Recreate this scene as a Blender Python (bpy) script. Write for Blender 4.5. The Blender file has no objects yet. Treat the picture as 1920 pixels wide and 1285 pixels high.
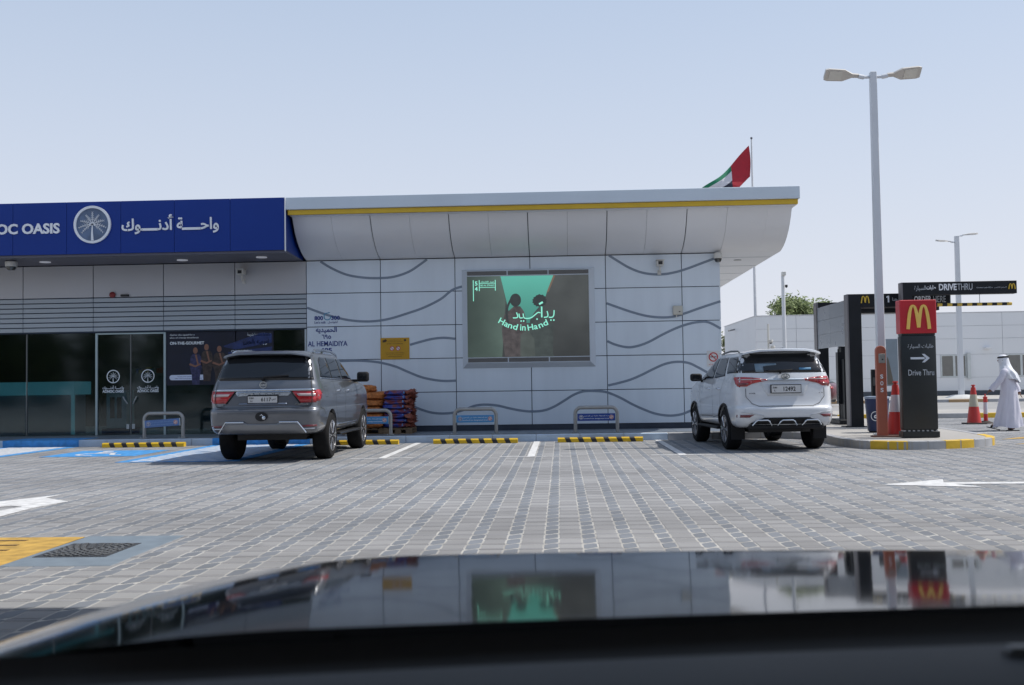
import bpy, bmesh, math, random, unicodedata
import numpy as np
from mathutils import Vector, Matrix
from mathutils.bvhtree import BVHTree
random.seed(7)
R = math.radians
scene = bpy.context.scene
COL = scene.collection

# ------------------------------------------------------------------ camera, sky, sun, exposure
CAM_Z = 1.27
YAW, PITCH, ROLL, FPX = 0.045, 0.0389, 0.01463, 2000.0
cd = bpy.data.cameras.new('camera')
cam = bpy.data.objects.new('camera', cd)
COL.objects.link(cam)
fw = Vector((-math.sin(YAW) * math.cos(PITCH), math.cos(YAW) * math.cos(PITCH), math.sin(PITCH)))
rt = Vector((math.cos(YAW), math.sin(YAW), 0))
up = rt.cross(fw)
r2 = math.cos(ROLL) * rt - math.sin(ROLL) * up
u2 = math.sin(ROLL) * rt + math.cos(ROLL) * up
cam.matrix_world = Matrix(((r2.x, u2.x, -fw.x, 0), (r2.y, u2.y, -fw.y, 0), (r2.z, u2.z, -fw.z, CAM_Z), (0, 0, 0, 1)))
cd.sensor_width = 36.0
cd.sensor_fit = 'HORIZONTAL'
cd.lens = 36.0 * FPX / 1920.0
cd.clip_start = 0.05
cd.clip_end = 4000
cd.dof.use_dof = True
cd.dof.focus_distance = 24.0
cd.dof.aperture_fstop = 5.5
scene.camera = cam

SUNV = Vector((0.72, 0.13, 1.0)).normalized()       # towards the sun
SUN_EL = math.asin(SUNV.z)
SUN_AZ = math.atan2(SUNV.x, SUNV.y)                  # clockwise from +Y
world = bpy.data.worlds.new('World')
scene.world = world
world.use_nodes = True
wn = world.node_tree.nodes
wl = world.node_tree.links
bg = wn['Background']
sky = wn.new('ShaderNodeTexSky')
sky.sky_type = 'NISHITA'
sky.sun_disc = False
sky.sun_elevation = SUN_EL
sky.sun_rotation = SUN_AZ
sky.altitude = 0
sky.air_density = 1.0
sky.dust_density = 2.2
sky.ozone_density = 2.5
# thin high haze: the whole sky dome is washed towards a pale milky tone, evenly with height
hz = wn.new('ShaderNodeMix'); hz.data_type = 'RGBA'
geo = wn.new('ShaderNodeTexCoord')
sx = wn.new('ShaderNodeSeparateXYZ')
mr = wn.new('ShaderNodeMapRange')
mr.inputs[1].default_value = 0.0; mr.inputs[2].default_value = 0.75
mr.inputs[3].default_value = 0.97; mr.inputs[4].default_value = 0.38
mrc = wn.new('ShaderNodeMapRange')
mrc.inputs[1].default_value = 0.0; mrc.inputs[2].default_value = 0.50
mrc.inputs[3].default_value = 0.0; mrc.inputs[4].default_value = 1.0
cmix = wn.new('ShaderNodeMix'); cmix.data_type = 'RGBA'
HAZE_LO, HAZE_HI = (7.0, 7.1, 7.7, 1), (4.75, 6.05, 8.0, 1)
cmix.inputs[6].default_value = HAZE_LO
cmix.inputs[7].default_value = HAZE_HI
wl.new(geo.outputs['Generated'], sx.inputs[0])
wl.new(sx.outputs[2], mr.inputs[0])
wl.new(sx.outputs[2], mrc.inputs[0])
wl.new(mrc.outputs[0], cmix.inputs[0])
wl.new(mr.outputs[0], hz.inputs[0])
wl.new(sky.outputs[0], hz.inputs[6])
wl.new(cmix.outputs[2], hz.inputs[7])
wl.new(hz.outputs[2], bg.inputs[0])
bg.inputs[1].default_value = 0.10
sl = bpy.data.lights.new('sun', 'SUN')
sun = bpy.data.objects.new('sun', sl)
COL.objects.link(sun)
sl.energy = 3.6
sl.angle = R(0.6)
sl.color = (1.0, 0.95, 0.87)
sun.rotation_euler = SUNV.to_track_quat('Z', 'Y').to_euler()
sun.location = (10, 0, 30)
scene.view_settings.view_transform = 'Standard'
scene.view_settings.look = 'None'
scene.view_settings.gamma = 1
scene.view_settings.use_curve_mapping = False
scene.view_settings.exposure = 0.2
scene.render.engine = 'CYCLES'
scene.cycles.use_denoising = True
scene.cycles.max_bounces = 8
scene.cycles.transparent_max_bounces = 12
scene.cycles.caustics_reflective = False
scene.cycles.caustics_refractive = False
scene.cycles.sample_clamp_indirect = 6.0

# ------------------------------------------------------------------ materials
MATS = {}
def mat(name, col, rough=0.6, metal=0.0, coat=0.0, var=0.06, vs=3.0, bump=0.0, bs=60.0, emis=None, es=1.0, rnd=0.0, spec=0.5, streak=None, bdist=0.01, pos=False):
    if name in MATS:
        return MATS[name]
    m = bpy.data.materials.new(name)
    m.use_nodes = True
    n, l = m.node_tree.nodes, m.node_tree.links
    b = n['Principled BSDF']
    b.inputs['Roughness'].default_value = rough
    b.inputs['Metallic'].default_value = metal
    b.inputs['Coat Weight'].default_value = coat
    b.inputs['Coat Roughness'].default_value = 0.03
    b.inputs['Specular IOR Level'].default_value = spec
    tc = n.new('ShaderNodeTexCoord')
    if pos:
        # one pattern running over all the pieces, with faint broad stains and wheel-path wear
        gp = n.new('ShaderNodeNewGeometry'); src0 = gp.outputs['Position']
    else: src0 = tc.outputs['Object']
    if streak:
        mp = n.new('ShaderNodeMapping'); mp.inputs['Scale'].default_value = streak
        l.new(src0, mp.inputs[0]); src = mp.outputs[0]
    else:
        src = src0
    no = n.new('ShaderNodeTexNoise'); no.inputs['Scale'].default_value = vs; no.inputs['Detail'].default_value = 5
    l.new(src, no.inputs['Vector'])
    mr_ = n.new('ShaderNodeMapRange')
    mr_.inputs[1].default_value = 0.3; mr_.inputs[2].default_value = 0.7
    mr_.inputs[3].default_value = 1 - var; mr_.inputs[4].default_value = 1 + var
    l.new(no.outputs[0], mr_.inputs[0])
    val = mr_.outputs[0]
    if pos:
        for sc_, dist, lo_, a_, b_ in (((0.10, 0.55, 1), 1.0, 0.86, 0.40, 0.56), ((1.3, 1.1, 1), 1.0, 0.80, 0.28, 0.36)):
            mp2 = n.new('ShaderNodeMapping'); mp2.inputs['Scale'].default_value = sc_; l.new(src0, mp2.inputs[0])
            n2 = n.new('ShaderNodeTexNoise'); n2.inputs['Scale'].default_value = dist; n2.inputs['Detail'].default_value = 4; l.new(mp2.outputs[0], n2.inputs['Vector'])
            r2_ = n.new('ShaderNodeMapRange'); r2_.inputs[1].default_value = a_; r2_.inputs[2].default_value = b_; r2_.inputs[3].default_value = lo_; r2_.inputs[4].default_value = 1.02; l.new(n2.outputs[0], r2_.inputs[0])
            m3 = n.new('ShaderNodeMath'); m3.operation = 'MULTIPLY'; l.new(val, m3.inputs[0]); l.new(r2_.outputs[0], m3.inputs[1]); val = m3.outputs[0]
    if rnd:
        oi = n.new('ShaderNodeObjectInfo')
        m2 = n.new('ShaderNodeMapRange'); m2.inputs[3].default_value = 1 - rnd; m2.inputs[4].default_value = 1 + rnd
        l.new(oi.outputs['Random'], m2.inputs[0])
        mu = n.new('ShaderNodeMath'); mu.operation = 'MULTIPLY'
        l.new(val, mu.inputs[0]); l.new(m2.outputs[0], mu.inputs[1]); val = mu.outputs[0]
    hs = n.new('ShaderNodeHueSaturation')
    hs.inputs['Color'].default_value = (*col, 1)
    l.new(val, hs.inputs['Value'])
    l.new(hs.outputs[0], b.inputs['Base Color'])
    if emis is not None:
        b.inputs['Emission Color'].default_value = (*emis, 1)
        b.inputs['Emission Strength'].default_value = es
    # roughness is a little uneven too
    mrr = n.new('ShaderNodeMapRange')
    mrr.inputs[3].default_value = max(0.0, rough - 0.25 * min(rough, 0.3)); mrr.inputs[4].default_value = min(1, rough + 0.25 * min(rough, 0.3))
    l.new(no.outputs[0], mrr.inputs[0]); l.new(mrr.outputs[0], b.inputs['Roughness'])
    if bump:
        nb = n.new('ShaderNodeTexNoise'); nb.inputs['Scale'].default_value = bs; nb.inputs['Detail'].default_value = 4
        l.new(tc.outputs['Object'], nb.inputs['Vector'])
        bp = n.new('ShaderNodeBump'); bp.inputs['Strength'].default_value = bump; bp.inputs['Distance'].default_value = 0.01
        bp.inputs['Distance'].default_value = bdist
        l.new(nb.outputs[0], bp.inputs['Height']); l.new(bp.outputs[0], b.inputs['Normal'])
    MATS[name] = m
    return m

def glass_mat(name, tint, refl=1.0, ior=1.5):
    m = bpy.data.materials.new(name); m.use_nodes = True
    n, l = m.node_tree.nodes, m.node_tree.links
    n.remove(n['Principled BSDF'])
    out = n['Material Output']
    t = n.new('ShaderNodeBsdfTransparent'); t.inputs[0].default_value = (*tint, 1)
    g = n.new('ShaderNodeBsdfGlossy'); g.inputs['Roughness'].default_value = 0.055; g.inputs[0].default_value = (0.92, 0.97, 1, 1)
    f = n.new('ShaderNodeFresnel'); f.inputs[0].default_value = ior
    nz = n.new('ShaderNodeTexNoise'); nz.inputs['Scale'].default_value = 0.6
    bp = n.new('ShaderNodeBump'); bp.inputs['Strength'].default_value = 0.05; bp.inputs['Distance'].default_value = 0.05
    l.new(nz.outputs[0], bp.inputs['Height']); l.new(bp.outputs[0], g.inputs['Normal'])
    ma = n.new('ShaderNodeMath'); ma.operation = 'MULTIPLY'; ma.inputs[1].default_value = refl; ma.use_clamp = True
    l.new(f.outputs[0], ma.inputs[0])
    x = n.new('ShaderNodeMixShader')
    l.new(ma.outputs[0], x.inputs[0]); l.new(t.outputs[0], x.inputs[1]); l.new(g.outputs[0], x.inputs[2])
    l.new(x.outputs[0], out.inputs[0])
    MATS[name] = m
    return m

# ------------------------------------------------------------------ mesh helpers
class MB:
    def __init__(s):
        s.v = []; s.f = []; s.m = []
    def add(s, v, f, mi=0):
        o = len(s.v)
        s.v += [tuple(p) for p in v]
        s.f += [tuple(i + o for i in q) for q in f]
        s.m += [mi] * len(f)
        return s
    def box(s, x0, x1, y0, y1, z0, z1, mi=0):
        v = [(x, y, z) for z in (z0, z1) for y in (y0, y1) for x in (x0, x1)]
        return s.add(v, [(0, 2, 3, 1), (4, 5, 7, 6), (0, 1, 5, 4), (2, 6, 7, 3), (0, 4, 6, 2), (1, 3, 7, 5)], mi)
    def prism(s, poly, a0, a1, plane='xz', mi=0):
        # area sign so that the side walls face outwards
        n = len(poly)
        A = sum(poly[i][0] * poly[(i + 1) % n][1] - poly[(i + 1) % n][0] * poly[i][1] for i in range(n))
        if A < 0: poly = poly[::-1]
        if plane == 'xz':
            P = lambda p, a: (p[0], a, p[1]); flip = False
        elif plane == 'xy':
            P = lambda p, a: (p[0], p[1], a); flip = True
        else:
            P = lambda p, a: (a, p[0], p[1]); flip = True
        lo, hi = min(a0, a1), max(a0, a1)
        v = [P(p, lo) for p in poly] + [P(p, hi) for p in poly]
        f = [tuple(range(n)), tuple(range(2 * n - 1, n - 1, -1))] + [(i, i + n, (i + 1) % n + n, (i + 1) % n) for i in range(n)]
        if flip: f = [q[::-1] for q in f]
        return s.add(v, f, mi)
    def stroke(s, pts, wd, a0, a1, plane='xz', mi=0, closed=False):
        n = len(pts); L = []; Rr = []
        for i in range(n):
            if closed: p, q = pts[i - 1], pts[(i + 1) % n]
            else: p, q = pts[max(0, i - 1)], pts[min(n - 1, i + 1)]
            dx, dy = q[0] - p[0], q[1] - p[1]; d = math.hypot(dx, dy) or 1
            w_ = wd[i] if isinstance(wd, (list, tuple)) else wd
            nx, ny = -dy / d * w_ / 2, dx / d * w_ / 2
            L.append((pts[i][0] + nx, pts[i][1] + ny)); Rr.append((pts[i][0] - nx, pts[i][1] - ny))
        m = n if closed else n - 1
        P = {'xz': lambda p, a: (p[0], a, p[1]), 'xy': lambda p, a: (p[0], p[1], a), 'yz': lambda p, a: (a, p[0], p[1])}[plane]
        v = [P(p, a0) for p in L] + [P(p, a0) for p in Rr] + [P(p, a1) for p in L] + [P(p, a1) for p in Rr]
        f = []
        for i in range(m):
            j = (i + 1) % n
            f += [(i, j, j + n, i + n), (i + 2 * n, i + 3 * n, j + 3 * n, j + 2 * n), (i, i + 2 * n, j + 2 * n, j), (i + n, j + n, j + 3 * n, i + 3 * n)]
        if not closed:
            f += [(0, n, 3 * n, 2 * n), (n - 1, 3 * n - 1, 4 * n - 1, 2 * n - 1)]
        return s.add(v, f, mi)
    def tube(s, pts, r, n=10, mi=0, caps=True):
        pts = [Vector(p) for p in pts]; k = len(pts)
        rr = r if isinstance(r, (list, tuple)) else [r] * k
        t0 = (pts[1] - pts[0]).normalized()
        a = t0.cross(Vector((0, 0, 1)))
        if a.length < 0.05: a = t0.cross(Vector((0, 1, 0)))
        a.normalize()
        v = []
        for i, p in enumerate(pts):
            t = (pts[min(k - 1, i + 1)] - pts[max(0, i - 1)]).normalized()
            a = (a - t * a.dot(t)).normalized(); b = t.cross(a)
            for j in range(n):
                c = 2 * math.pi * j / n
                v.append(p + (a * math.cos(c) + b * math.sin(c)) * rr[i])
        f = [(i * n + j, i * n + (j + 1) % n, (i + 1) * n + (j + 1) % n, (i + 1) * n + j) for i in range(k - 1) for j in range(n)]
        if caps: f += [tuple(range(n))[::-1], tuple((k - 1) * n + j for j in range(n))]
        return s.add(v, f, mi)
    def lathe(s, prof, n=20, c=(0, 0, 0), axis='z', mi=0, sx=1, sy=1):
        v = []
        for r_, h in prof:
            for j in range(n):
                a = 2 * math.pi * j / n
                x, y = r_ * math.cos(a) * sx, r_ * math.sin(a) * sy
                if axis == 'z': v.append((c[0] + x, c[1] + y, c[2] + h))
                elif axis == 'y': v.append((c[0] + x, c[1] + h, c[2] - y))
                else: v.append((c[0] + h, c[1] + x, c[2] + y))
        k = len(prof)
        f = [(i * n + j, i * n + (j + 1) % n, (i + 1) * n + (j + 1) % n, (i + 1) * n + j) for i in range(k - 1) for j in range(n)]
        if prof[0][0] > 1e-4: f.append(tuple(range(n))[::-1])
        if prof[-1][0] > 1e-4: f.append(tuple((k - 1) * n + j for j in range(n)))
        return s.add(v, f, mi)
    def merge(s, o, M=None, mi=None):
        vs = [tuple(M @ Vector(p)) for p in o.v] if M is not None else o.v
        off = len(s.v); s.v += vs
        s.f += [tuple(i + off for i in q) for q in o.f]
        s.m += o.m if mi is None else [mi] * len(o.f)
        return s
    def xf(s, M):
        s.v = [tuple(M @ Vector(p)) for p in s.v]; return s

def T(x=0, y=0, z=0): return Matrix.Translation((x, y, z))
def RZ(a): return Matrix.Rotation(a, 4, 'Z')
def RX(a): return Matrix.Rotation(a, 4, 'X')
def RY(a): return Matrix.Rotation(a, 4, 'Y')

def root_loc(o):
    p = Vector((0, 0, 0))
    while o is not None:
        p += o.location; o = o.parent
    return p

def props(o, label=None, category=None, group=None, kind=None):
    if label: o['label'] = label
    if category: o['category'] = category
    if group: o['group'] = group
    if kind: o['kind'] = kind
    return o

def ob(name, mb, mats, parent=None, W=False, smooth=False, bevel=0.0, loc=None, recalc=False, seg=1, **kw):
    """link one mesh object; W: vertices are in world coordinates; loc: own location in the parent's frame"""
    me = bpy.data.meshes.new(name)
    if W:
        off = root_loc(parent) if parent is not None else Vector((0, 0, 0))
        if parent is None and loc is not None: off = Vector(loc)
        vs = [(p[0] - off.x, p[1] - off.y, p[2] - off.z) for p in mb.v]
    else:
        vs = mb.v
    me.from_pydata(vs, [], mb.f)
    if not isinstance(mats, (list, tuple)): mats = [mats]
    for m_ in mats: me.materials.append(m_)
    if len(mats) > 1: me.polygons.foreach_set('material_index', mb.m)
    if bevel or recalc or smooth:
        bm = bmesh.new(); bm.from_mesh(me)
        bmesh.ops.remove_doubles(bm, verts=bm.verts, dist=1e-5)
        if recalc: bmesh.ops.recalc_face_normals(bm, faces=bm.faces)
        if bevel:
            es = [e for e in bm.edges if len(e.link_faces) == 2 and e.calc_face_angle(0) > 0.5]
            bmesh.ops.bevel(bm, geom=es, offset=bevel, segments=seg, affect='EDGES', profile=0.5, clamp_overlap=True)
        if smooth:
            for f_ in bm.faces: f_.smooth = True
            for e in bm.edges:
                if len(e.link_faces) == 2 and e.calc_face_angle(0) > R(38): e.smooth = False
        bm.to_mesh(me); bm.free()
    me.update()
    o = bpy.data.objects.new(name, me)
    COL.objects.link(o)
    if parent is not None: o.parent = parent
    if loc is not None: o.location = loc
    return props(o, **kw)

def thing(name, label, cat, loc=(0, 0, 0), rz=0.0, group=None, kind=None):
    o = bpy.data.objects.new(name, None)
    o.empty_display_size = 0.3
    COL.objects.link(o)
    o.location = loc; o.rotation_euler = (0, 0, rz)
    return props(o, label, cat, group, kind)

def copy_tree(o, parent=None):
    c = o.copy(); COL.objects.link(c)
    if parent is not None: c.parent = parent
    for ch in list(o.children): copy_tree(ch, c)
    return c

# Arabic: letters in their joined forms, laid out left to right for the text object
_FORMS = {}
for cp in range(0xFE70, 0xFEFD):
    d = unicodedata.decomposition(chr(cp)).split()
    if len(d) == 2: _FORMS.setdefault(int(d[1], 16), {})[d[0]] = chr(cp)
    elif len(d) == 3: _FORMS.setdefault((int(d[1], 16), int(d[2], 16)), {})[d[0]] = chr(cp)
def arabic(s):
    c = []; i = 0
    while i < len(s):
        if i + 1 < len(s) and (ord(s[i]), ord(s[i + 1])) in _FORMS: c.append((ord(s[i]), ord(s[i + 1]))); i += 2
        else: c.append(ord(s[i])); i += 1
    def dual(k): return k == 0x640 or (k in _FORMS and '<medial>' in _FORMS[k])
    def joins(k): return k == 0x640 or (k in _FORMS and '<final>' in _FORMS[k])
    out = []
    for i, k in enumerate(c):
        pj = i > 0 and dual(c[i - 1]) and joins(k)
        nj = i + 1 < len(c) and dual(k) and joins(c[i + 1])
        if k in _FORMS:
            F = _FORMS[k]
            key = '<medial>' if pj and nj else '<final>' if pj else '<initial>' if nj else '<isolated>'
            out.append(F.get(key) or F.get('<isolated>'))
        else: out.append(chr(k))
    return ''.join(out[::-1])

def text_mb(s, width=None, height=None, bold=0.0, depth=0.006, ar=False, font_sx=1.0):
    """flat lettering in the XZ plane, centred on the origin, facing -y"""
    c = bpy.data.curves.new('lettering', 'FONT')
    bars = ar and '\u0640' in s
    body = arabic(s) if ar else s
    if bars:
        import re
        body = re.sub('\u0640+', lambda q: '\u00a0' * 4, body)
    c.body = body
    c.resolution_u = 3
    c.offset = bold
    o = bpy.data.objects.new('lettering', c)
    COL.objects.link(o)
    bpy.context.view_layer.update()
    me = o.to_mesh()
    P = [(v.co.x * font_sx, v.co.y) for v in me.vertices]
    F = [tuple(p.vertices) for p in me.polygons]
    if not P:
        o.to_mesh_clear(); bpy.data.objects.remove(o); return MB()
    if bars:
        # the stretched joins between letters are straight bars on the base line
        iv = []
        for a_, b_ in sorted((min(P[i][0] for i in q), max(P[i][0] for i in q)) for q in F):
            if iv and a_ <= iv[-1][1] + 0.12: iv[-1][1] = max(iv[-1][1], b_)
            else: iv.append([a_, b_])
        for (a0_, b0_), (a1_, b1_) in zip(iv, iv[1:]):
            if a1_ - b0_ > 0.62:
                k_ = len(P); P += [(b0_ - 0.03, -0.02 - bold), (a1_ + 0.03, -0.02 - bold), (a1_ + 0.03, 0.09 + bold), (b0_ - 0.03, 0.09 + bold)]
                F.append((k_, k_ + 1, k_ + 2, k_ + 3))
    xs = [p[0] for p in P]; ys = [p[1] for p in P]
    cx, cy = (min(xs) + max(xs)) / 2, (min(ys) + max(ys)) / 2
    W_, H_ = max(xs) - min(xs), max(ys) - min(ys)
    kx = width / W_ if width else height / H_
    ky = height / H_ if height else kx
    mb = MB()
    mb.add([((p[0] - cx) * kx, -depth, (p[1] - cy) * ky) for p in P], F)
    # rim
    cnt = {}
    for q in F:
        for a, b in zip(q, q[1:] + q[:1]):
            cnt[(a, b)] = cnt.get((a, b), 0) + 1
    n = len(P)
    rimv = [((p[0] - cx) * kx, 0, (p[1] - cy) * ky) for p in P]
    off = len(mb.v); mb.v += rimv
    for (a, b) in cnt:
        if (b, a) not in cnt:
            mb.f.append((b, a, a + n, b + n)); mb.m.append(0)
    o.to_mesh_clear(); bpy.data.objects.remove(o); bpy.data.curves.remove(c)
    return mb

def text(name, s, x, y, z, m, parent, W=True, M=None, **kw):
    mb = text_mb(s, **kw)
    mb.xf(T(x, y, z) if M is None else M)
    o = ob(name, mb, m, parent, W=W)
    if len(s) > 15: o['kind'] = 'stuff'       # small print, too fine to pick apart
    return o

def catmull(pts, k=6):
    out = []
    P = [pts[0]] + list(pts) + [pts[-1]]
    for i in range(1, len(P) - 2):
        for j in range(k):
            t = j / k
            out.append(tuple(0.5 * (2 * P[i][d] + (P[i + 1][d] - P[i - 1][d]) * t + (2 * P[i - 1][d] - 5 * P[i][d] + 4 * P[i + 1][d] - P[i + 2][d]) * t * t + (-P[i - 1][d] + 3 * P[i][d] - 3 * P[i + 1][d] + P[i + 2][d]) * t ** 3) for d in range(len(P[0]))))
    out.append(tuple(pts[-1]))
    return out

def ring_pts(cx, cz, r_, n=32, a0=0, a1=2 * math.pi):
    return [(cx + r_ * math.cos(a0 + (a1 - a0) * i / n), cz + r_ * math.sin(a0 + (a1 - a0) * i / n)) for i in range(n if abs(a1 - a0 - 2 * math.pi) < 1e-6 else n + 1)]

def palm_mb(cx, cz, r_, y0, y1):
    mb = MB()
    mb.stroke([(cx, cz - 0.93 * r_), (cx - 0.02 * r_, cz - 0.5 * r_), (cx, cz - 0.02 * r_)], [0.15 * r_, 0.10 * r_, 0.05 * r_], y0, y1)
    for a, ln, drop in ((90, .78, 0), (62, .78, .10), (118, .78, .10), (35, .80, .22), (145, .80, .22), (8, .78, .30), (172, .78, .30), (-14, .62, .34), (194, .62, .34)):
        pts = []
        for k in range(7):
            t = k / 6
            x = math.cos(R(a)) * ln * t; z = math.sin(R(a)) * ln * t - drop * t * t
            pts.append((cx + x * r_, cz + z * r_ * 0.9))
        mb.stroke(pts, [0.055 * r_ * (1 - 0.7 * k / 6) for k in range(7)], y0, y1)
        for k in range(2, 7):
            for sg in (-1, 1):
                dx, dz = pts[k][0] - pts[k - 1][0], pts[k][1] - pts[k - 1][1]
                d = math.hypot(dx, dz)
                nx, nz = -dz / d * sg, dx / d * sg
                L = 0.14 * r_ * (1.1 - k / 8)
                mb.stroke([pts[k], (pts[k][0] + nx * L + dx / d * L, pts[k][1] + nz * L + dz / d * L)], [0.03 * r_, 0.008 * r_], y0, y1)
    return mb
# ------------------------------------------------------------------ shared materials
M_white = mat('panel_white', (0.64, 0.705, 0.775), 0.3, var=0.045, vs=1.6, streak=(1.6, 1, 0.22), spec=0.5, bump=0.15, bs=0.7, bdist=0.012)
M_white2 = mat('panel_soffit', (0.72, 0.73, 0.76), 0.35, var=0.03, vs=0.5)
M_fascia = mat('fascia_silver', (0.57, 0.64, 0.71), 0.4, var=0.04, vs=0.8)
M_joint = mat('joint_dark', (0.035, 0.05, 0.075), 0.8)
M_wave = mat('wave_inlay', (0.19, 0.235, 0.30), 0.5)
M_yel = mat('yellow_band', (0.62, 0.40, 0.02), 0.45)
M_plinth = mat('plinth_dark', (0.035, 0.045, 0.065), 0.35, var=0.15)
M_blue = mat('sign_blue', (0.004, 0.034, 0.235), 0.4, var=0.05, vs=0.4, spec=0.25)
M_letter = mat('sign_letter', (0.78, 0.80, 0.84), 0.4)
M_alu = mat('aluminium', (0.42, 0.47, 0.50), 0.35, metal=0.6, var=0.05)
M_slat = mat('slat_grey', (0.36, 0.40, 0.44), 0.45, metal=0.15, var=0.04, vs=0.7)
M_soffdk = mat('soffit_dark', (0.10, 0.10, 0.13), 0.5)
M_black = mat('black_plastic', (0.012, 0.012, 0.014), 0.5)
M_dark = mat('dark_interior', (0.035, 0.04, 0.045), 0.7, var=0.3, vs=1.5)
M_conc = mat('concrete_platform', (0.36, 0.355, 0.35), 0.85, var=0.10, vs=2.0, bump=0.15, bs=120)
M_kerb = mat('kerb_concrete', (0.37, 0.375, 0.39), 0.85, var=0.10, vs=5, bump=0.2, bs=150, rnd=0.07)
M_kshade = mat('kerb_concrete_shaded', (0.45, 0.55, 0.67), 0.8, var=0.10, vs=5, bump=0.2, bs=150, rnd=0.07)  # kerb concrete again, with the canopy's bluish shade mixed into its colour
M_kyel = mat('kerb_yellow', (0.66, 0.42, 0.03), 0.65, var=0.12, vs=6, bump=0.15, bs=120, rnd=0.06)
M_navy = mat('print_navy', (0.01, 0.03, 0.20), 0.5)
M_glass = glass_mat('shop_glass', (0.50, 0.62, 0.65), refl=1.1)

# ------------------------------------------------------------------ ground
g = MB()
g.add([(-600, -300, -0.03), (600, -300, -0.03), (600, 1500, -0.03), (-600, 1500, -0.03)], [(0, 1, 2, 3)])
ground = ob('ground', g, mat('ground_sandy_asphalt', (0.27, 0.26, 0.25), 0.9, var=0.12, vs=0.4), kind='structure')

# block paving: light blocks, dark strips between them and dark skewed blocks in columns
M_sand = mat('joint_sand', (0.385, 0.375, 0.355), 0.95, var=0.30, vs=3, pos=True)
M_pl = mat('paver_light', (0.262, 0.262, 0.266), 0.85, var=0.12, vs=0.9, bump=0.25, bs=200, rnd=0.10, pos=True)
M_pd = mat('paver_dark', (0.175, 0.19, 0.215), 0.85, var=0.12, vs=1.1, bump=0.25, bs=200, rnd=0.12, pos=True)
def tone_mat(name, base, amt):
    m = mat(name, base, 0.85, var=0.10, vs=0.9, bump=0.25, bs=200, pos=True)
    n, l = m.node_tree.nodes, m.node_tree.links
    at = n.new('ShaderNodeAttribute'); at.attribute_name = 'tone'
    hs = [x for x in n if x.type == 'HUE_SAT'][0]
    old = hs.inputs['Value'].links[0].from_socket
    mu = n.new('ShaderNodeMath'); mu.operation = 'MULTIPLY'
    l.new(old, mu.inputs[0]); l.new(at.outputs['Fac'], mu.inputs[1]); l.new(mu.outputs[0], hs.inputs['Value'])
    return m
M_plf = tone_mat('paver_light_field', (0.262, 0.262, 0.266), 0.1)
M_psf = tone_mat('paver_strip_field', (0.225, 0.225, 0.235), 0.1)
M_pdf = tone_mat('paver_dark_field', (0.175, 0.19, 0.215), 0.1)

PX, PY = 0.307, 0.268
LW, DW = 0.178, 0.117          # block widths
def inset(poly, d):
    # convex polygon, counter-clockwise, moved in by d
    n = len(poly); out = []
    for i in range(n):
        p0, p1, p2 = Vector(poly[i - 1]), Vector(poly[i]), Vector(poly[(i + 1) % n])
        e1 = (p1 - p0).normalized(); e2 = (p2 - p1).normalized()
        n1 = Vector((-e1.y, e1.x)); n2 = Vector((-e2.y, e2.x))
        b = (n1 + n2); k = d / max(0.3, (1 + n1.dot(n2)))
        out.append(tuple(p1 + b * k))
    return out
lightP = [(0, 0), (LW, 0), (LW, 0.196), (0, 0.196)]
stripP = [(-0.009, 0.199), (LW + 0.007, 0.199), (LW + 0.007, PY - 0.004), (-0.009, PY - 0.004)]
x0 = LW + 0.009
darkP = [(x0, -0.035), (x0 + DW * 0.78, 0.045), (x0 + DW - 0.008, 0.075), (x0 + DW - 0.008, PY + 0.038 - 0.004), (x0 + DW * 0.22, PY - 0.05), (x0, PY - 0.035 - 0.010)]
def ccw(p):
    A = sum(p[i][0] * p[(i + 1) % len(p)][1] - p[(i + 1) % len(p)][0] * p[i][1] for i in range(len(p)))
    return p if A > 0 else p[::-1]
# keep the dark block convex and inside its column
darkP = [(x0, -0.030), (x0 + DW * 0.30, -0.045), (x0 + DW - 0.005, 0.035), (x0 + DW - 0.005, PY + 0.015 - 0.058), (x0 + DW * 0.70, PY + 0.045 - 0.066), (x0, PY - 0.045 - 0.052)]
shapes = [(ccw(lightP), 0), (ccw(stripP), 2), (ccw(darkP), 1)]
def block_geo(poly, ch=0.005, dp=0.004, bot=0.022):
    n = len(poly); t = inset(poly, ch)
    v = [(x, y, 0.0) for x, y in t] + [(x, y, -dp) for x, y in poly] + [(x, y, -bot) for x, y in poly]
    f = [tuple(range(n))] + [(i + n, (i + 1) % n + n, (i + 1) % n, i) for i in range(n)] + [(i + 2 * n, (i + 1) % n + 2 * n, (i + 1) % n + n, i + n) for i in range(n)]
    return v, f
geos = [(block_geo(p), m) for p, m in shapes]

pave = MB()
pave.add([(-26, 3.0, -0.003), (18, 3.0, -0.003), (18, 34.0, -0.003), (-26, 34.0, -0.003)], [(0, 1, 2, 3)])
paving = ob('block_paving', pave, M_sand, kind='structure', label='sand bed of the grey block paving across the forecourt')
def in_island(x, y):
    return (y > 23.55 and x < 4.2) or (x > 4.0 and x < 8.75 and y > 23.9) or (5.75 < x < 7.6 and y > 19.9)
MAN = (-4.78, -3.27, 7.62, 9.16)
cells = []
ix0, ix1 = int(-15.5 / PX), int(15.5 / PX)
iy0, iy1 = int(4.6 / PY), int(33.8 / PY)
for iy in range(iy0, iy1):
    for ix in range(ix0, ix1):
        bx, by = ix * PX - 0.03, iy * PY + (0.0)
        if in_island(bx, by): continue
        if by > 23.6 and bx < 8.5: continue
        if MAN[0] + 0.02 < bx + 0.1 < MAN[1] - 0.1 and MAN[2] < by + 0.13 < MAN[3] and bx > -4.1 and by > 7.8: continue
        for si in range(3):
            cells.append((bx, by, si))
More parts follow.
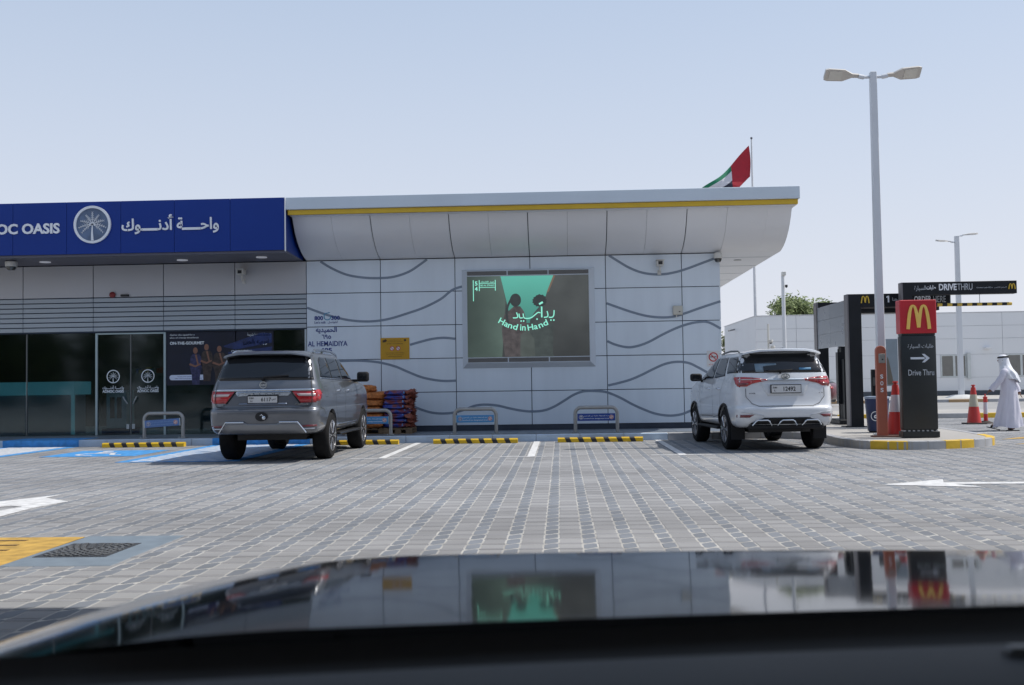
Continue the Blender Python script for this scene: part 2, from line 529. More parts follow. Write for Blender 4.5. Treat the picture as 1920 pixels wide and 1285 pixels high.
# the 300 that show largest: nearest to the camera, inside its view and beyond the bonnet
def visible(bx, by):
    cx_, cy_ = bx + 0.15, by + 0.13
    d = Vector((cx_, cy_, -CAM_Z))
    q = d.dot(fw)
    if q < 1: return None
    px = 960 + FPX * d.dot(r2) / q; py = 642.5 - FPX * d.dot(u2) / q
    if px < 0 or px > 1920 or py > 1290: return None
    hood = np.interp(px, [0, 250, 450, 700, 1000, 1300, 1920], [1200, 1130, 1095, 1062, 1045, 1033, 1028])
    if py > hood: return None
    return cy_
cand = []
for i, (bx, by, si) in enumerate(cells):
    if si == 1: continue
    v_ = visible(bx, by)
    if v_ is not None: cand.append((v_ + (0.8 if si == 2 else 0), i))
cand.sort()
single = set(i for _, i in cand[:298])
pm = []
for k, ((v_, f_), mi) in enumerate(geos):
    me = bpy.data.meshes.new('paver')
    cx_ = sum(p[0] for p in v_) / len(v_); cy_ = sum(p[1] for p in v_) / len(v_)
    me.from_pydata([(p[0] - cx_, p[1] - cy_, p[2]) for p in v_], [], f_)
    me.materials.append((M_pl, M_pd, M_pl)[mi])
    pm.append((me, cx_, cy_))
V, F, MI, TN = [], [], [], []
rr = random.Random(3)
for i, (bx, by, si) in enumerate(cells):
    dz = rr.uniform(-0.0025, 0.0)
    if i in single:
        me, cx_, cy_ = pm[si]
        o = bpy.data.objects.new('paver', me); COL.objects.link(o); o.parent = paving
        o.location = (bx + cx_, by + cy_, dz); o.rotation_euler = (rr.uniform(-.006, .006), rr.uniform(-.006, .006), rr.uniform(-.008, .008))
        continue
    (v_, f_), mi = geos[si]
    off = len(V); tx, ty = rr.uniform(-.0015, .0015), rr.uniform(-.0015, .0015)
    V += [(p[0] + bx + tx, p[1] + by + ty, p[2] + dz) for p in v_]
    F += [tuple(a + off for a in q) for q in f_]
    MI += [mi] * len(f_)
    TN += [rr.uniform(0.87, 1.13)] * len(f_)
me = bpy.data.meshes.new('paver_field'); me.from_pydata(V, [], F)
me.materials.append(M_plf); me.materials.append(M_pdf); me.materials.append(M_psf)
me.polygons.foreach_set('material_index', MI)
at = me.attributes.new('tone', 'FLOAT', 'FACE'); at.data.foreach_set('value', TN)
o = bpy.data.objects.new('paver_field', me); COL.objects.link(o); o.parent = paving; o['kind'] = 'stuff'

# ------------------------------------------------------------------ platform in front of the shop, island and kerb stones
KY = 23.6
isl = [(3.3, 23.62), (4.6, 23.55), (5.15, 23.1), (5.36, 22.3), (5.30, 21.2), (5.33, 20.3), (5.55, 19.68), (6.1, 19.33), (6.75, 19.40), (7.5, 19.75), (8.0, 20.25), (8.25, 20.9), (8.45, 22.5), (8.6, 25.0)]
islc = catmull(isl, 5)
outline = [(-24, KY)] + islc + [(8.65, 29.0), (8.65, 33.0), (-24, 33.0)]
pl = MB(); pl.prism(outline[:1] + [(p[0], p[1]) for p in islc] + outline[-3:], -0.02, 0.142, 'xy')
# n-gon is concave: build through bmesh triangulation
platform = ob('raised_platform', pl, mat('platform_concrete', (0.37, 0.355, 0.335), 0.85, var=0.08, vs=0.8, bump=0.15, bs=90), kind='structure', label='raised concrete platform along the shop front and the drive-through island')
def kerb_run(pts, parent, seglen, colfn, h=0.15, wd=0.16, z0=-0.02):
    # walk along the line, one stone per seglen, offset to the left of travel
    d = [0]
    for a, b in zip(pts, pts[1:]): d.append(d[-1] + math.hypot(b[0] - a[0], b[1] - a[1]))
    def at_(s):
        s = max(0, min(d[-1] - 1e-6, s))
        for i in range(len(d) - 1):
            if d[i + 1] >= s:
                t = (s - d[i]) / (d[i + 1] - d[i]); a, b = pts[i], pts[i + 1]
                return (a[0] + (b[0] - a[0]) * t, a[1] + (b[1] - a[1]) * t)
        return pts[-1]
    n = int(d[-1] / seglen)
    for k in range(n):
        s0, s1 = d[-1] * k / n + 0.004, d[-1] * (k + 1) / n - 0.004
        ps = [at_(s0 + (s1 - s0) * j / 3) for j in range(4)]
        mb = MB()
        poly = []
        inn = []
        for j in range(4):
            a = at_(s0 + (s1 - s0) * j / 3 - 0.02); b = at_(s0 + (s1 - s0) * j / 3 + 0.02)
            dx, dy = b[0] - a[0], b[1] - a[1]; L = math.hypot(dx, dy) or 1
            inn.append((ps[j][0] - dy / L * wd, ps[j][1] + dx / L * wd))
        mb.prism(ps + inn[::-1], z0, h, 'xy')
        ob('kerb_stone', mb, colfn(k, at_((s0 + s1) / 2)), parent, W=True, bevel=0.012)
kerb_run([(-16.0, KY - 0.003), (3.3, KY - 0.003)], platform, 0.95, lambda k, p: M_kerb if p[0] > 2.1 else M_kshade)  # shade-tinted stones up to the right end of the canopy shadow
def icol(k, p):
    if p[1] < 21.5:
        if 5.60 < p[0] < 6.2 or 6.95 < p[0] < 7.6 or p[0] > 8.05: return M_kyel
    return M_kerb
kerb_run([(p[0], p[1] - 0.003) for p in islc], platform, 0.34, icol)
# dark tiled strip along the foot of the shop wall
tl = M_tile = mat('tile_bluegrey', (0.15, 0.175, 0.21), 0.4, var=0.08, rnd=0.1)
tmesh = None
for k in range(0, 34):
    mb = MB(); xx = -16 + 0.6 * k
    for j in range(3):
        mb.box(xx + 0.004, xx + 0.596, 24.05 + 0.62 * j, 24.66 + 0.62 * j, 0.142, 0.151)
    ob('tile', mb, M_tile, platform, W=True)

# ------------------------------------------------------------------ the shop building
WY = 25.9
C0, CW = -6.209, 1.8352
ROWS = [4.366, 3.559, 2.739, 1.923, 1.101, 0.279]
XE = 3.892
shop = thing('service_station_shop', 'white panelled service station shop with blue sign band and curved canopy', 'building', (-3.0, 34.0, 0.0))
# core behind the cladding
c = MB()
c.box(C0, XE - 0.03, WY + 0.03, 46.0, 0.14, 4.36)
ob('core_wall', c, M_joint, shop, W=True)
c = MB(); c.box(C0 + 0.002, XE + 0.01, WY + 0.015, WY + 0.03, 0.142, 0.275); c.box(XE - 0.028, XE + 0.01, WY + 0.03, 46, 0.142, 0.275)
ob('plinth', c, M_plinth, shop, W=True)
def panel(x0, x1, z0, z1, y=WY, m=M_white, th=0.028, gap=0.009, name='cladding_panel'):
    mb = MB(); mb.box(x0 + gap, x1 - gap, y, y + th, z0 + gap, z1 - gap)
    return ob(name, mb, m, shop, W=True, bevel=0.003)
SCR = (-2.33, 0.84, 1.68, 4.06)
for r_ in range(5):
    z1, z0 = ROWS[r_], ROWS[r_ + 1]
    for k in range(6):
        x0_, x1_ = C0 + CW * k, C0 + CW * (k + 1)
        if k == 5: x1_ = XE
        if k in (2, 3) and r_ in (1, 2): continue
        panel(x0_, x1_, z0, z1)
# plates left and right of the screen in the two rows the screen interrupts
for r_ in (1, 2):
    z1, z0 = ROWS[r_], ROWS[r_ + 1]
    panel(C0 + 2 * CW, SCR[0] + 0.1, z0, z1); panel(SCR[1] - 0.1, C0 + 4 * CW, z0, z1)
c = MB(); c.box(SCR[0] + 0.1, SCR[1] - 0.1, WY + 0.024, WY + 0.029, ROWS[3], ROWS[1])
ob('backing_board', c, M_joint, shop, W=True)
# right-hand side wall, running back
for k in range(10):
    for r_ in range(5):
        mb = MB(); mb.box(XE - 0.03 + 0.002, XE, WY + 0.03 + 2 * k + 0.008, WY + 0.03 + 2 * k + 1.992, ROWS[r_ + 1] + 0.008, ROWS[r_] - 0.008)
        ob('side_panel', mb, M_white, shop, W=True)
# wave inlays
WAVES = [[(-5.855, 4.35), (-5.567, 4.172), (-5.197, 4.009), (-4.786, 3.931), (-4.415, 3.912), (-4.045, 3.937), (-3.674, 4.053), (-3.385, 4.232), (-3.219, 4.351)], [(-6.195, 3.218), (-5.783, 3.059), (-5.371, 2.937), (-5.001, 2.87), (-4.59, 2.854), (-4.179, 2.904), (-3.726, 3.031), (-3.315, 3.167), (-2.903, 3.364), (-2.614, 3.583), (-2.368, 3.668)], [(-3.661, 2.263), (-3.406, 2.332), (-3.119, 2.397), (-2.833, 2.421), (-2.548, 2.392)], [(-6.19, 1.76), (-5.586, 1.87), (-5.298, 1.894), (-4.969, 1.897), (-4.64, 1.875), (-4.354, 1.83), (-4.027, 1.74), (-3.701, 1.596), (-3.375, 1.465), (-3.049, 1.392), (-2.805, 1.368), (-2.548, 1.372)], [(-4.6, 1.09), (-3.872, 0.896), (-3.567, 0.75), (-3.384, 0.674), (-3.14, 0.602), (-2.855, 0.578), (-2.57, 0.602), (-2.325, 0.672), (-2.08, 0.758), (-1.837, 0.779), (-1.553, 0.755), (-1.27, 0.686), (-0.988, 0.626), (-0.705, 0.598), (-0.422, 0.618), (-0.178, 0.703), (0.066, 0.841), (0.31, 0.987), (0.553, 1.068), (0.835, 1.072), (1.116, 1.036), (1.44, 0.897), (1.717, 0.741), (1.994, 0.61), (2.271, 0.506), (2.588, 0.454), (2.867, 0.478), (3.087, 0.555), (3.428, 0.71), (3.81, 0.944)], [(1.223, 4.357), (1.461, 4.199), (1.7, 4.052), (1.978, 3.934), (2.258, 3.88), (2.538, 3.875), (2.818, 3.918), (3.1, 3.997), (3.421, 4.111), (3.763, 4.234)], [(1.142, 3.194), (1.441, 3.08), (1.759, 2.966), (2.078, 2.875), (2.397, 2.83), (2.716, 2.836), (3.037, 2.919), (3.318, 3.014), (3.639, 3.117), (3.887, 3.193)], [(1.145, 2.275), (1.344, 2.184), (1.623, 2.119), (1.864, 2.143), (2.145, 2.239), (2.468, 2.406), (2.79, 2.553), (3.071, 2.649), (3.351, 2.7), (3.59, 2.688), (3.88, 2.531)], [(1.146, 1.202), (1.407, 1.259), (1.688, 1.335), (1.97, 1.451), (2.252, 1.587), (2.534, 1.703), (2.814, 1.747), (3.092, 1.714), (3.328, 1.599), (3.524, 1.488), (3.819, 1.343)]]
for wv in WAVES:
    mb = MB(); mb.stroke(catmull(wv, 5), 0.058, WY - 0.003, WY + 0.004)
    ob('wave_inlay', mb, M_wave, shop, W=True)

# curved canopy
FY = 24.2
PROF = [(24.50, 5.235), (24.56, 5.17), (24.66, 5.03), (24.80, 4.87), (24.96, 4.735), (25.14, 4.62), (25.34, 4.525), (25.56, 4.45), (25.75, 4.405), (25.92, 4.378)]
XR = 5.33
xs = []
for k in range(6):
    a = C0 + CW * k
    xs += [(a, a + CW / 2, 0.010, 0.0025), (a + CW / 2, a + CW, 0.0025, 0.010 if k < 5 else 0.001)]
xs.append((C0 + 6 * CW, XR, 0.001, 0.0))
for a, b, ga, gb in xs:
    mb = MB()
    pr_ = PROF + [(25.92, 4.45)] + [(p[0] + 0.03, p[1] + 0.045) for p in PROF[::-1]]
    n = len(PROF)
    v = []; f = []
    for x in (a + ga, b - gb):
        v += [(x, p[0], p[1]) for p in PROF] + [(x, p[0] + 0.02, p[1] + 0.04) for p in PROF]
    for i in range(n - 1):
        f += [(i, i + 1, 2 * n + i + 1, 2 * n + i), (n + i, 3 * n + i, 3 * n + i + 1, n + i + 1)]
        f += [(i, n + i, n + i + 1, i + 1), (2 * n + i, 2 * n + i + 1, 3 * n + i + 1, 3 * n + i)]
    f += [(0, 2 * n, 3 * n, n), (n - 1, 2 * n - 1, 4 * n - 1, 3 * n - 1)]
    mb.add(v, f)
    ob('canopy_panel', mb, M_white2, shop, W=True, smooth=True, recalc=True)
# canopy body behind the panels (dark, seen only in the joints)
mb = MB(); body = [(p[0] + 0.045, p[1] + 0.05) for p in PROF] + [(25.96, 5.2), (24.6, 5.25)]
mb.prism(body, C0 + 0.02, XR - 0.02, 'yz')
ob('canopy_core', mb, M_joint, shop, W=True)
# flat soffit right of the building, running back
mb = MB()
mb.box(XE + 0.004, XR, 25.925, 45.0, 4.378, 4.42)
ob('soffit', mb, M_white2, shop, W=True)
for k in range(9):
    mb = MB(); mb.box(XE + 0.01, XR - 0.01, 27.0 + 2 * k, 27.02 + 2 * k, 4.372, 4.377); ob('soffit_joint', mb, M_slat, shop, W=True)
mb = MB(); mb.lathe([(0.10, 0), (0.10, -0.012), (0.0, -0.012)], 16, (4.6, 27.6, 4.377)); ob('downlight', mb, mat('downlight_rim', (0.35, 0.35, 0.35), 0.4), shop, W=True)
mb = MB(); mb.prism([(p[0], p[1]) for p in PROF] + [(45, 4.378), (45, 5.235)], XR, XR + 0.02, 'yz'); ob('end_cap', mb, M_white2, shop, W=True)
# fascia, yellow band and roof
mb = MB(); mb.box(C0 - 0.06, 5.47, FY, 45.2, 5.365, 5.65); ob('fascia', mb, M_fascia, shop, W=True, bevel=0.01)
mb = MB(); mb.box(C0 - 0.03, 5.43, FY + 0.06, 45.0, 5.25, 5.36); ob('yellow_band', mb, M_yel, shop, W=True, bevel=0.004)
mb = MB(); mb.prism([(FY + 0.10, 5.245), (45, 5.245), (45, 5.236), (24.50, 5.236)], C0, 5.40, 'yz'); ob('drip_edge', mb, M_white2, shop, W=True)
mb = MB(); mb.box(-23, 5.3, 26.0, 45.0, 4.6, 5.2); ob('roof_body', mb, M_joint, shop, W=True)

# blue sign box: front sheets with joints, side, underside
BX0, BX1 = -23.0, -6.28
edges = [-6.30, -7.56, -8.87, -10.13, -11.41, -12.69, -13.95, -15.2, -16.5, -17.8, -19.0, -20.3, -21.6, -23]
for a, b in zip(edges[1:], edges):
    mb = MB(); mb.box(a + 0.004, b - 0.004, FY - 0.025, FY, 4.43, 5.645); ob('sign_sheet', mb, M_blue, shop, W=True, bevel=0.003)
mb = MB(); mb.box(BX0, BX1 - 0.01, FY + 0.001, 25.85, 4.435, 5.63); ob('sign_box', mb, mat('sign_core', (0.10, 0.14, 0.33), 0.4), shop, W=True)
mb = MB(); mb.box(BX1 - 0.01, BX1 + 0.012, FY - 0.03, FY + 0.01, 4.40, 5.652); ob('edge_trim', mb, M_letter, shop, W=True)
mb = MB(); mb.prism([(FY, 5.36), (FY, 4.43), (25.88, 4.38), (25.88, 5.3)], BX1 - 0.01, BX1 + 0.004, 'yz'); ob('sign_side', mb, M_blue, shop, W=True)
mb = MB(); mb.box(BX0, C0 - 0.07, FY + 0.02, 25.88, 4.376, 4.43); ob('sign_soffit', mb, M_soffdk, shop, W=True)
for x, y in ((-13.2, 24.9), (-11.8, 24.9), (-9.3, 24.9), (-6.9, 24.9)):
    pass
for x, y in ((-12.35, 25.05), (-9.05, 25.2), (-7.05, 24.95), (-15.5, 25.05)):
    mb = MB(); mb.lathe([(0.0, 0), (0.13, 0), (0.13, -0.02), (0.0, -0.022)], 18, (x, y, 4.375)); ob('ceiling_lamp', mb, mat('lamp_diffuser', (0.6, 0.6, 0.65), 0.4, emis=(0.9, 0.92, 1), es=0.12), shop, W=True)
SZ = 1.0254
text('latin_lettering', 'ADNOC OASIS', -12.70, FY - 0.026, 5.04, M_letter, shop, width=2.27, height=0.245, bold=0.03, depth=0.03)
text('arabic_lettering', 'واحـــة أدنـــوك', -8.96, FY - 0.026, 5.085, M_letter, shop, width=2.28, height=0.45, bold=0.018, depth=0.03, ar=True)
ex, ez, er = -10.79, 5.108, 0.43
mb = MB(); mb.prism(ring_pts(ex, ez, er - 0.02, 40), FY - 0.028, FY - 0.04); ob('emblem_disc', mb, mat('emblem_fill', (0.10, 0.15, 0.25), 0.4, var=0.25, vs=4), shop, W=True)
mb = MB(); mb.stroke(ring_pts(ex, ez, er - 0.02, 48), 0.055, FY - 0.07, FY - 0.026, closed=True); ob('emblem_ring', mb, M_letter, shop, W=True)
ob('emblem_palm', palm_mb(ex, ez + 0.0, er - 0.03, FY - 0.055, FY - 0.04), M_letter, shop, W=True)

# left part of the front: upper panels, slats, glass
LB = [-6.209, -7.99, -9.78, -11.55, -13.33, -15.11, -16.9, -18.7, -20.5]
M_pgrey = mat('panel_grey_white', (0.48, 0.48, 0.50), 0.35, var=0.03, vs=0.5)  # grey-white tone of the upper left panels
for a, b in zip(LB[1:], LB):
    panel(a, b, 3.559, 4.366, WY, M_pgrey)
mb = MB(); mb.box(LB[-1], C0, WY + 0.03, WY + 0.08, 2.69, 4.37); ob('lintel', mb, M_joint, shop, W=True)
for j in range(7):
    zt = 3.545 - j * 0.1205
    for a, b in zip(LB[1:], LB):
        mb = MB(); mb.box(a + 0.006, b - 0.006, WY + 0.0, WY + 0.026, zt - 0.1, zt); ob('slat', mb, M_slat, shop, W=True, bevel=0.006)
# corner jamb where slats meet the white wall
mb = MB(); mb.box(C0 - 0.05, C0 - 0.004, WY + 0.0, WY + 0.3, 0.142, 2.69); ob('jamb', mb, M_alu, shop, W=True)
GY = WY + 0.10
M_fr = mat('glazing_frame', (0.33, 0.42, 0.45), 0.35, metal=0.5)
posts = [-6.23, -9.77, -11.50, -13.28, -15.05, -16.9, -20.5]
panes = [(-9.75, -6.26), (-10.62, -9.80), (-11.47, -10.66), (-13.25, -11.53), (-15.03, -13.31), (-16.9, -15.08), (-20.5, -16.94)]
for a, b in panes:
    mb = MB(); mb.box(a, b, GY, GY + 0.012, 0.155, 2.68); ob('glass_pane', mb, M_glass, shop, W=True)
for x in (-9.78, -11.50):
    mb = MB(); mb.box(x - 0.028, x + 0.028, GY - 0.03, GY + 0.04, 0.145, 2.68); ob('mullion', mb, M_fr, shop, W=True, bevel=0.004)
for x in (-10.64, -13.28, -15.05, -8.0):
    mb = MB(); mb.box(x - 0.011, x + 0.011, GY - 0.01, GY + 0.03, 0.15, 2.68); ob('mullion', mb, mat('thin_joint', (0.16, 0.17, 0.17), 0.4), shop, W=True)
mb = MB(); mb.box(-11.47, -9.80, GY - 0.03, GY + 0.03, 2.645, 2.68); ob('door_header', mb, M_fr, shop, W=True)
for x in (-10.71, -10.57):
    mb = MB()
    mb.tube([(x, GY - 0.03, 0.92), (x + (0.06 if x > -10.64 else -0.06), GY - 0.07, 1.02), (x + (0.10 if x > -10.64 else -0.10), GY - 0.07, 1.10)], 0.014, 8)
    ob('door_handle', mb, M_alu, shop, W=True, smooth=True)
    mb = MB(); mb.box(x - 0.035, x + 0.035, GY - 0.02, GY, 0.30, 0.42); ob('door_lock', mb, M_alu, shop, W=True)
M_print = mat('white_print', (0.75, 0.80, 0.84), 0.5)
for cx_, tag_ in ((-11.085, 'a'), (-10.21, 'b')):
    mb = MB(); mb.stroke(ring_pts(cx_, 1.60, 0.155, 32), 0.022, GY - 0.006, GY - 0.002, closed=True)
    mb.merge(palm_mb(cx_, 1.60, 0.15, GY - 0.006, GY - 0.002)); ob('door_emblem', mb, M_print, shop, W=True)
    text('door_lettering', 'واحـــة أدنـــوك', cx_, GY - 0.004, 1.325, M_print, shop, width=0.54, height=0.10, bold=0.02, depth=0.003, ar=True)
    text('door_lettering', 'ADNOC OASIS', cx_, GY - 0.004, 1.235, M_print, shop, width=0.54, height=0.075, bold=0.03, depth=0.003)
# poster inside the right-hand pane
PY0 = GY - 0.006
M_post = mat('poster_dark', (0.010, 0.012, 0.026), 0.7, var=0.3, vs=2)
mb = MB(); mb.box(-9.745, -7.055, PY0 - 0.004, PY0, 1.36, 2.68); ob('poster', mb, M_post, shop, W=True)
P1 = PY0 - 0.006
M_pblue = mat('poster_blue', (0.008, 0.025, 0.12), 0.4, var=0.4, vs=4)
mb = MB()
mb.prism([(-8.35, 2.30), (-7.35, 2.63), (-7.1, 2.60), (-7.1, 2.38), (-8.0, 2.22)], P1, P1 - 0.002)
mb.prism([(-8.2, 2.16), (-7.1, 2.28), (-7.1, 1.62), (-7.95, 1.62)], P1, P1 - 0.002)
ob('poster_tent', mb, M_pblue, shop, W=True)
M_skin = mat('poster_skin', (0.24, 0.11, 0.07), 0.6); M_cl1 = mat('poster_cloth_violet', (0.04, 0.04, 0.10), 0.7, var=0.5, vs=14); M_cl2 = mat('poster_cloth_brown', (0.05, 0.035, 0.03), 0.7, var=0.5, vs=14)
for fx, fz, mcl, hw in ((-9.0, 2.22, M_cl1, 0.13), (-8.72, 2.30, M_cl2, 0.13), (-8.40, 2.25, M_cl2, 0.15)):
    mb = MB()
    mb.prism([(fx - hw * .5, fz - 0.08), (fx + hw * .5, fz - 0.08), (fx + hw * 1.0, fz - 0.16), (fx + hw * 1.2, fz - 0.42), (fx + hw * .8, fz - 0.62), (fx + hw * .7, fz - 0.85), (fx - hw * .7, fz - 0.85), (fx - hw * .8, fz - 0.6), (fx - hw * 1.2, fz - 0.40), (fx - hw, fz - .16)], P1 - 0.003, P1 - 0.005, mi=0)
    mb.prism([(fx - .10, fz - .10), (fx + .10, fz - .10), (fx + .11, fz + .04), (fx + .05, fz + .13), (fx - .05, fz + .13), (fx - .11, fz + .04)], P1 - 0.005, P1 - 0.006, mi=2)
    mb.prism([(fx - .01 + .058 * math.cos(a), fz - .01 + .08 * math.sin(a)) for a in [R(24 * i_) for i_ in range(15)]], P1 - 0.007, P1 - 0.008, mi=1)
    mb.stroke([(fx - hw * 1.2, fz - 0.34), (fx - hw * .1, fz - 0.40), (fx + hw * .9, fz - 0.34)], [.05, .045, .035], P1 - 0.007, P1 - 0.006, mi=1)
    mb.stroke([(fx + hw * .5, fz - 0.38), (fx + hw * .2, fz - 0.22), (fx, fz - .11)], [.035, .04, .045], P1 - 0.009, P1 - 0.008, mi=1)
    ob('poster_figure', mb, [mcl, M_skin, M_post], shop, W=True)
text('poster_lettering', 'Gather the squad for a', -9.34, P1, 2.60, M_print, shop, width=0.62, height=0.05, depth=0.002)
text('poster_lettering', 'slice of cheesy decadence', -9.29, P1, 2.53, M_print, shop, width=0.72, height=0.05, depth=0.002)
text('poster_lettering', 'ON-THE-GOURMET', -9.22, P1, 2.40, M_print, shop, width=0.86, height=0.075, bold=0.03, depth=0.002)
text('poster_lettering', 'تجمعوا واستمتعوا بشريحة', -7.42, P1, 2.58, M_print, shop, width=0.58, height=0.09, bold=0.01, depth=0.002, ar=True)
text('poster_lettering', 'غورميه بالجبن', -7.48, P1, 2.40, M_print, shop, width=0.66, height=0.15, bold=0.02, depth=0.002, ar=True)
text('poster_lettering', 'OASIS DELI', -7.86, P1 - 0.003, 2.18, M_print, shop, width=0.5, height=0.055, depth=0.002)
mb = MB(); mb.prism(ring_pts(-9.60, 1.55, 0.065, 10, math.pi / 2, 3 * math.pi / 2) + ring_pts(-8.78, 1.55, 0.065, 10, -math.pi / 2, math.pi / 2), P1, P1 - 0.003); ob('poster_pill', mb, mat('pill_white', (0.6, 0.65, 0.8), 0.5), shop, W=True)
text('poster_lettering', 'Terms and conditions apply', -9.19, P1 - 0.004, 1.57, M_navy, shop, width=0.55, height=0.03, depth=0.001)
text('poster_lettering', 'Offer valid at participating outlets only', -9.19, P1 - 0.004, 1.525, M_navy, shop, width=0.68, height=0.03, depth=0.001)

# interior seen through the glass
mb = MB()
mb.box(-20.5, C0, GY + 0.03, 33, 0.10, 0.14)
ob('shop_floor', mb, mat('shop_floor', (0.10, 0.11, 0.12), 0.25), shop, W=True)
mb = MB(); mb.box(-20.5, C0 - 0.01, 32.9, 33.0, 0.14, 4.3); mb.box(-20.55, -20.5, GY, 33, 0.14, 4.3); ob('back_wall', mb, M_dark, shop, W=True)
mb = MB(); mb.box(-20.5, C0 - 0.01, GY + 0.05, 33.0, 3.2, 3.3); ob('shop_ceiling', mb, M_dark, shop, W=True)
for x in (-8, -11, -14):
    for y in (28.2, 30.5):
        mb = MB(); mb.box(x - 0.6, x + 0.6, y, y + 0.16, 3.17, 3.195); ob('interior_fill_strip', mb, mat('interior_fill_strip', (0.8, 0.85, 0.9), 0.4, emis=(0.8, 0.92, 1.0), es=7.0), shop, W=True)  # unseen glowing strips added to brighten the shop interior

# ---- things standing inside the shop
M_teal = mat('counter_top_teal', (0.16, 0.42, 0.50), 0.4, emis=(0.10, 0.30, 0.36), es=0.32)
M_cdark = mat('counter_front', (0.20, 0.25, 0.32), 0.4, var=0.1)
ctr = thing('shop_counter', 'long dark counter with a teal lit band behind the shop window left of the doors', 'counter', (-15.0, 27.3, 0.14))
mb = MB(); mb.box(-18.5, -12.55, 26.9, 27.7, 0.14, 1.15); ob('counter_body', mb, M_cdark, ctr, W=True, bevel=0.01)
mb = MB(); mb.box(-18.6, -12.45, 26.82, 27.8, 1.16, 1.50); ob('counter_band', mb, M_teal, ctr, W=True, bevel=0.01)
mb = MB(); mb.box(-12.55, -12.47, 26.85, 26.9, 0.14, 1.16); ob('counter_edge', mb, M_teal, ctr, W=True)
mc = thing('display_cabinet', 'white display cabinet on a red base just behind the left shop door', 'cabinet', (-11.2, 26.9, 0.14))
mb = MB(); mb.box(-11.52, -11.0, 26.6, 27.1, 0.30, 1.25); ob('cabinet_body', mb, mat('cabinet_pale', (0.55, 0.72, 0.78), 0.5), mc, W=True, bevel=0.01)
for x in (-11.42, -11.24):
    mb = MB(); mb.box(x, x + 0.11, 26.585, 26.598, 0.55, 1.08); ob('cabinet_window', mb, M_dark, mc, W=True)
mb = MB(); mb.box(-11.6, -10.9, 26.5, 27.2, 0.14, 0.29); ob('cabinet_base', mb, mat('red_base', (0.20, 0.03, 0.03), 0.5), mc, W=True)
def shelf(x, y, w_, h_, label, seed):
    rr_ = random.Random(seed)
    t = thing('shop_shelf', label, 'shelf', (x, y, 0.14), group='shelves inside the shop')
    mb = MB(); mb.box(-w_ / 2, w_ / 2, -0.2, -0.17, 0, h_)
    for k in range(4): mb.box(-w_ / 2, w_ / 2, -0.2, 0.2, 0.12 + k * (h_ - 0.15) / 3.2, 0.15 + k * (h_ - 0.15) / 3.2)
    ob('shelf_frame', mb, mat('shelf_metal', (0.10, 0.11, 0.12), 0.5), t)
    cols = [(0.25, 0.03, 0.02), (0.03, 0.10, 0.28), (0.30, 0.20, 0.04), (0.05, 0.16, 0.22), (0.20, 0.20, 0.20)]
    mb = MB(); ms = [mat('goods_%d' % i, c_, 0.5) for i, c_ in enumerate(cols)]
    for k in range(4):
        x_ = -w_ / 2 + 0.03
        while x_ < w_ / 2 - 0.1:
            ww = rr_.uniform(0.05, 0.11); hh = rr_.uniform(0.15, 0.26)
            mb.box(x_, x_ + ww, -0.16, 0.1, 0.152 + k * (h_ - 0.15) / 3.2, 0.152 + k * (h_ - 0.15) / 3.2 + hh, rr_.randrange(5)); x_ += ww + 0.01
    o_ = ob('goods', mb, ms, t); o_['kind'] = 'stuff'
shelf(-8.6, 28.5, 1.6, 1.5, 'dark shelf of goods behind the poster window', 1)
shelf(-10.4, 29.8, 1.5, 1.6, 'dark shelf of goods seen through the right shop door', 2)
shelf(-11.9, 30.6, 1.2, 1.6, 'dark shelf of goods seen between counter and doors', 3)
# ------------------------------------------------------------------ painted markings (sheets a few mm above the paving)
def at(px, py, z=0.0):
    d = fw + r2 * ((px - 960) / FPX) - u2 * ((py - 642.5) / FPX)
    t = (z - CAM_Z) / d.z
    return (d.x * t, d.y * t)
M_pw = mat('paint_white', (0.60, 0.60, 0.60), 0.8, var=0.22, vs=9)
M_pb = mat('paint_blue', (0.055, 0.26, 0.58), 0.8, var=0.24, vs=8)
M_py = mat('paint_yellow', (0.47, 0.29, 0.06), 0.8, var=0.30, vs=7)
def sheet(name, polys, m, label, z=0.004, group=None):
    mb = MB()
    for p in polys: mb.prism(p, z - 0.003, z, 'xy')
    o = ob(name, mb, m, label=label); o['kind'] = 'structure'
    if group: o['group'] = group
    return o
def bay_line(x, y0, y1, label, tee=True):
    sheet('bay_line', [[(x - 0.065, y0), (x + 0.065, y0), (x + 0.065, y1), (x - 0.065, y1)]] + ([[(x - 0.55, y0 - 0.09), (x + 0.55, y0 - 0.09), (x + 0.55, y0), (x - 0.55, y0)]] if tee else []), M_pw, label)
bay_line(-3.16, 18.7, 23.55, 'white parking bay line right of the grey car')
bay_line(-0.54, 18.7, 23.55, 'white parking bay line between the two middle wheel stops')
bay_line(2.10, 18.7, 23.55, 'white parking bay line left of the white car')
for x in (-1.55, 0.75, 0.98):
    sheet('paint_dab', [[(x, 18.5 if x < 0 else 19.4), (x + 0.16, 18.5 if x < 0 else 19.4), (x + 0.16, 18.58 if x < 0 else 19.48), (x, 18.58 if x < 0 else 19.48)]], M_pw, 'small white paint dab on the paving in front of a bay', group='small white paint dabs at the bay ends')
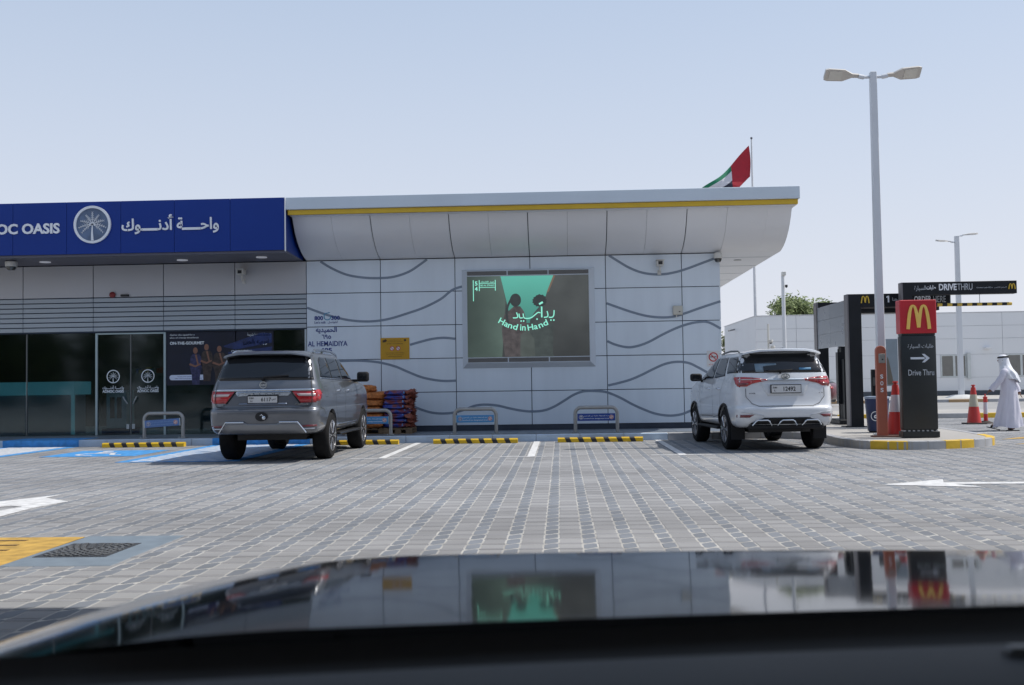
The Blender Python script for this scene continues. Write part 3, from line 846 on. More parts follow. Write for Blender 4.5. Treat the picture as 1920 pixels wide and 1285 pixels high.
# blue zones with white hatching
def hatch_zone(x0_, x1_, y0, y1, label, n=12):
    sheet('blue_zone', [[(x0_, y0), (x1_, y0), (x1_, y1), (x0_, y1)]], M_pb, label)
    hs = []
    st = (y1 - y0) / n
    b = 0.22
    for k in range(-3, n):
        a0 = y0 + k * st + 0.05; 
        p = [(x0_ + b, a0), (x0_ + b, a0 + 0.23), (x1_ - b, a0 + 0.23 + (x1_ - x0_) * 0.7), (x1_ - b, a0 + (x1_ - x0_) * 0.7)]
        q = []
        for (x, y) in p: q.append((x, y))
        # clip to the zone
        if q[2][1] > y1 - 0.1 and q[0][1] > y1 - 0.25: continue
        def clip(poly, ymin, ymax):
            for s_, lim in ((1, ymin), (-1, -ymax)):
                o_ = []
                for i in range(len(poly)):
                    P_, Q_ = poly[i - 1], poly[i]
                    a_, b_ = s_ * P_[1] - lim, s_ * Q_[1] - lim
                    if a_ * b_ < 0:
                        t = a_ / (a_ - b_); o_.append((P_[0] + (Q_[0] - P_[0]) * t, P_[1] + (Q_[1] - P_[1]) * t))
                    if b_ >= 0: o_.append(Q_)
                poly = o_
                if len(poly) < 3: return None
            return poly
        c_ = clip(q, y0 + 0.1, y1 - 0.1)
        if c_: hs.append(c_)
    sheet('zone_hatching', hs, M_pw, 'white hatching on the ' + label, z=0.008)
hatch_zone(-7.80, -5.60, 18.35, 23.55, 'blue loading zone partly under the grey car')
hatch_zone(-12.6, -10.85, 19.4, 23.55, 'blue zone at the left edge of the forecourt')
# blue on the kerb faces next to the zones
for xa, xb, lab in ((-7.80, -5.60, 'right'), (-12.6, -10.85, 'left')):
    mb = MB(); mb.box(xa, xb, 23.588, 23.60, 0.0, 0.153); mb.box(xa, xb, 23.588, 23.76, 0.151, 0.155)
    ob('blue_kerb_paint', mb, M_pb, kind='structure', label='blue painted stretch of kerb at the %s blue zone' % lab)
# raised blue floor patch of the left zone on the platform
mb = MB(); mb.box(-12.6, -10.85, 23.76, 24.6, 0.1515, 0.1555); ob('blue_platform_paint', mb, M_pb, kind='structure', label='blue paint continuing onto the platform at the left zone')
sheet('accessible_bay', [[(-10.0, 20.05), (-8.15, 20.05), (-8.15, 21.95), (-10.0, 21.95)]], M_pb, 'blue painted square of the accessible parking bay')
WS = MB()
cxw, cyw = -9.2, 20.95
WS.stroke([(cxw - .42 * math.cos(a) + 0.05, cyw - 0.35 + .42 * math.sin(a)) for a in [R(x_) for x_ in range(-100, 160, 20)]], 0.10, 0.005, 0.009, 'xy')
WS.stroke([(cxw - 0.12, cyw + 0.60), (cxw - 0.10, cyw - 0.02), (cxw + 0.35, cyw - 0.05), (cxw + 0.55, cyw - 0.62), (cxw + 0.75, cyw - 0.60)], 0.12, 0.0055, 0.0095, 'xy')
WS.stroke([(cxw - 0.1, cyw + 0.30), (cxw + 0.28, cyw + 0.28)], 0.10, 0.006, 0.010, 'xy')
WS.prism(ring_pts(cxw - 0.14, cyw + 0.80, 0.13, 14), 0.005, 0.009, 'xy')
WS.v = [(cxw + (p[0] - cxw) * 0.82, cyw + (p[1] - cyw) * 0.82, p[2]) for p in WS.v]
o = ob('wheelchair_symbol', WS, M_pw, kind='structure', label='white wheelchair symbol on the blue bay')
# arrows
AR = [(3.82, 13.0), (4.75, 13.62), (4.62, 13.22), (6.6, 13.12), (6.6, 12.93), (4.68, 12.99), (4.86, 12.60)]
sheet('lane_arrow', [AR], M_pw, 'white lane arrow on the paving at the right, pointing left')
AL = [[(-6.75, 12.25), (-6.10, 12.72), (-5.62, 11.95)], [(-6.02, 12.45), (-5.84, 12.36), (-6.1, 11.2), (-6.35, 10.55), (-6.9, 10.2), (-7.2, 10.7), (-6.6, 11.1), (-6.35, 11.6)]]
AL = [[tuple(at(*p)) for p in ((-60, 948), (115, 928), (85, 934), (127, 941), (60, 953), (0, 969), (-60, 985), (-60, 972), (0, 958), (42, 951), (20, 949), (0, 951), (-60, 962))]]
mb = MB(); mb.prism(AL[0], 0.001, 0.004, 'xy'); ob('turn_arrow', mb, M_pw, kind='structure', label='white curved turn arrow at the left edge of the paving')
for q in ([(8.95, 22.2), (9.6, 22.85), (10.4, 23.6), (10.7, 23.3), (9.8, 22.5)], [(8.5, 20.5), (9.5, 21.4), (10.4, 22.2), (10.7, 21.8), (9.3, 20.8)]):
    sheet('yellow_mark', [q], M_py, 'pale yellow painted stripe on the lane right of the island', group='yellow stripes right of the island')
sheet('white_edge_line', [[(8.55, 24.6), (11.0, 25.0), (11.0, 25.12), (8.55, 24.75)]], M_pw, 'thin pale line across the lane entrance')

# manhole with yellow hatched surround
M_steel = mat('frame_bluegrey', (0.17, 0.21, 0.25), 0.6, var=0.12, vs=6, bump=0.1)
man = thing('manhole', 'square iron manhole cover in a blue grey concrete surround at the lower left', 'manhole', (-3.75, 8.4, 0))
mb = MB(); mb.box(-4.12, -3.27, 7.62, 9.16, -0.02, 0.001); ob('surround', mb, M_steel, man, W=True, bevel=0.004)
cov = MB(); cov.box(-4.05, -3.48, 8.02, 8.72, -0.01, 0.004)
M_iron = mat('cast_iron', (0.035, 0.037, 0.042), 0.6, var=0.3, vs=20)
ob('cover', cov, M_iron, man, W=True)
mb = MB()
rr = random.Random(5)
for ring_ in range(1, 10):
    rad_ = 0.05 * ring_; na = max(5, int(rad_ * 2 * math.pi / 0.062))
    for k in range(na):
        a = 2 * math.pi * (k + 0.5 * (ring_ % 2)) / na; x = -3.76 + rad_ * math.cos(a); y = 8.37 + rad_ * math.sin(a)
        if not (-4.02 < x < -3.51 and 8.05 < y < 8.69): continue
        ra_, ta_ = 0.013, 0.022
        c1, s1 = math.cos(a), math.sin(a)
        mb.prism([(x + dr * c1 - dt * s1, y + dr * s1 + dt * c1) for dr, dt in ((-ra_, -ta_), (ra_, -ta_), (ra_, ta_), (-ra_, ta_))], 0.004, 0.012, 'xy')
o = ob('cover_studs', mb, mat('worn_iron', (0.12, 0.125, 0.13), 0.5), man, W=True); o['kind'] = 'stuff'
sheet('yellow_box', [[(-4.10, 7.50), (-4.13, 9.10), (-6.3, 9.10), (-6.3, 7.50)]], M_py, 'yellow painted square beside the manhole', z=0.004)
for k in range(5):
    yy = 7.75 + 0.27 * k
    sheet('yellow_box_stripe', [[(-5.9, yy), (-4.30 - (0.06 * k), yy + 0.05), (-4.30 - 0.06 * k, yy + 0.10), (-5.9, yy + 0.06)]], mat('stripe_brown', (0.16, 0.10, 0.04), 0.8), 'thin dark stripe across the yellow painted square', z=0.008, group='dark stripes of the yellow square')  # dark brown hatch stripes across the yellow square

# ------------------------------------------------------------------ wheel stops
def wheel_stop(x, y, label):
    t = thing('wheel_stop', label, 'wheel stop', (x, y, 0), group='yellow and black wheel stops')
    sec = [(-0.075, 0.0), (0.075, 0.0), (0.075, 0.075), (0.05, 0.10), (-0.05, 0.10), (-0.075, 0.075)]
    my, mk = mat('rubber_yellow', (0.70, 0.44, 0.015), 0.5, var=0.1, vs=8), mat('rubber_black', (0.02, 0.02, 0.025), 0.6)
    # alternating slanted blocks
    n = 7; L = 1.83; x0_ = -L / 2; yw, kw, sl = 0.165, 0.11, 0.05
    cur = x0_; k = 0; total = n * yw + (n - 1) * kw; s_ = L / total
    for k in range(2 * n - 1):
        w_ = (yw if k % 2 == 0 else kw) * s_
        a, b = cur, cur + w_; cur = b
        mb = MB(); v = []
        for (e, xx) in ((0, a), (1, b)):
            for (yy, zz) in sec:
                sh = 0.0
                if not ((k == 0 and e == 0) or (k == 2 * n - 2 and e == 1)): sh = 0.045 * (1 - zz / 0.1) - 0.02
                v.append((xx + sh, yy, zz))
        m = len(sec)
        f = [tuple(range(m))[::-1], tuple(range(m, 2 * m))] + [(i, (i + 1) % m, (i + 1) % m + m, i + m) for i in range(m)]
        mb.add(v, f)
        ob('yellow_block' if k % 2 == 0 else 'black_block', mb, my if k % 2 == 0 else mk, t, recalc=True)
    return t
wheel_stop(-9.20, 23.2, 'yellow and black wheel stop in front of the shop doors')
wheel_stop(-4.45, 23.1, 'yellow and black wheel stop partly hidden by the grey car')
wheel_stop(-1.86, 23.1, 'yellow and black wheel stop below the light blue hoop sign in the middle')
wheel_stop(0.83, 23.1, 'yellow and black wheel stop below the dark blue hoop sign')

# ------------------------------------------------------------------ hoop barriers
def hoop(x, y, wd, label, scol, h=0.61, tilt=0.0, sw=None):
    t = thing('hoop_barrier', label, 'barrier', (x, y, 0.15), group='steel hoop barriers along the platform')
    r_ = 0.14; pts = []
    a = wd / 2 - 0.042
    pts.append((-a, 0, 0.0)); pts.append((-a, 0, h - 0.042 - r_))
    for k in range(1, 8):
        an = math.pi - k * math.pi / 16
        pts.append((-a + r_ + r_ * math.cos(an), 0, h - 0.042 - r_ + r_ * math.sin(an)))
    pts += [(-p[0], 0, p[2]) for p in pts[::-1]]
    mb = MB(); mb.tube(pts, 0.041, 14)
    ob('hoop', mb, mat('galvanised_steel', (0.34, 0.34, 0.335), 0.42, metal=0.45, var=0.1, vs=7), t, smooth=True)
    for s_ in (-1, 1):
        mb = MB(); mb.box(s_ * a - 0.085, s_ * a + 0.085, -0.085, 0.085, 0, 0.012)
        ob('foot_plate', mb, mat('galvanised_steel', (0, 0, 0)), t)
        for bx_ in (-1, 1):
            mb = MB(); mb.lathe([(0.013, 0.012), (0.013, 0.035), (0, 0.037)], 8, (s_ * a + bx_ * 0.065, -0.065, 0)); ob('bolt', mb, M_alu, t)
    w2 = (sw or wd - 0.18) / 2
    sm = mat('hoop_sign_' + scol[0], scol[1], 0.45, var=0.06)
    mb = MB(); mb.box(-w2, w2, -0.052, -0.045, 0.265, 0.43)
    if tilt: mb.xf(RY(tilt))
    sg = ob('sign_plate', mb, sm, t, bevel=0.003)
    mb = MB()
    for s_ in (-1, 1): mb.box(s_ * w2 - 0.012 + (0.012 * s_), s_ * w2 + 0.012 + 0.012 * s_, -0.05, -0.01, 0.26, 0.435)
    if tilt: mb.xf(RY(tilt))
    ob('clamp', mb, M_alu, t)['kind'] = 'stuff'
    for s_ in (-1, 1):
        mb = MB(); cx_ = s_ * (w2 - 0.085)
        mb.prism(ring_pts(cx_, 0.348, 0.05, 20), -0.0535, -0.0525)
        mb.xf(RY(tilt)) if tilt else None
        ob('badge', mb, mat('badge_white', (0.62, 0.62, 0.62), 0.5), sg)
        mb = MB(); mb.stroke(ring_pts(cx_, 0.348, 0.038, 18), 0.010, -0.056, -0.0545, closed=True)
        if s_ > 0: mb.stroke([(cx_ - 0.025, 0.373), (cx_ + 0.025, 0.323)], 0.010, -0.0565, -0.0545)
        else: mb.stroke([(cx_ - 0.03, 0.348), (cx_ + 0.03, 0.348)], 0.02, -0.056, -0.0545)
        mb.xf(RY(tilt)) if tilt else None
        ob('badge_mark', mb, mat('badge_red', (0.45, 0.03, 0.03), 0.5) if s_ > 0 else M_navy, sg)
    for zz, txt, ar in ((0.375, 'هذه المنطقة خالية من التدخين', True), (0.315, 'smoke-free designated area', False)):
        mb = text_mb(txt, width=(w2 * 2 - 0.28), height=0.032, bold=0.01, depth=0.002, ar=ar); mb.xf(T(0, -0.0535, zz))
        if tilt: mb.xf(RY(tilt))
        ob('sign_lettering', mb, M_print if scol[0] != 'pale' else mat('faded_print', (0.25, 0.38, 0.58), 0.6), sg)
    return t
hoop(-9.08, 24.05, 0.98, 'steel hoop with faded slanted blue sign in front of the shop doors', ('pale', (0.10, 0.19, 0.42)), tilt=R(-3.5))
hoop(-4.33, 24.05, 1.03, 'steel hoop with bright blue sign partly hidden by the grey car', ('bright', (0.06, 0.25, 0.52)))
hoop(-1.945, 24.15, 1.03, 'steel hoop with light blue sign in the middle of the white wall', ('bright', (0.07, 0.24, 0.50)))
hoop(0.79, 24.2, 1.03, 'steel hoop with dark blue sign right of the video screen', ('dark', (0.012, 0.05, 0.27)))
# ------------------------------------------------------------------ video screen on the wall
scr = thing('video_screen', 'large framed video screen on the white wall showing Hand in Hand', 'screen', (-0.76, WY, 2.9))
M_frw = mat('screen_frame', (0.55, 0.60, 0.66), 0.4, var=0.03)
D0 = (-2.233, 0.714, 1.925, 3.893)      # display
IN = (-2.245, 0.73, 1.79, 4.03)
OUT = (-2.37, 0.86, 1.665, 4.07)
def frame_piece(a, b, c_, d_, name='frame'):
    # a,b on the wall (outer), c,d on the front (inner): slanted reveal
    mb = MB(); mb.add([(a[0], WY - 0.002, a[1]), (b[0], WY - 0.002, b[1]), (d_[0], WY - 0.13, d_[1]), (c_[0], WY - 0.13, c_[1]), (a[0], WY + 0.02, a[1]), (b[0], WY + 0.02, b[1]), (d_[0], WY + 0.02, d_[1]), (c_[0], WY + 0.02, c_[1])],
           [(0, 1, 2, 3), (4, 7, 6, 5), (0, 4, 5, 1), (3, 2, 6, 7), (0, 3, 7, 4), (1, 5, 6, 2)])
    ob(name, mb, M_frw, scr, W=True, recalc=True)
oc = [(OUT[0], OUT[2]), (OUT[1], OUT[2]), (OUT[1], OUT[3]), (OUT[0], OUT[3])]
ic = [(IN[0], IN[2]), (IN[1], IN[2]), (IN[1], IN[3]), (IN[0], IN[3])]
for i in range(4): frame_piece(oc[i], oc[(i + 1) % 4], ic[i], ic[(i + 1) % 4])
FY0 = WY - 0.128
mb = MB(); mb.box(IN[0], IN[1], FY0, WY + 0.02, IN[2], IN[3]); ob('cabinet', mb, M_frw, scr, W=True)
M_grl = mat('grille_dark', (0.10, 0.10, 0.10), 0.5)
for (z0_, z1_) in ((3.915, 4.015), (1.805, 1.905)):
    for k in range(3):
        xa = IN[0] + 0.015 + k * (IN[1] - IN[0]) / 3; xb = IN[0] - 0.015 + (k + 1) * (IN[1] - IN[0]) / 3
        mb = MB(); mb.box(xa, xb, FY0 - 0.004, FY0 - 0.001, z0_, z1_); gp = ob('vent_grille', mb, M_grl, scr, W=True)
        mb = MB()
        for j in range(4): mb.box(xa, xb, FY0 - 0.009, FY0 - 0.0045, z0_ + 0.012 + j * 0.024, z0_ + 0.02 + j * 0.024)
        o = ob('vent_slats', mb, mat('grille_slat', (0.22, 0.21, 0.20), 0.4), gp, W=True); o['kind'] = 'stuff'
def em(name, c_, e=1.0, var=0.1, vs=2.0, grad=None):
    m = mat(name, (0.03, 0.03, 0.03), 0.45, emis=c_, es=e)
    n, l = m.node_tree.nodes, m.node_tree.links
    b = n['Principled BSDF']; tc = n.new('ShaderNodeTexCoord'); no = n.new('ShaderNodeTexNoise'); no.inputs['Scale'].default_value = vs; no.inputs['Detail'].default_value = 6
    mr_ = n.new('ShaderNodeMapRange'); mr_.inputs[1].default_value = .25; mr_.inputs[2].default_value = .75; mr_.inputs[3].default_value = e * (1 - var); mr_.inputs[4].default_value = e * (1 + var)
    l.new(tc.outputs['Object'], no.inputs[0]); l.new(no.outputs[0], mr_.inputs[0])
    if grad:
        sp_ = n.new('ShaderNodeSeparateXYZ'); g2 = n.new('ShaderNodeMapRange'); g2.inputs[1].default_value = grad[0]; g2.inputs[2].default_value = grad[1]; g2.inputs[3].default_value = grad[2]; g2.inputs[4].default_value = grad[3]
        mu_ = n.new('ShaderNodeMath'); mu_.operation = 'MULTIPLY'
        l.new(tc.outputs['Object'], sp_.inputs[0]); l.new(sp_.outputs[grad[4]], g2.inputs[0]); l.new(g2.outputs[0], mu_.inputs[0]); l.new(mr_.outputs[0], mu_.inputs[1]); l.new(mu_.outputs[0], b.inputs['Emission Strength'])
    else: l.new(mr_.outputs[0], b.inputs['Emission Strength'])
    return m
SY = FY0 - 0.002
def disp(name, polys, m, layer):
    mb = MB()
    for p in polys: mb.prism(p, SY - 0.0015 * layer - 0.001, SY - 0.0015 * layer)
    return ob(name, mb, m, scr, W=True)
E_wall = em('screen_wall', (0.042, 0.046, 0.045), 1.0, 0.3, 1.3, (-0.9, 1.0, 0.7, 1.35, 2))
E_wall2 = em('screen_wall_left', (0.048, 0.072, 0.060), 1.0, 0.25, 1.3, (-1.5, -0.5, 0.6, 1.5, 0))
E_sky = em('screen_sky', (0.085, 0.36, 0.29), 1.0, 0.05, 1, (-0.3, 1.0, 0.45, 1.05, 2))
E_path = em('screen_path', (0.06, 0.072, 0.065), 1.0, 0.25, 3)
E_hair = em('screen_hair', (0.022, 0.028, 0.028), 1.0, 0.2, 6)
E_shirt = em('screen_shirt', (0.04, 0.05, 0.047), 1.0, 0.3, 6)
E_dress = em('screen_dress', (0.056, 0.048, 0.048), 1.0, 0.45, 11)
E_txt = em('screen_text', (0.24, 0.74, 0.58), 1.0, 0.02, 1)
disp('display', [[(D0[0], D0[2]), (D0[1], D0[2]), (D0[1], D0[3]), (D0[0], D0[3])]], E_wall, 1)
disp('display_left_wall', [[(D0[0], D0[2]), (-1.40, D0[2]), (-1.30, 3.30), (-1.419, D0[3]), (D0[0], D0[3])]], E_wall2, 2)
disp('display_sky', [[(-1.419, 3.888), (-1.287, 3.298), (-1.22, 2.98), (-0.80, 2.74), (-0.66, 2.74), (-0.42, 3.10), (-0.303, 3.461), (-0.137, 3.888)]], E_sky, 3)
disp('display_path', [[(-1.25, D0[2]), (-0.9, 2.65), (-0.55, 2.65), (-0.15, D0[2])]], E_path, 2.5)
disp('display_roof_edge', [[(-0.137, 3.888), (-0.085, 3.888), (-0.25, 3.50), (-0.31, 3.46)]], em('screen_beige', (0.15, 0.10, 0.07), 1), 4)
disp('display_figure_left', [[(-1.22, 3.05), (-1.34, 2.95), (-1.40, 2.6), (-1.38, 2.3), (-1.33, 1.93), (-0.96, 1.93), (-0.95, 2.45), (-0.84, 2.55), (-0.80, 2.78), (-0.86, 3.02), (-0.95, 3.15), (-1.10, 3.15)]], E_dress, 5)
disp('display_head_left', [[(-1.06 + .135 * math.cos(a) , 3.30 + .16 * math.sin(a)) for a in [R(20 * i) for i in range(18)]]], E_hair, 6)
mbh = MB(); mbh.stroke(catmull([(-1.17, 3.32), (-1.25, 3.15), (-1.28, 2.95), (-1.24, 2.72)], 4), 0.05, SY - 0.012, SY - 0.010); ob('display_braid', mbh, E_hair, scr, W=True)
disp('display_figure_right', [[(-0.62, 2.98), (-0.72, 2.80), (-0.72, 2.50), (-0.62, 2.35), (-0.60, 1.93), (-0.18, 1.93), (-0.15, 2.6), (-0.18, 2.95), (-0.35, 3.12), (-0.50, 3.12)]], E_shirt, 5.5)
hp = []
for i in range(28):
    a = 2 * math.pi * i / 28; r_ = 0.155 + (0.022 if i % 2 else 0.0) + (0.02 if 0.6 < a < 1.8 else 0)
    hp.append((-0.48 + r_ * 1.02 * math.cos(a), 3.27 + r_ * 0.85 * math.sin(a)))
mbh = MB(); mbh.prism(hp, SY - 0.012, SY - 0.010); ob('display_head_right', mbh, E_hair, scr, W=True)
TY = SY - 0.014
# the curved words along an arc, letter groups set one by one
def arc_text(words, cx_, cz, rad, hgt):
    for (w_, ang, wd) in words:
        mb = text_mb(w_, width=wd, height=hgt * (1.0), bold=0.012, depth=0.002)
        mb.xf(T(cx_ + rad * math.sin(ang), TY, cz - rad * math.cos(ang)) @ RY(-ang)); ob('display_lettering', mb, E_txt, scr, W=True)
arc_text([('Ha', -0.50, .245), ('nd', -0.28, .235), ('in', -0.055, .135), ('Ha', 0.16, .245), ('nd', 0.40, .235)], -0.83, 3.72, 1.09, 0.145)
# arabic words written as strokes
mb = MB()
S_ = lambda pts, w=0.026: mb.stroke(catmull(pts, 4), w, TY - 0.002, TY)
S_([(-0.13, 3.04), (-0.14, 2.92), (-0.18, 2.87), (-0.26, 2.87)])
S_([(-0.30, 3.02), (-0.28, 2.93), (-0.30, 2.88), (-0.38, 2.87)])
mb.stroke([(-0.43, 3.13), (-0.43, 2.87)], 0.034, TY - 0.002, TY)
mb.stroke([(-0.49, 3.19), (-0.40, 3.24)], 0.045, TY - 0.002, TY)
S_([(-0.46, 2.98), (-0.52, 2.99), (-0.60, 2.93), (-0.68, 2.87), (-0.78, 2.85), (-0.86, 2.87), (-0.88, 2.97)])
S_([(-0.89, 2.87), (-0.96, 2.87), (-0.98, 2.97)])
S_([(-1.04, 3.00), (-1.01, 2.90), (-1.05, 2.87), (-1.13, 2.87)])
for x_, z_ in ((-0.93, 2.79), (-0.87, 2.79), (-0.545, 2.83), (-0.21, 2.80), (-0.14, 2.80)): mb.prism(ring_pts(x_, z_, 0.02, 8), TY - 0.002, TY)
ob('display_arabic_lettering', mb, E_txt, scr, W=True)
for xa, z0_, z1_ in ((-2.08, 3.29, 3.80), (-1.935, 3.535, 3.80), (-1.545, 3.54, 3.80)):
    mb = MB(); mb.box(xa - 0.009, xa + 0.009, TY - 0.002, TY, z0_, z1_); ob('display_rule', mb, E_txt, scr, W=True)
for z_ in (3.72, 3.62): mb = MB(); mb.box(-1.935, -1.545, TY - 0.002, TY, z_ - 0.006, z_ + 0.006); ob('display_rule', mb, E_txt, scr, W=True)
text('display_lettering', '5', -2.01, TY, 3.72, E_txt, scr, width=0.065, height=0.10, bold=0.02, depth=0.002)
text('display_lettering', '4', -2.01, TY, 3.59, E_txt, scr, width=0.07, height=0.10, bold=0.02, depth=0.002)
text('display_lettering', 'عيد الاتحاد', -1.74, TY, 3.755, E_txt, scr, width=0.33, height=0.05, bold=0.01, depth=0.002, ar=True)
text('display_lettering', 'EID AL ETIHAD', -1.74, TY, 3.67, E_txt, scr, width=0.33, height=0.04, bold=0.01, depth=0.002)

# ------------------------------------------------------------------ lettering and small things on the wall
lt = thing('wall_lettering', 'dark blue station name and phone number lettering on the wall beside the slats', 'lettering', (-5.6, WY, 2.3))
LY = WY - 0.004
text('phone_number', '800', -5.905, LY, 2.955, M_navy, lt, width=0.215, height=0.105, bold=0.03, depth=0.003)
text('phone_number', '300', -5.49, LY, 2.955, M_navy, lt, width=0.215, height=0.105, bold=0.03, depth=0.003)
mb = MB(); mb.stroke(catmull([(-5.77, 3.05), (-5.765, 2.95), (-5.71, 2.91), (-5.63, 2.93), (-5.61, 3.0)], 4), 0.022, LY - 0.003, LY); mb.stroke([(-5.76, 3.06), (-5.63, 3.09)], 0.02, LY - 0.003, LY)
ob('bag_logo', mb, mat('print_teal', (0.05, 0.25, 0.40), 0.5), lt, W=True)
text('wall_words', "Let's talk", -5.87, LY, 2.85, M_navy, lt, width=0.28, height=0.06, depth=0.003)
text('wall_words', 'لنتواصل', -5.56, LY, 2.85, M_navy, lt, width=0.24, height=0.07, depth=0.003, ar=True)
text('wall_words', 'الحميديه', -5.72, LY, 2.655, M_navy, lt, width=0.52, height=0.155, bold=0.025, depth=0.003, ar=True)
text('wall_words', '\u0666\u0669\u0665', -5.72, LY, 2.495, M_navy, lt, width=0.23, height=0.11, bold=0.02, depth=0.003)
text('wall_words', 'AL HEMAIDIYA', -5.69, LY, 2.325, M_navy, lt, width=0.98, height=0.125, bold=0.012, depth=0.003)
text('wall_words', '695', -5.72, LY, 2.165, M_navy, lt, width=0.27, height=0.115, bold=0.028, depth=0.003)

ys = thing('warning_sign', 'yellow warning notice plate on the white wall left of the video screen', 'sign', (-4.02, WY, 2.18))
mb = MB(); mb.box(-4.385, -3.675, WY - 0.018, WY - 0.001, 1.915, 2.44); ob('plate', mb, mat('plate_amber', (0.50, 0.27, 0.012), 0.45, var=0.05), ys, W=True, bevel=0.004)
YY = WY - 0.0195
M_pdk = mat('print_brown', (0.06, 0.03, 0.01), 0.5)
for z_, w_, t_, ar in ((2.385, .30, 'تحذير', True), (2.345, .36, 'يمنع التدخين واستخدام الهاتف', True), (2.30, .40, 'under surveillance', False), (2.07, .46, 'turn off engine while refuelling', False), (2.03, .42, 'ممنوع التدخين في هذه المنطقة', True), (1.985, .34, 'smoking prohibited', False)):
    text('sign_lettering', t_, -4.03, YY, z_, M_pdk, ys, width=w_, height=0.026, depth=0.0015, ar=ar)
for x_ in (-4.10, -3.95):
    mb = MB(); mb.prism(ring_pts(x_, 2.18, 0.055, 18), YY - 0.001, YY); ob('prohibition_disc', mb, mat('badge_white', (0, 0, 0)), ys, W=True)
    mb = MB(); mb.stroke(ring_pts(x_, 2.18, 0.05, 18), 0.014, YY - 0.003, YY - 0.001, closed=True); mb.stroke([(x_ - .035, 2.215), (x_ + .035, 2.145)], 0.012, YY - 0.003, YY - 0.001); ob('prohibition_ring', mb, mat('badge_red', (0, 0, 0)), ys, W=True)
mb = MB(); mb.prism([(-4.35, 2.37), (-4.25, 2.41), (-4.22, 2.37), (-4.27, 2.33)], YY - 0.002, YY); mb.prism([(-4.33, 2.33), (-4.30, 2.33), (-4.29, 2.37), (-4.32, 2.37)], YY - 0.0015, YY); ob('camera_pictogram', mb, M_pdk, ys, W=True)
mb = MB(); mb.prism(ring_pts(-3.78, 2.38, 0.03, 12), YY - 0.002, YY); ob('emblem_print', mb, M_pdk, ys, W=True)

ns = thing('no_smoking_sign', 'round red no smoking sign low on the right end of the wall', 'sign', (3.68, WY, 1.84))
mb = MB(); mb.box(3.53, 3.84, WY - 0.012, WY - 0.004, 1.62, 2.0); ob('plate', mb, mat('badge_white', (0, 0, 0)), ns, W=True)
mb = MB(); mb.stroke(ring_pts(3.685, 1.85, 0.10, 24), 0.028, WY - 0.015, WY - 0.012, closed=True); mb.stroke([(3.62, 1.915), (3.75, 1.785)], 0.024, WY - 0.016, WY - 0.012); ob('red_ring', mb, mat('badge_red', (0, 0, 0)), ns, W=True)
mb = MB(); mb.box(3.61, 3.76, WY - 0.0135, WY - 0.0122, 1.842, 1.862); ob('cigarette', mb, M_black, ns, W=True)
text('sign_lettering', 'NO SMOKING', 3.685, WY - 0.0125, 1.67, mat('badge_red', (0, 0, 0)), ns, width=0.22, height=0.035, depth=0.001)

M_camw = mat('camera_white', (0.58, 0.57, 0.54), 0.45)
def cctv(x, z, label, y=WY, s=1.0):
    t = thing('security_camera', label, 'security camera', (x, y, z))
    mb = MB(); mb.box(-0.085 * s, 0.085 * s, -0.36 * s, -0.08 * s, -0.03 * s, 0.10 * s); ob('housing', mb, M_camw, t, bevel=0.012)
    mb = MB(); mb.box(-0.10 * s, 0.10 * s, -0.40 * s, -0.06 * s, 0.102 * s, 0.114 * s); ob('sunshield', mb, M_camw, t)
    mb = MB(); mb.box(-0.05 * s, 0.05 * s, -0.364 * s, -0.361 * s, -0.005 * s, 0.075 * s); ob('lens_window', mb, M_black, t)
    mb = MB(); mb.tube([(0, -0.003, -0.16 * s), (0, -0.12 * s, -0.16 * s), (0, -0.17 * s, -0.12 * s), (0, -0.18 * s, -0.03 * s)], 0.022 * s, 8); ob('bracket', mb, M_camw, t, smooth=True)
    mb = MB(); mb.box(-0.045 * s, 0.045 * s, -0.03 * s, -0.002, -0.22 * s, -0.11 * s); ob('wall_plate', mb, M_camw, t, bevel=0.006)
    return t
cctv(-7.76, 4.06, 'white box camera on the grey panels left of the curved canopy')
cctv(2.43, 4.08, 'white box camera high on the white wall right of the video screen')
def dome(x, y, z, label, r_=0.10):
    t = thing('dome_camera', label, 'security camera', (x, y, z))
    mb = MB(); mb.lathe([(r_ * 0.7, 0), (r_ * 1.05, -0.03), (r_ * 1.08, -0.13), (r_ * 0.95, -0.145)], 20); ob('housing', mb, M_camw, t, smooth=True)
    mb = MB(); mb.lathe([(r_ * 0.93, -0.146), (r_ * 0.86, -0.19), (r_ * 0.6, -0.23), (0, -0.245)], 18); ob('dome', mb, mat('dome_dark', (0.015, 0.018, 0.02), 0.1, coat=1), t, smooth=True)
dome(3.83, WY - 0.14, 4.36, 'dome camera under the canopy at the right corner of the wall')
dome(-13.0, 24.7, 4.375, 'white dome camera under the blue sign at the left edge', 0.13)
jb = thing('junction_box', 'small beige junction box on the right half of the white wall', 'box', (2.85, WY, 2.99))
mb = MB(); mb.box(-0.115, 0.115, -0.09, -0.002, -0.11, 0.11); ob('box_body', mb, mat('box_beige', (0.50, 0.48, 0.42), 0.5), jb, bevel=0.01)
mb = MB(); mb.box(0.02, 0.06, -0.094, -0.0905, -0.045, -0.025); ob('indicator', mb, M_black, jb)
mb = MB(); mb.tube([(-0.03, -0.04, -0.11), (-0.03, -0.04, -0.17)], 0.015, 8); ob('gland', mb, M_camw, jb)
mb = MB(); mb.lathe([(0.03, 0), (0.075, -0.01), (0.07, -0.06), (0.03, -0.085), (0, -0.088)], 16, axis='y'); 
al = thing('alarm_sounder', 'small red alarm sounder on the grey panels above the slats', 'alarm', (-11.05, WY - 0.001, 3.62)); ob('sounder', mb, mat('alarm_red', (0.22, 0.02, 0.02), 0.4), al, smooth=True)
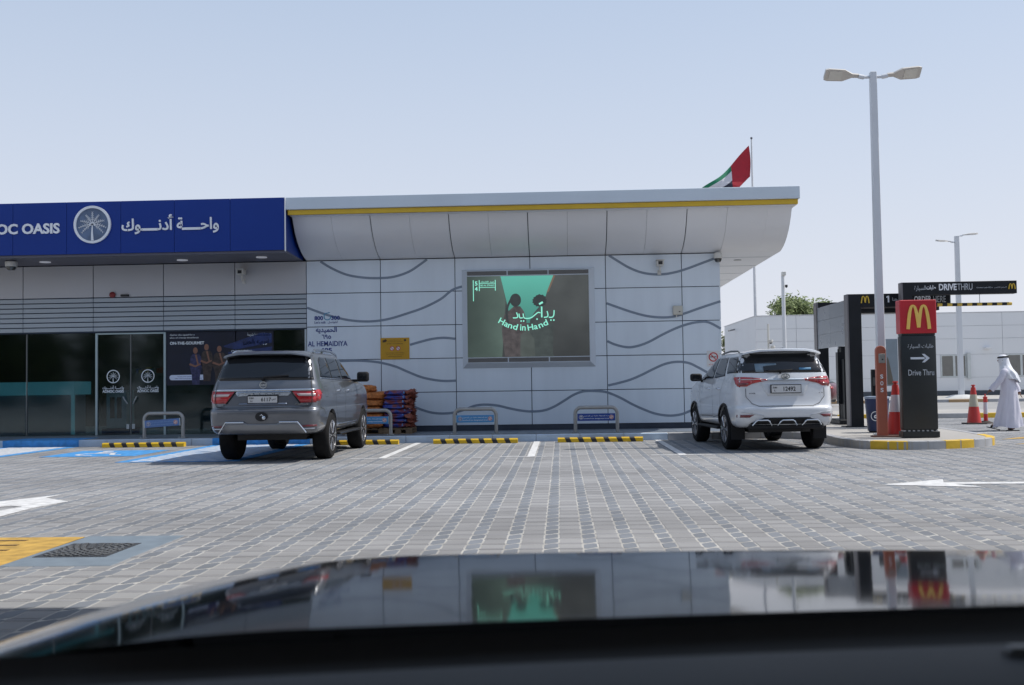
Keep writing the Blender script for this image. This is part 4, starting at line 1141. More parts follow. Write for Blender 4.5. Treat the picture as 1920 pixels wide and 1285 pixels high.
se = thing('door_sensor', 'black oblong door sensor beside the red alarm above the slats', 'sensor', (-10.74, WY, 3.60)); mb = MB(); mb.box(-0.10, 0.10, -0.06, -0.002, -0.025, 0.025); ob('sensor_body', mb, M_black, se, bevel=0.008)

# ------------------------------------------------------------------ pallets and firewood / charcoal sacks
def pallet(x, y, label, w_=1.0, d_=0.8):
    t = thing('pallet', label, 'pallet', (x, y, 0.15), group='wooden pallets at the wall')
    mw = mat('pallet_wood', (0.22, 0.15, 0.09), 0.85, var=0.25, vs=6, streak=(2, 12, 12), rnd=0.15)
    for k in range(6):
        mb = MB(); a = -w_ / 2 + k * (w_ - 0.12) / 5; mb.box(a, a + 0.12, -d_ / 2, d_ / 2, 0.118, 0.14); ob('board', mb, mw, t)
    for yy in (-d_ / 2, -0.05, d_ / 2 - 0.1):
        for xx in (-w_ / 2, -0.07, w_ / 2 - 0.14):
            mb = MB(); mb.box(xx, xx + 0.14, yy, yy + 0.1, 0.02, 0.096); ob('block', mb, mw, t)
        mb = MB(); mb.box(-w_ / 2, w_ / 2, yy, yy + 0.1, 0.098, 0.117); ob('board', mb, mw, t)
        mb = MB(); mb.box(-w_ / 2, w_ / 2, yy, yy + 0.1, 0.0, 0.018); ob('board', mb, mw, t)
    return t
pallet(-4.62, 25.15, 'wooden pallet under the orange net sacks')
pallet(-3.80, 25.1, 'wooden pallet under the blue and red charcoal sacks', 0.66)
from mathutils import noise as mnoise
def sack(name, x, y, z, sx_, sy_, sz_, m, rz, label, group, seed, lump=0.12):
    bm = bmesh.new(); bmesh.ops.create_icosphere(bm, subdivisions=4, radius=1.0)
    for v in bm.verts:
        p = v.co.copy()
        q = Vector([math.copysign(abs(c) ** 0.62, c) for c in p])
        n_ = mnoise.noise(p * 2.2 + Vector((seed * 3.1, 0, 0))) * lump + mnoise.noise(p * 6 + Vector((seed, 5, 0))) * lump * 0.5
        q = q * (1 + n_)
        v.co = Vector((q.x * sx_ / 2, q.y * sy_ / 2, q.z * sz_ / 2 + sz_ / 2 * 0.96))
    for f_ in bm.faces: f_.smooth = True
    me = bpy.data.meshes.new(name); bm.to_mesh(me); bm.free(); me.materials.append(m)
    o = bpy.data.objects.new(name, me); COL.objects.link(o); o.location = (x, y, z); o.rotation_euler = (0, 0, rz)
    return props(o, label, 'sack', group)
M_net = mat('orange_net', (0.42, 0.14, 0.035), 0.8, var=0.45, vs=16, bump=0.6, bs=60)
rr = random.Random(11)
posn = ['left', 'right']
k = 0
for row in range(6):
    zr = 0.29 + row * 0.165
    if row < 5:
        cols_ = [(-4.96, 'left'), (-4.42, 'right')] 
    else: cols_ = [(-4.62, 'top')]
    for cx_, nm in cols_:
        sack('firewood_sack', cx_ + rr.uniform(-.03, .03), 24.95, zr, 0.56, 0.62, 0.19, M_net, rr.uniform(-.1, .1),
             'orange net sack of firewood, %s' % ('topmost of the stack beside the grey car' if nm == 'top' else '%s column of the stack, layer %s from the ground' % (nm, ['one', 'two', 'three', 'four', 'five'][row])), 'orange net sacks in the stack', 20 + k, 0.16); k += 1
        if row < 5:
            sack('firewood_sack', cx_ + rr.uniform(-.02, .02), 25.45, zr, 0.56, 0.5, 0.19, M_net, rr.uniform(-.1, .1), 'orange net sack of firewood in the %s back row at the wall, layer %s' % (nm, ['one', 'two', 'three', 'four', 'five'][row]), 'orange net sacks in the stack', 40 + k, 0.16)
def charcoal(z, i, x=-3.84, y=24.95):
    t = thing('charcoal_sack', 'blue and dark red printed charcoal sack, %s of the stack' % ['lowest', 'second lowest', 'third from below', 'fourth from below', 'fifth from below', 'third from the top', 'second from the top', 'topmost'][i], 'sack', (x + rr.uniform(-.025, .025), y, z), rr.uniform(-.07, .07), 'blue and red charcoal sacks in the stack')
    # flat sack lying with its tied neck to the right
    bm = bmesh.new(); bmesh.ops.create_icosphere(bm, subdivisions=4, radius=1.0)
    for v in bm.verts:
        p = v.co.copy(); q = Vector([math.copysign(abs(c) ** 0.6, c) for c in p])
        q *= 1 + mnoise.noise(p * 2.5 + Vector((i * 7.3, 0, 0))) * 0.16
        v.co = Vector((q.x * 0.31, q.y * 0.30, q.z * 0.062 + 0.06))
    for f_ in bm.faces: f_.smooth = True
    me = bpy.data.meshes.new('sack_body'); bm.to_mesh(me); bm.free()
    me.materials.append(M_sack)
    o = bpy.data.objects.new('sack_body', me); COL.objects.link(o); o.parent = t
    mb = MB()
    for s_ in range(9):
        a0 = rr.uniform(-0.9, 0.9); b0 = rr.uniform(-0.28, 0.28); c0 = rr.uniform(-0.02, 0.10)
        mb.add([(0.22, b0 - .07, 0.05), (0.22, b0 + .07, 0.06), (0.30, b0 + .09, 0.06 + c0 * 0.6), (0.42 + rr.uniform(-.03, .05), b0 + 0.05 * a0, c0 + 0.05), (0.38, b0 - .09, c0)], [(0, 4, 3, 2, 1)])
        mb.add([(0.22, b0 - .05, 0.09), (0.36, b0 + .04, 0.12 + c0 * .4), (0.41, b0 - 0.03, 0.03 + c0), (0.27, b0 - .08, 0.02)], [(0, 1, 2, 3)])
    q = ob('sack_neck', mb, M_neck, t)
    mb = MB(); mb.box(0.16, 0.205, -0.29, 0.29, 0.035, 0.10); ob('label_strip', mb, mat('sack_label', (0.16, 0.30, 0.60), 0.4, var=0.4, vs=18), t, bevel=0.015)
def sack_mat():
    m = bpy.data.materials.new('charcoal_print'); m.use_nodes = True
    n, l = m.node_tree.nodes, m.node_tree.links; b = n['Principled BSDF']; b.inputs['Roughness'].default_value = 0.4
    tc = n.new('ShaderNodeTexCoord'); no = n.new('ShaderNodeTexNoise'); no.inputs['Scale'].default_value = 5; no.inputs['Detail'].default_value = 4
    cr = n.new('ShaderNodeValToRGB'); cr.color_ramp.elements[0].position = 0.42; cr.color_ramp.elements[0].color = (0.012, 0.03, 0.20, 1); cr.color_ramp.elements[1].position = 0.60; cr.color_ramp.elements[1].color = (0.17, 0.035, 0.04, 1)
    e = cr.color_ramp.elements.new(0.50); e.color = (0.02, 0.05, 0.28, 1)
    oi = n.new('ShaderNodeObjectInfo'); mp = n.new('ShaderNodeMapping'); cx_ = n.new('ShaderNodeCombineXYZ')
    l.new(oi.outputs['Random'], cx_.inputs[0]); l.new(cx_.outputs[0], mp.inputs['Location']); l.new(tc.outputs['Object'], mp.inputs[0]); l.new(mp.outputs[0], no.inputs[0]); l.new(no.outputs[0], cr.inputs[0]); l.new(cr.outputs[0], b.inputs['Base Color'])
    return m
M_sack = sack_mat()
M_neck = mat('sack_neck_red', (0.20, 0.05, 0.03), 0.6, var=0.6, vs=22)
for i in range(8): charcoal(0.29 + i * 0.108, i)
# ------------------------------------------------------------------ right side: lamp post, pylon, gantries, bins, cones
def unp(px, py, Y):
    d = fw + r2 * ((px - 960) / FPX) - u2 * ((py - 642.5) / FPX)
    t = Y / d.y
    return (d.x * t, Y, CAM_Z + d.z * t)
M_pole = mat('pole_light_grey', (0.62, 0.64, 0.67), 0.45, var=0.05, vs=1)
M_lampb = mat('lamp_head_beige', (0.55, 0.52, 0.48), 0.5, var=0.05)
def lamp_post(x, y, z0, h, w_, label, head=1.0, arms=((-1, 0.0), (1, 0.0)), rz=0.0, tw=0.0):
    t = thing('lamp_post', label, 'street lamp', (x, y, z0), rz)
    mb = MB(); a = w_ / 2; b = a * 0.8
    mb.add([(-a, -a, 0), (a, -a, 0), (a, a, 0), (-a, a, 0), (-b, -b, h), (b, -b, h), (b, b, h), (-b, b, h)], [(3, 2, 1, 0), (4, 5, 6, 7), (0, 1, 5, 4), (1, 2, 6, 5), (2, 3, 7, 6), (3, 0, 4, 7)])
    ob('pole', mb, M_pole, t, bevel=0.008)
    mb = MB(); mb.box(-a * 2, a * 2, -a * 2, a * 2, 0, 0.03); ob('base_plate', mb, M_pole, t, bevel=0.004)
    mb = MB(); mb.box(-a * 0.5, a * 0.5, -a - 0.004, -a, 0.5, 0.8); ob('service_hatch', mb, M_pole, t)
    for sg, off in arms:
        hz_ = h - 0.10 + off
        mb = MB(); mb.tube([(sg * b * 0.9, 0, hz_), (sg * 0.20 * head, 0, hz_), (sg * 0.22 * head, 0, hz_), (sg * 0.34 * head, 0, hz_ + 0.02)], [0.03, 0.03, 0.045, 0.045], 10); ob('arm', mb, M_pole, t, smooth=True)
        # flat angled head
        M_ = T(sg * 0.34 * head, 0, hz_ + 0.02) @ (Matrix.Identity(4) if sg > 0 else RZ(math.pi)) @ RY(R(-4)) @ RX(R(tw if sg > 0 else -tw))
        mb = MB()
        prof = [(0.0, 0.05), (0.15, 0.055), (0.35, 0.17), (0.72, 0.18), (0.80, 0.15)]
        v = []; f = []
        for (xx, hw) in prof:
            th = 0.055 if xx < 0.2 else 0.085
            v += [(xx * head, -hw * head, -0.0), (xx * head, hw * head, -0.0), (xx * head, hw * head * 0.75, th * head), (xx * head, -hw * head * 0.75, th * head)]
        for i in range(len(prof) - 1):
            for j in range(4): f.append((4 * i + j, 4 * i + (j + 1) % 4, 4 * i + 4 + (j + 1) % 4, 4 * i + 4 + j))
        f += [(3, 2, 1, 0), tuple(4 * (len(prof) - 1) + j for j in range(4))]
        mb.add(v, f).xf(M_); hd = ob('lamp_head', mb, M_lampb, t, recalc=True)
        mb = MB(); mb.box(0.40 * head, 0.70 * head, -0.13 * head, 0.13 * head, -0.012, -0.001); mb.xf(M_); ob('lamp_glass', mb, mat('lamp_glass', (0.62, 0.60, 0.55), 0.25), hd)
    return t
px_ = unp(1651, 815, 21.6)
lp = lamp_post(6.39, 21.6, 0.15, 7.30, 0.155, 'tall light grey square lamp post with two heads beside the orange SOS post', head=0.84, tw=-34)
lamp_post(22.45, 61.0, 0.0, 9.25, 0.27, 'distant lamp post with two heads in front of the far white building', head=1.0, arms=((-1, -0.25), (1, 0.1)), tw=10)
mb = MB(); mb.lathe([(1.2, 0.0), (1.1, 0.08), (0.5, 0.28), (0.3, 0.30)], 20, (22.45, 61.0, 0.01)); t_ = thing('lamp_plinth', 'white round concrete base under the distant lamp post', 'plinth', (22.45, 61, 0)); ob('plinth_body', mb, mat('white_concrete', (0.55, 0.55, 0.54), 0.8), t_, W=True)

# pole with a camera behind the white car
p0 = unp(1472, 690, 40)
cp = thing('camera_pole', 'thin grey pole with a small camera on top behind the white car', 'pole', (p0[0], 40, 0))
mb = MB(); mb.tube([(0, 0, 0), (0, 0, 5.15)], [0.085, 0.065], 12); ob('pole', mb, M_pole, cp, smooth=True)
mb = MB(); mb.box(-0.05, 0.09, -0.16, 0.06, 5.15, 5.29); ob('camera_head', mb, M_camw, cp, bevel=0.01)
mb = MB(); mb.lathe([(0.05, 4.8), (0.05, 4.72), (0, 4.68)], 12, (0.10, -0.1, 0)); ob('camera_dome', mb, M_black, cp)
mb = MB(); mb.tube([(-0.05, 0, 2.45), (-0.30, -0.1, 2.42)], 0.03, 8); mb.tube([(-0.28, -0.1, 2.42), (-0.42, -0.12, 2.36)], 0.05, 8); ob('small_floodlight', mb, mat('flood_grey', (0.3, 0.3, 0.3), 0.5), cp)
# second slim white post with two cameras
p1 = unp(1441, 650, 36)
cp2 = thing('camera_mast', 'short white mast with two small cameras rising behind the roof of the white car', 'pole', (p1[0], 36, 0))
mb = MB(); mb.tube([(0, 0, 0), (0, 0, 3.15)], 0.035, 10); ob('pole', mb, M_camw, cp2)
for dz, dx in ((2.62, 0.07), (2.42, 0.13)):
    mb = MB(); mb.lathe([(0.07, 0), (0.08, -0.06), (0.06, -0.1)], 12, (dx, -0.05, dz)); hh_ = ob('camera_head', mb, M_camw, cp2)
    mb = MB(); mb.lathe([(0.052, -0.101), (0.03, -0.13), (0, -0.14)], 10, (dx, -0.05, dz)); ob('lens', mb, M_black, hh_)

# pylon sign
py_ = thing('drive_through_pylon', 'black drive through pylon sign with a red cube carrying a yellow M', 'sign', (6.775, 20.6, 0.15), R(-1.0))
M_pyl = mat('pylon_black', (0.013, 0.016, 0.017), 0.4, var=0.2, vs=2)
M_red = mat('sign_red', (0.50, 0.018, 0.03), 0.35, var=0.05)
M_gold = mat('sign_yellow', (0.85, 0.56, 0.13), 0.45)
mb = MB(); mb.box(-0.325, 0.325, -0.12, 0.12, 0.14, 1.93); ob('body', mb, M_pyl, py_, bevel=0.03, seg=2, smooth=True)
mb = MB(); mb.box(-0.34, 0.34, -0.14, 0.14, 0.0, 0.115); ob('base', mb, M_pyl, py_, bevel=0.006)
mb = MB(); mb.box(-0.31, 0.31, -0.11, 0.11, 0.115, 0.14); ob('base_gap', mb, mat('gap_white', (0.5, 0.5, 0.5), 0.6), py_)
mb = MB()
for k in range(7): mb.box(-0.28 + k * 0.085, -0.24 + k * 0.085, -0.122, -0.11, 0.113, 0.142)
ob('base_spacers', mb, M_pyl, py_)['kind'] = 'stuff'
mb = MB(); mb.box(-0.34, 0.34, -0.135, 0.135, 1.965, 2.60); cube = ob('red_cube', mb, M_red, py_, bevel=0.012)
mb = MB(); mb.box(-0.31, 0.31, -0.11, 0.11, 1.93, 1.965); ob('cube_gap', mb, M_pyl, py_)
def arches(cx_, cz, w_, h_, y0, y1, th=0.17):
    mb = MB(); t_ = th * w_
    for sg in (-1, 1):
        c = cx_ + sg * w_ * 0.235
        pts = []
        for k in range(13):
            a = k / 12
            outer = sg * 1
            # inverted narrow parabola from the outer foot over the crown to the middle foot
            x = -1 + 2 * a
            xx = c + sg * (-x) * w_ * 0.235
            zz = cz + h_ * (0.5 - 0.04) - h_ * 0.96 * abs(x) ** 2.6 * (1.0 if x < 0 else 0.93)
            pts.append((xx, zz))
        mb.stroke(pts, [t_ * (0.95 if abs(-1 + 2 * k / 12) > .6 else 0.68 if abs(-1 + 2 * k / 12) < .3 else .8) for k in range(13)], y0 - (0.001 if sg > 0 else 0), y1)
    return mb
ob('golden_arches', arches(0.0, 2.275, 0.42, 0.46, -0.16, -0.136, 0.15), M_gold, cube)
M_sil = mat('lettering_silver', (0.50, 0.53, 0.57), 0.4)
text('pylon_lettering', 'طلبات السيارة', 0.03, -0.122, 1.715, M_sil, py_, W=False, width=0.47, height=0.095, depth=0.004, ar=True)
mb = MB(); mb.box(-0.16, 0.10, -0.126, -0.121, 1.475, 1.515); mb.prism([(0.05, 1.575), (0.10, 1.575), (0.195, 1.495), (0.10, 1.415), (0.05, 1.415), (0.125, 1.495)], -0.128, -0.122); ob('arrow', mb, mat('arrow_white', (0.62, 0.66, 0.72), 0.45), py_)
text('pylon_lettering', 'Drive Thru', 0.03, -0.122, 1.225, M_sil, py_, W=False, width=0.475, height=0.11, depth=0.004)

# SOS post
so = thing('sos_post', 'orange SOS emergency call post beside the lamp post', 'call post', (6.19, 20.95, 0.15))
M_or = mat('sos_orange', (0.40, 0.115, 0.07), 0.5, var=0.06, vs=2)
pts = [(-0.095, 0.02), (0.095, 0.02), (0.095, 1.66)] + [(0.095 * math.cos(a), 1.66 + 0.095 * math.sin(a)) for a in [R(15 * i) for i in range(1, 12)]] + [(-0.095, 1.66)]
mb = MB(); mb.prism(pts, -0.05, 0.05); ob('post_body', mb, M_or, so, bevel=0.006)
mb = MB(); mb.box(-0.20, 0.34, -0.11, 0.11, 0.0, 0.025); ob('base_plate', mb, mat('rust_plate', (0.20, 0.10, 0.08), 0.7, var=0.2, vs=9), so)
mb = MB(); mb.box(-0.052, 0.075, -0.068, -0.051, 1.42, 1.60); pn = ob('call_panel', mb, mat('steel_panel', (0.32, 0.31, 0.29), 0.4, metal=0.4), so, bevel=0.004)
mb = MB(); mb.prism(ring_pts(0.02, 1.49, 0.014, 10), -0.072, -0.069); ob('button', mb, M_black, pn)
for k, c_ in enumerate('SOS'): text('post_lettering', c_, 0.0, -0.052, 1.16 - k * 0.13, M_letter, so, W=False, width=0.058, height=0.082, bold=0.03, depth=0.004)

# bins
def bin_(x, y, z, s, label):
    t = thing('litter_bin', label, 'bin', (x, y, z), group='round blue litter bins')
    mb = MB(); mb.lathe([(0.20, 0.03), (0.245, 0.66), (0.25, 0.70)], 28); mb.xf(Matrix.Scale(s, 4)); ob('bin_body', mb, mat('bin_blue', (0.010, 0.024, 0.085), 0.45, var=0.15), t, smooth=True)
    mb = MB(); mb.lathe([(0.17, 0.0), (0.19, 0.03)], 24); mb.xf(Matrix.Scale(s, 4)); ob('bin_foot', mb, M_black, t)
    mb = MB(); mb.lathe([(0.255, 0.70), (0.26, 0.725), (0.25, 0.745), (0.16, 0.755), (0.15, 0.70)], 28); mb.xf(Matrix.Scale(s, 4)); ob('rim', mb, mat('bin_rim', (0.25, 0.30, 0.38), 0.4), t, smooth=True)
    lg = MB(); LA = 0.42
    for k in range(28):
        a0, a1 = 2 * math.pi * k / 28, 2 * math.pi * (k + 1) / 28
        P = lambda a, r_: (0.242 * math.sin(r_ * math.cos(a) / 0.24 - LA), -0.242 * math.cos(r_ * math.cos(a) / 0.24 - LA), 0.34 + r_ * math.sin(a))
        lg.add([P(a0, 0.085), P(a1, 0.085), P(a1, 0.10), P(a0, 0.10)], [(0, 1, 2, 3)])
    lg.merge(text_mb('d', height=0.10, bold=0.04, depth=0.003), RZ(-LA) @ T(0, -0.246, 0.345))
    lg.xf(Matrix.Scale(s, 4) @ Matrix.Diagonal((1.012, 1.012, 1, 1))); ob('bin_logo', lg, M_print, t)
    mb = MB(); mb.box(0.21, 0.26, -0.02, 0.02, 0.05, 0.16); mb.xf(Matrix.Scale(s, 4)); ob('hinge_block', mb, M_camw, t)
bin_(6.64, 22.8, 0.15, 1.0, 'round blue litter bin between the black portal and the SOS post')
bin_(21.9, 53.0, 0.0, 1.1, 'distant blue litter bin behind the tall traffic cone')
# cones
M_cred = mat('cone_red', (0.50, 0.035, 0.03), 0.5, var=0.08); M_cwh = mat('cone_white', (0.55, 0.57, 0.62), 0.45, var=0.05)
def cone(x, y, z, label, old=False):
    t = thing('traffic_cone', label, 'traffic cone', (x, y, z), group='tall red and white traffic cones')
    mb = MB(); mb.box(-0.27, 0.27, -0.22, 0.22, 0, 0.035); ob('base', mb, mat('cone_base', (0.03, 0.022, 0.02), 0.8), t, bevel=0.012)
    r0, r1 = 0.185, 0.055
    f = lambda h: r0 + (r1 - r0) * (h - 0.03) / 0.99
    for n_, a, b, m in (('red_band', 0.036, 0.47, M_cred), ('white_band', 0.471, 0.80, M_cwh if not old else mat('cone_dirty', (0.45, 0.42, 0.33), 0.6)), ('red_band', 0.801, 0.99, M_cred)):
        mb = MB(); mb.lathe([(f(a), a), (f(b), b)], 24); ob(n_, mb, m, t, smooth=True)
    mb = MB(); mb.lathe([(0.065, 0.99), (0.035, 1.0), (0.035, 1.03), (0.055, 1.035), (0.05, 1.065), (0, 1.07)], 16); ob('tip', mb, M_cred, t, smooth=True)
cone(6.52, 21.15, 0.15, 'tall red and white traffic cone between lamp post and pylon')
cone(11.25, 29.7, 0.0, 'tall traffic cone with a dirty pale band, on the lane left of the walking man', True)
def boll(x, y, label):
    t = thing('flexible_bollard', label, 'bollard', (x, y, 0), group='slim red and white bollards')
    mb = MB(); mb.lathe([(0.20, 0), (0.18, 0.03), (0.07, 0.075)], 18); ob('base', mb, mat('cone_base', (0, 0, 0)), t, smooth=True)
    for n_, a, b, m in (('red_band', 0.07, 0.26, M_cred), ('white_band', 0.261, 0.58, M_cwh), ('red_band', 0.581, 0.70, M_cred)):
        mb = MB(); mb.lathe([(0.055, a), (0.052, b)], 16); ob(n_, mb, m, t, smooth=True)
    mb = MB(); mb.lathe([(0.06, 0.70), (0.06, 0.73), (0.02, 0.74), (0.02, 0.80), (0, 0.81)], 14); ob('cap', mb, M_cred, t, smooth=True)
boll(11.64, 29.9, 'slim red and white bollard just left of the walking man')
boll(12.31, 28.1, 'slim red and white bollard at the right edge of the picture')

# black order portal (seen through the island)
PYY = 25.4
a0 = unp(1588, 552, PYY); a1 = unp(1618, 803, PYY); a2 = unp(1782, 568, PYY)
xL, xC, xR_, zt = a0[0], unp(1618, 700, PYY)[0], a2[0], a0[2]
po = thing('order_portal', 'black steel order point portal with a yellow M and white lettering', 'portal', (xL + 0.5, PYY, 0.15))
M_blk = mat('portal_black', (0.009, 0.011, 0.015), 0.45, var=0.2, spec=0.3)
M_psd = mat('portal_side_grey', (0.16, 0.15, 0.16), 0.5)
mb = MB(); mb.box(xL + 0.03, xC, PYY, PYY + 0.30, 0.15, zt); ob('column', mb, M_blk, po, W=True, bevel=0.006)
mb = MB(); mb.box(xL, xL + 0.029, PYY + 0.005, PYY + 0.30, 0.15, zt); ob('column_side', mb, M_psd, po, W=True)
mb = MB(); mb.box(xC + 0.001, xR_, PYY + 0.01, PYY + 0.28, zt - 0.30, zt); ob('beam', mb, M_blk, po, W=True, bevel=0.004)
mb = MB(); mb.box(xC + 0.001, xR_ - 0.6, PYY + 0.20, PYY + 0.60, zt - 0.44, zt - 0.31); ob('lower_beam', mb, M_blk, po, W=True)
mb = MB(); mb.box(xC + 0.001, xR_ - 0.6, PYY + 0.12, PYY + 0.2, zt - 0.335, zt - 0.305); ob('beam_light', mb, M_psd, po, W=True)
mb = MB(); mb.box(xR_ - 0.86, xR_ - 0.60, PYY + 0.02, PYY + 0.26, 0.15, zt - 0.30); ob('column', mb, M_blk, po, W=True)
mb = MB(); mb.box(xL - 0.12, xC + 0.05, PYY - 0.06, PYY + 0.36, 0.142, 0.165); ob('foot_plate', mb, M_blk, po, W=True)
q = unp(1622, 562, PYY); ob('golden_arches', arches(q[0], q[2], 0.19, 0.17, PYY - 0.012, PYY + 0.009, 0.14), mat('sign_gold_dim', (0.62, 0.42, 0.04), 0.5), po, W=True)
q = unp(1666, 561, PYY); mb = MB(); mb.prism([(q[0] - .018, q[2] - .078), (q[0] + .018, q[2] - .078), (q[0] + .018, q[2] + .078), (q[0] - .012, q[2] + .078), (q[0] - .05, q[2] + .055), (q[0] - .05, q[2] + .028), (q[0] - .018, q[2] + .040)], PYY + 0.005, PYY + 0.009); ob('portal_lettering', mb, M_letter, po, W=True)
q = unp(1683, 562, PYY); text('portal_lettering', 'من هنا', q[0] + 0.02, PYY + 0.009, q[2], M_sil, po, width=0.28, height=0.10, depth=0.004, ar=True)
q = unp(1732, 561, PYY); text('portal_lettering', 'ORDER', q[0] - 0.02, PYY + 0.009, q[2], M_letter, po, width=0.40, height=0.15, bold=0.03, depth=0.004)
q = unp(1761, 561, PYY); text('portal_lettering', 'HERE', q[0] + 0.01, PYY + 0.009, q[2], M_sil, po, width=0.29, height=0.15, depth=0.004)
# rear frame and grey panel running back
RY0 = 28.45
mb = MB(); mb.box(xL, xL + 0.05, RY0, RY0 + 0.3, 0.15, 3.30); ob('rear_column_side', mb, M_psd, po, W=True)
mb = MB(); mb.box(xL + 0.051, xL + 0.30, RY0 + 0.01, RY0 + 0.29, 0.15, 3.30); ob('rear_column', mb, M_blk, po, W=True)
mb = MB(); mb.box(xL + 0.301, xL + 3.2, RY0 + 0.01, RY0 + 0.29, 3.05, 3.30); ob('rear_beam', mb, M_blk, po, W=True)
for k in range(2):
    for j in range(3):
        ya, yb = PYY + 0.31 + k * 1.41, PYY + 0.31 + (k + 1) * 1.41
        za = 2.07 + j * 0.36
        mb = MB(); mb.box(xL + 0.02, xL + 0.05, ya + 0.004, yb - 0.004, za + 0.003, za + 0.357); ob('side_panel', mb, mat('panel_slate', (0.17, 0.19, 0.225), 0.3, var=0.06, rnd=0.08), po, W=True)
# menu board seen edge-on
mbx = unp(1585, 700, 27.0)
me_ = thing('menu_board', 'black stepped menu board standing inside the order portal', 'menu board', (mbx[0], 27.0, 0.15))
for dx, za, zb, yy in ((0.0, 0.12, 1.62, 0.0), (-0.08, 0.5, 1.80, 0.25), (0.07, 0.1, 1.92, 0.5), (0.12, 0.1, 1.96, 0.75)):
    mb = MB(); mb.box(dx - 0.06, dx + 0.06, yy - 0.1, yy + 0.1, za, zb); ob('board_panel', mb, M_blk, me_)
mb = MB(); mb.box(-0.22, 0.25, -0.2, 0.9, 0.0, 0.12); ob('board_foot', mb, M_blk, me_, bevel=0.02)
mb = MB(); mb.box(0.05, 0.1, 0.8, 0.9, 0.12, 1.9); ob('board_post', mb, M_blk, me_)
# stubby black speaker post right of bin
q = unp(1641, 720, 26.6); sp = thing('speaker_post', 'short black order speaker post behind the blue litter bin', 'post', (q[0], 26.6, 0.15)); mb = MB(); mb.box(-0.09, 0.09, -0.06, 0.06, 0, 1.35); ob('post_body', mb, M_blk, sp, bevel=0.01); mb = MB(); mb.box(-0.07, 0.07, -0.07, -0.061, 0.95, 1.15); ob('speaker_grille', mb, mat('grille_dark', (0, 0, 0)), sp)
# blue-grey sign behind the SOS post: a mirror-like board
q = unp(1673, 690, 24.6)
ms_ = thing('notice_board', 'narrow blue grey board standing behind the red cone', 'board', (q[0], 24.6, 0.15)); mb = MB(); mb.box(-0.13, 0.13, -0.01, 0.01, 0.95, 2.02); ob('board_face', mb, mat('board_bluegrey', (0.30, 0.36, 0.42), 0.15, metal=0.3), ms_, bevel=0.004); mb = MB(); mb.box(-0.015, 0.015, 0.011, 0.04, 0, 1.9); ob('post', mb, M_psd, ms_)
mb = MB(); mb.prism([(-0.12, 0.98), (0.03, 0.98), (-0.08, 1.55), (-0.12, 1.62)], -0.0125, -0.0102); ob('dark_panel', mb, mat('panel_olive', (0.12, 0.11, 0.09), 0.5), ms_)

# clearance gantry
GYY = 24.9
b0 = unp(1690, 530, GYY); b1 = unp(1907, 549, GYY); bt = unp(1800, 528, GYY)
ga = thing('clearance_gantry', 'black DRIVE THRU height gantry with a hanging black and yellow bar', 'gantry', (b0[0] + 0.3, GYY, 0.15))
zt = bt[2]; zb = unp(1850, 551, GYY)[2]
mb = MB(); mb.box(b0[0] + 0.03, b1[0], GYY, GYY + 0.22, zb, zt); ob('beam', mb, M_blk, ga, W=True, bevel=0.004)
mb = MB(); mb.box(b0[0], b0[0] + 0.029, GYY + 0.004, GYY + 0.24, zb - 0.35, zt); ob('beam_end', mb, M_psd, ga, W=True)
mb = MB(); mb.box(b0[0] + 0.03, b0[0] + 0.24, GYY + 0.002, GYY + 0.24, 0.15, zb - 0.001); ob('column', mb, M_blk, ga, W=True)
mb = MB(); mb.box(b0[0] + 0.0, b0[0] + 0.3, GYY - 0.05, GYY + 0.3, 0.143, 0.17); ob('foot_plate', mb, M_blk, ga, W=True)
q = unp(1735, 541, GYY); text('gantry_lettering', 'السيارة', q[0] - 0.12, GYY - 0.001, q[2], M_sil, ga, width=0.26, height=0.13, depth=0.004, ar=True)
text('gantry_lettering', 'طلبات', q[0] + 0.13, GYY - 0.001, q[2] + 0.01, M_letter, ga, width=0.21, height=0.12, bold=0.03, depth=0.004, ar=True)
q = unp(1777, 538.5, GYY); text('gantry_lettering', 'DRIVE', q[0], GYY - 0.001, q[2], M_letter, ga, width=0.40, height=0.15, bold=0.03, depth=0.004)
q = unp(1809, 538, GYY); text('gantry_lettering', 'THRU', q[0], GYY - 0.001, q[2], M_sil, ga, width=0.34, height=0.15, depth=0.004)
q = unp(1846, 539.5, GYY); text('gantry_lettering', 'Clearance height 2.85 m', q[0], GYY - 0.001, q[2] , M_sil, ga, width=0.36, height=0.035, depth=0.002)
q = unp(1874, 539, GYY); text('gantry_lettering', 'الارتفاع الأقصى', q[0] + 0.02, GYY - 0.001, q[2] , M_sil, ga, width=0.28, height=0.04, depth=0.002, ar=True)
q = unp(1897, 537, GYY); ob('golden_arches', arches(q[0], q[2], 0.15, 0.13, GYY - 0.02, GYY - 0.001, 0.14), mat('sign_gold_dim', (0, 0, 0)), ga, W=True)
h0 = unp(1741, 570, GYY); h1 = unp(1900, 569, GYY)
bar = thing('clearance_bar', 'black and yellow striped bar hanging below the DRIVE THRU beam', 'height bar', (h0[0], GYY + 0.1, h1[2]))
n = 17; L = (h1[0] - h0[0]) / n
for k in range(n):
    mb = MB(); mb.tube([(k * L, 0, 0), ((k + 1) * L, 0, 0)], 0.038, 10); ob('yellow_segment' if k % 2 == 0 else 'black_segment', mb, mat('bar_yellow', (0.62, 0.42, 0.06), 0.5) if k % 2 == 0 else M_blk, bar)
for px2 in (1785, 1840):
    q = unp(px2, 560, GYY); mb = MB(); mb.tube([(q[0] - h0[0], 0, 0.02), (q[0] - h0[0], 0, zb - h1[2])], 0.008, 6); ob('hanger_rod', mb, M_alu, bar)

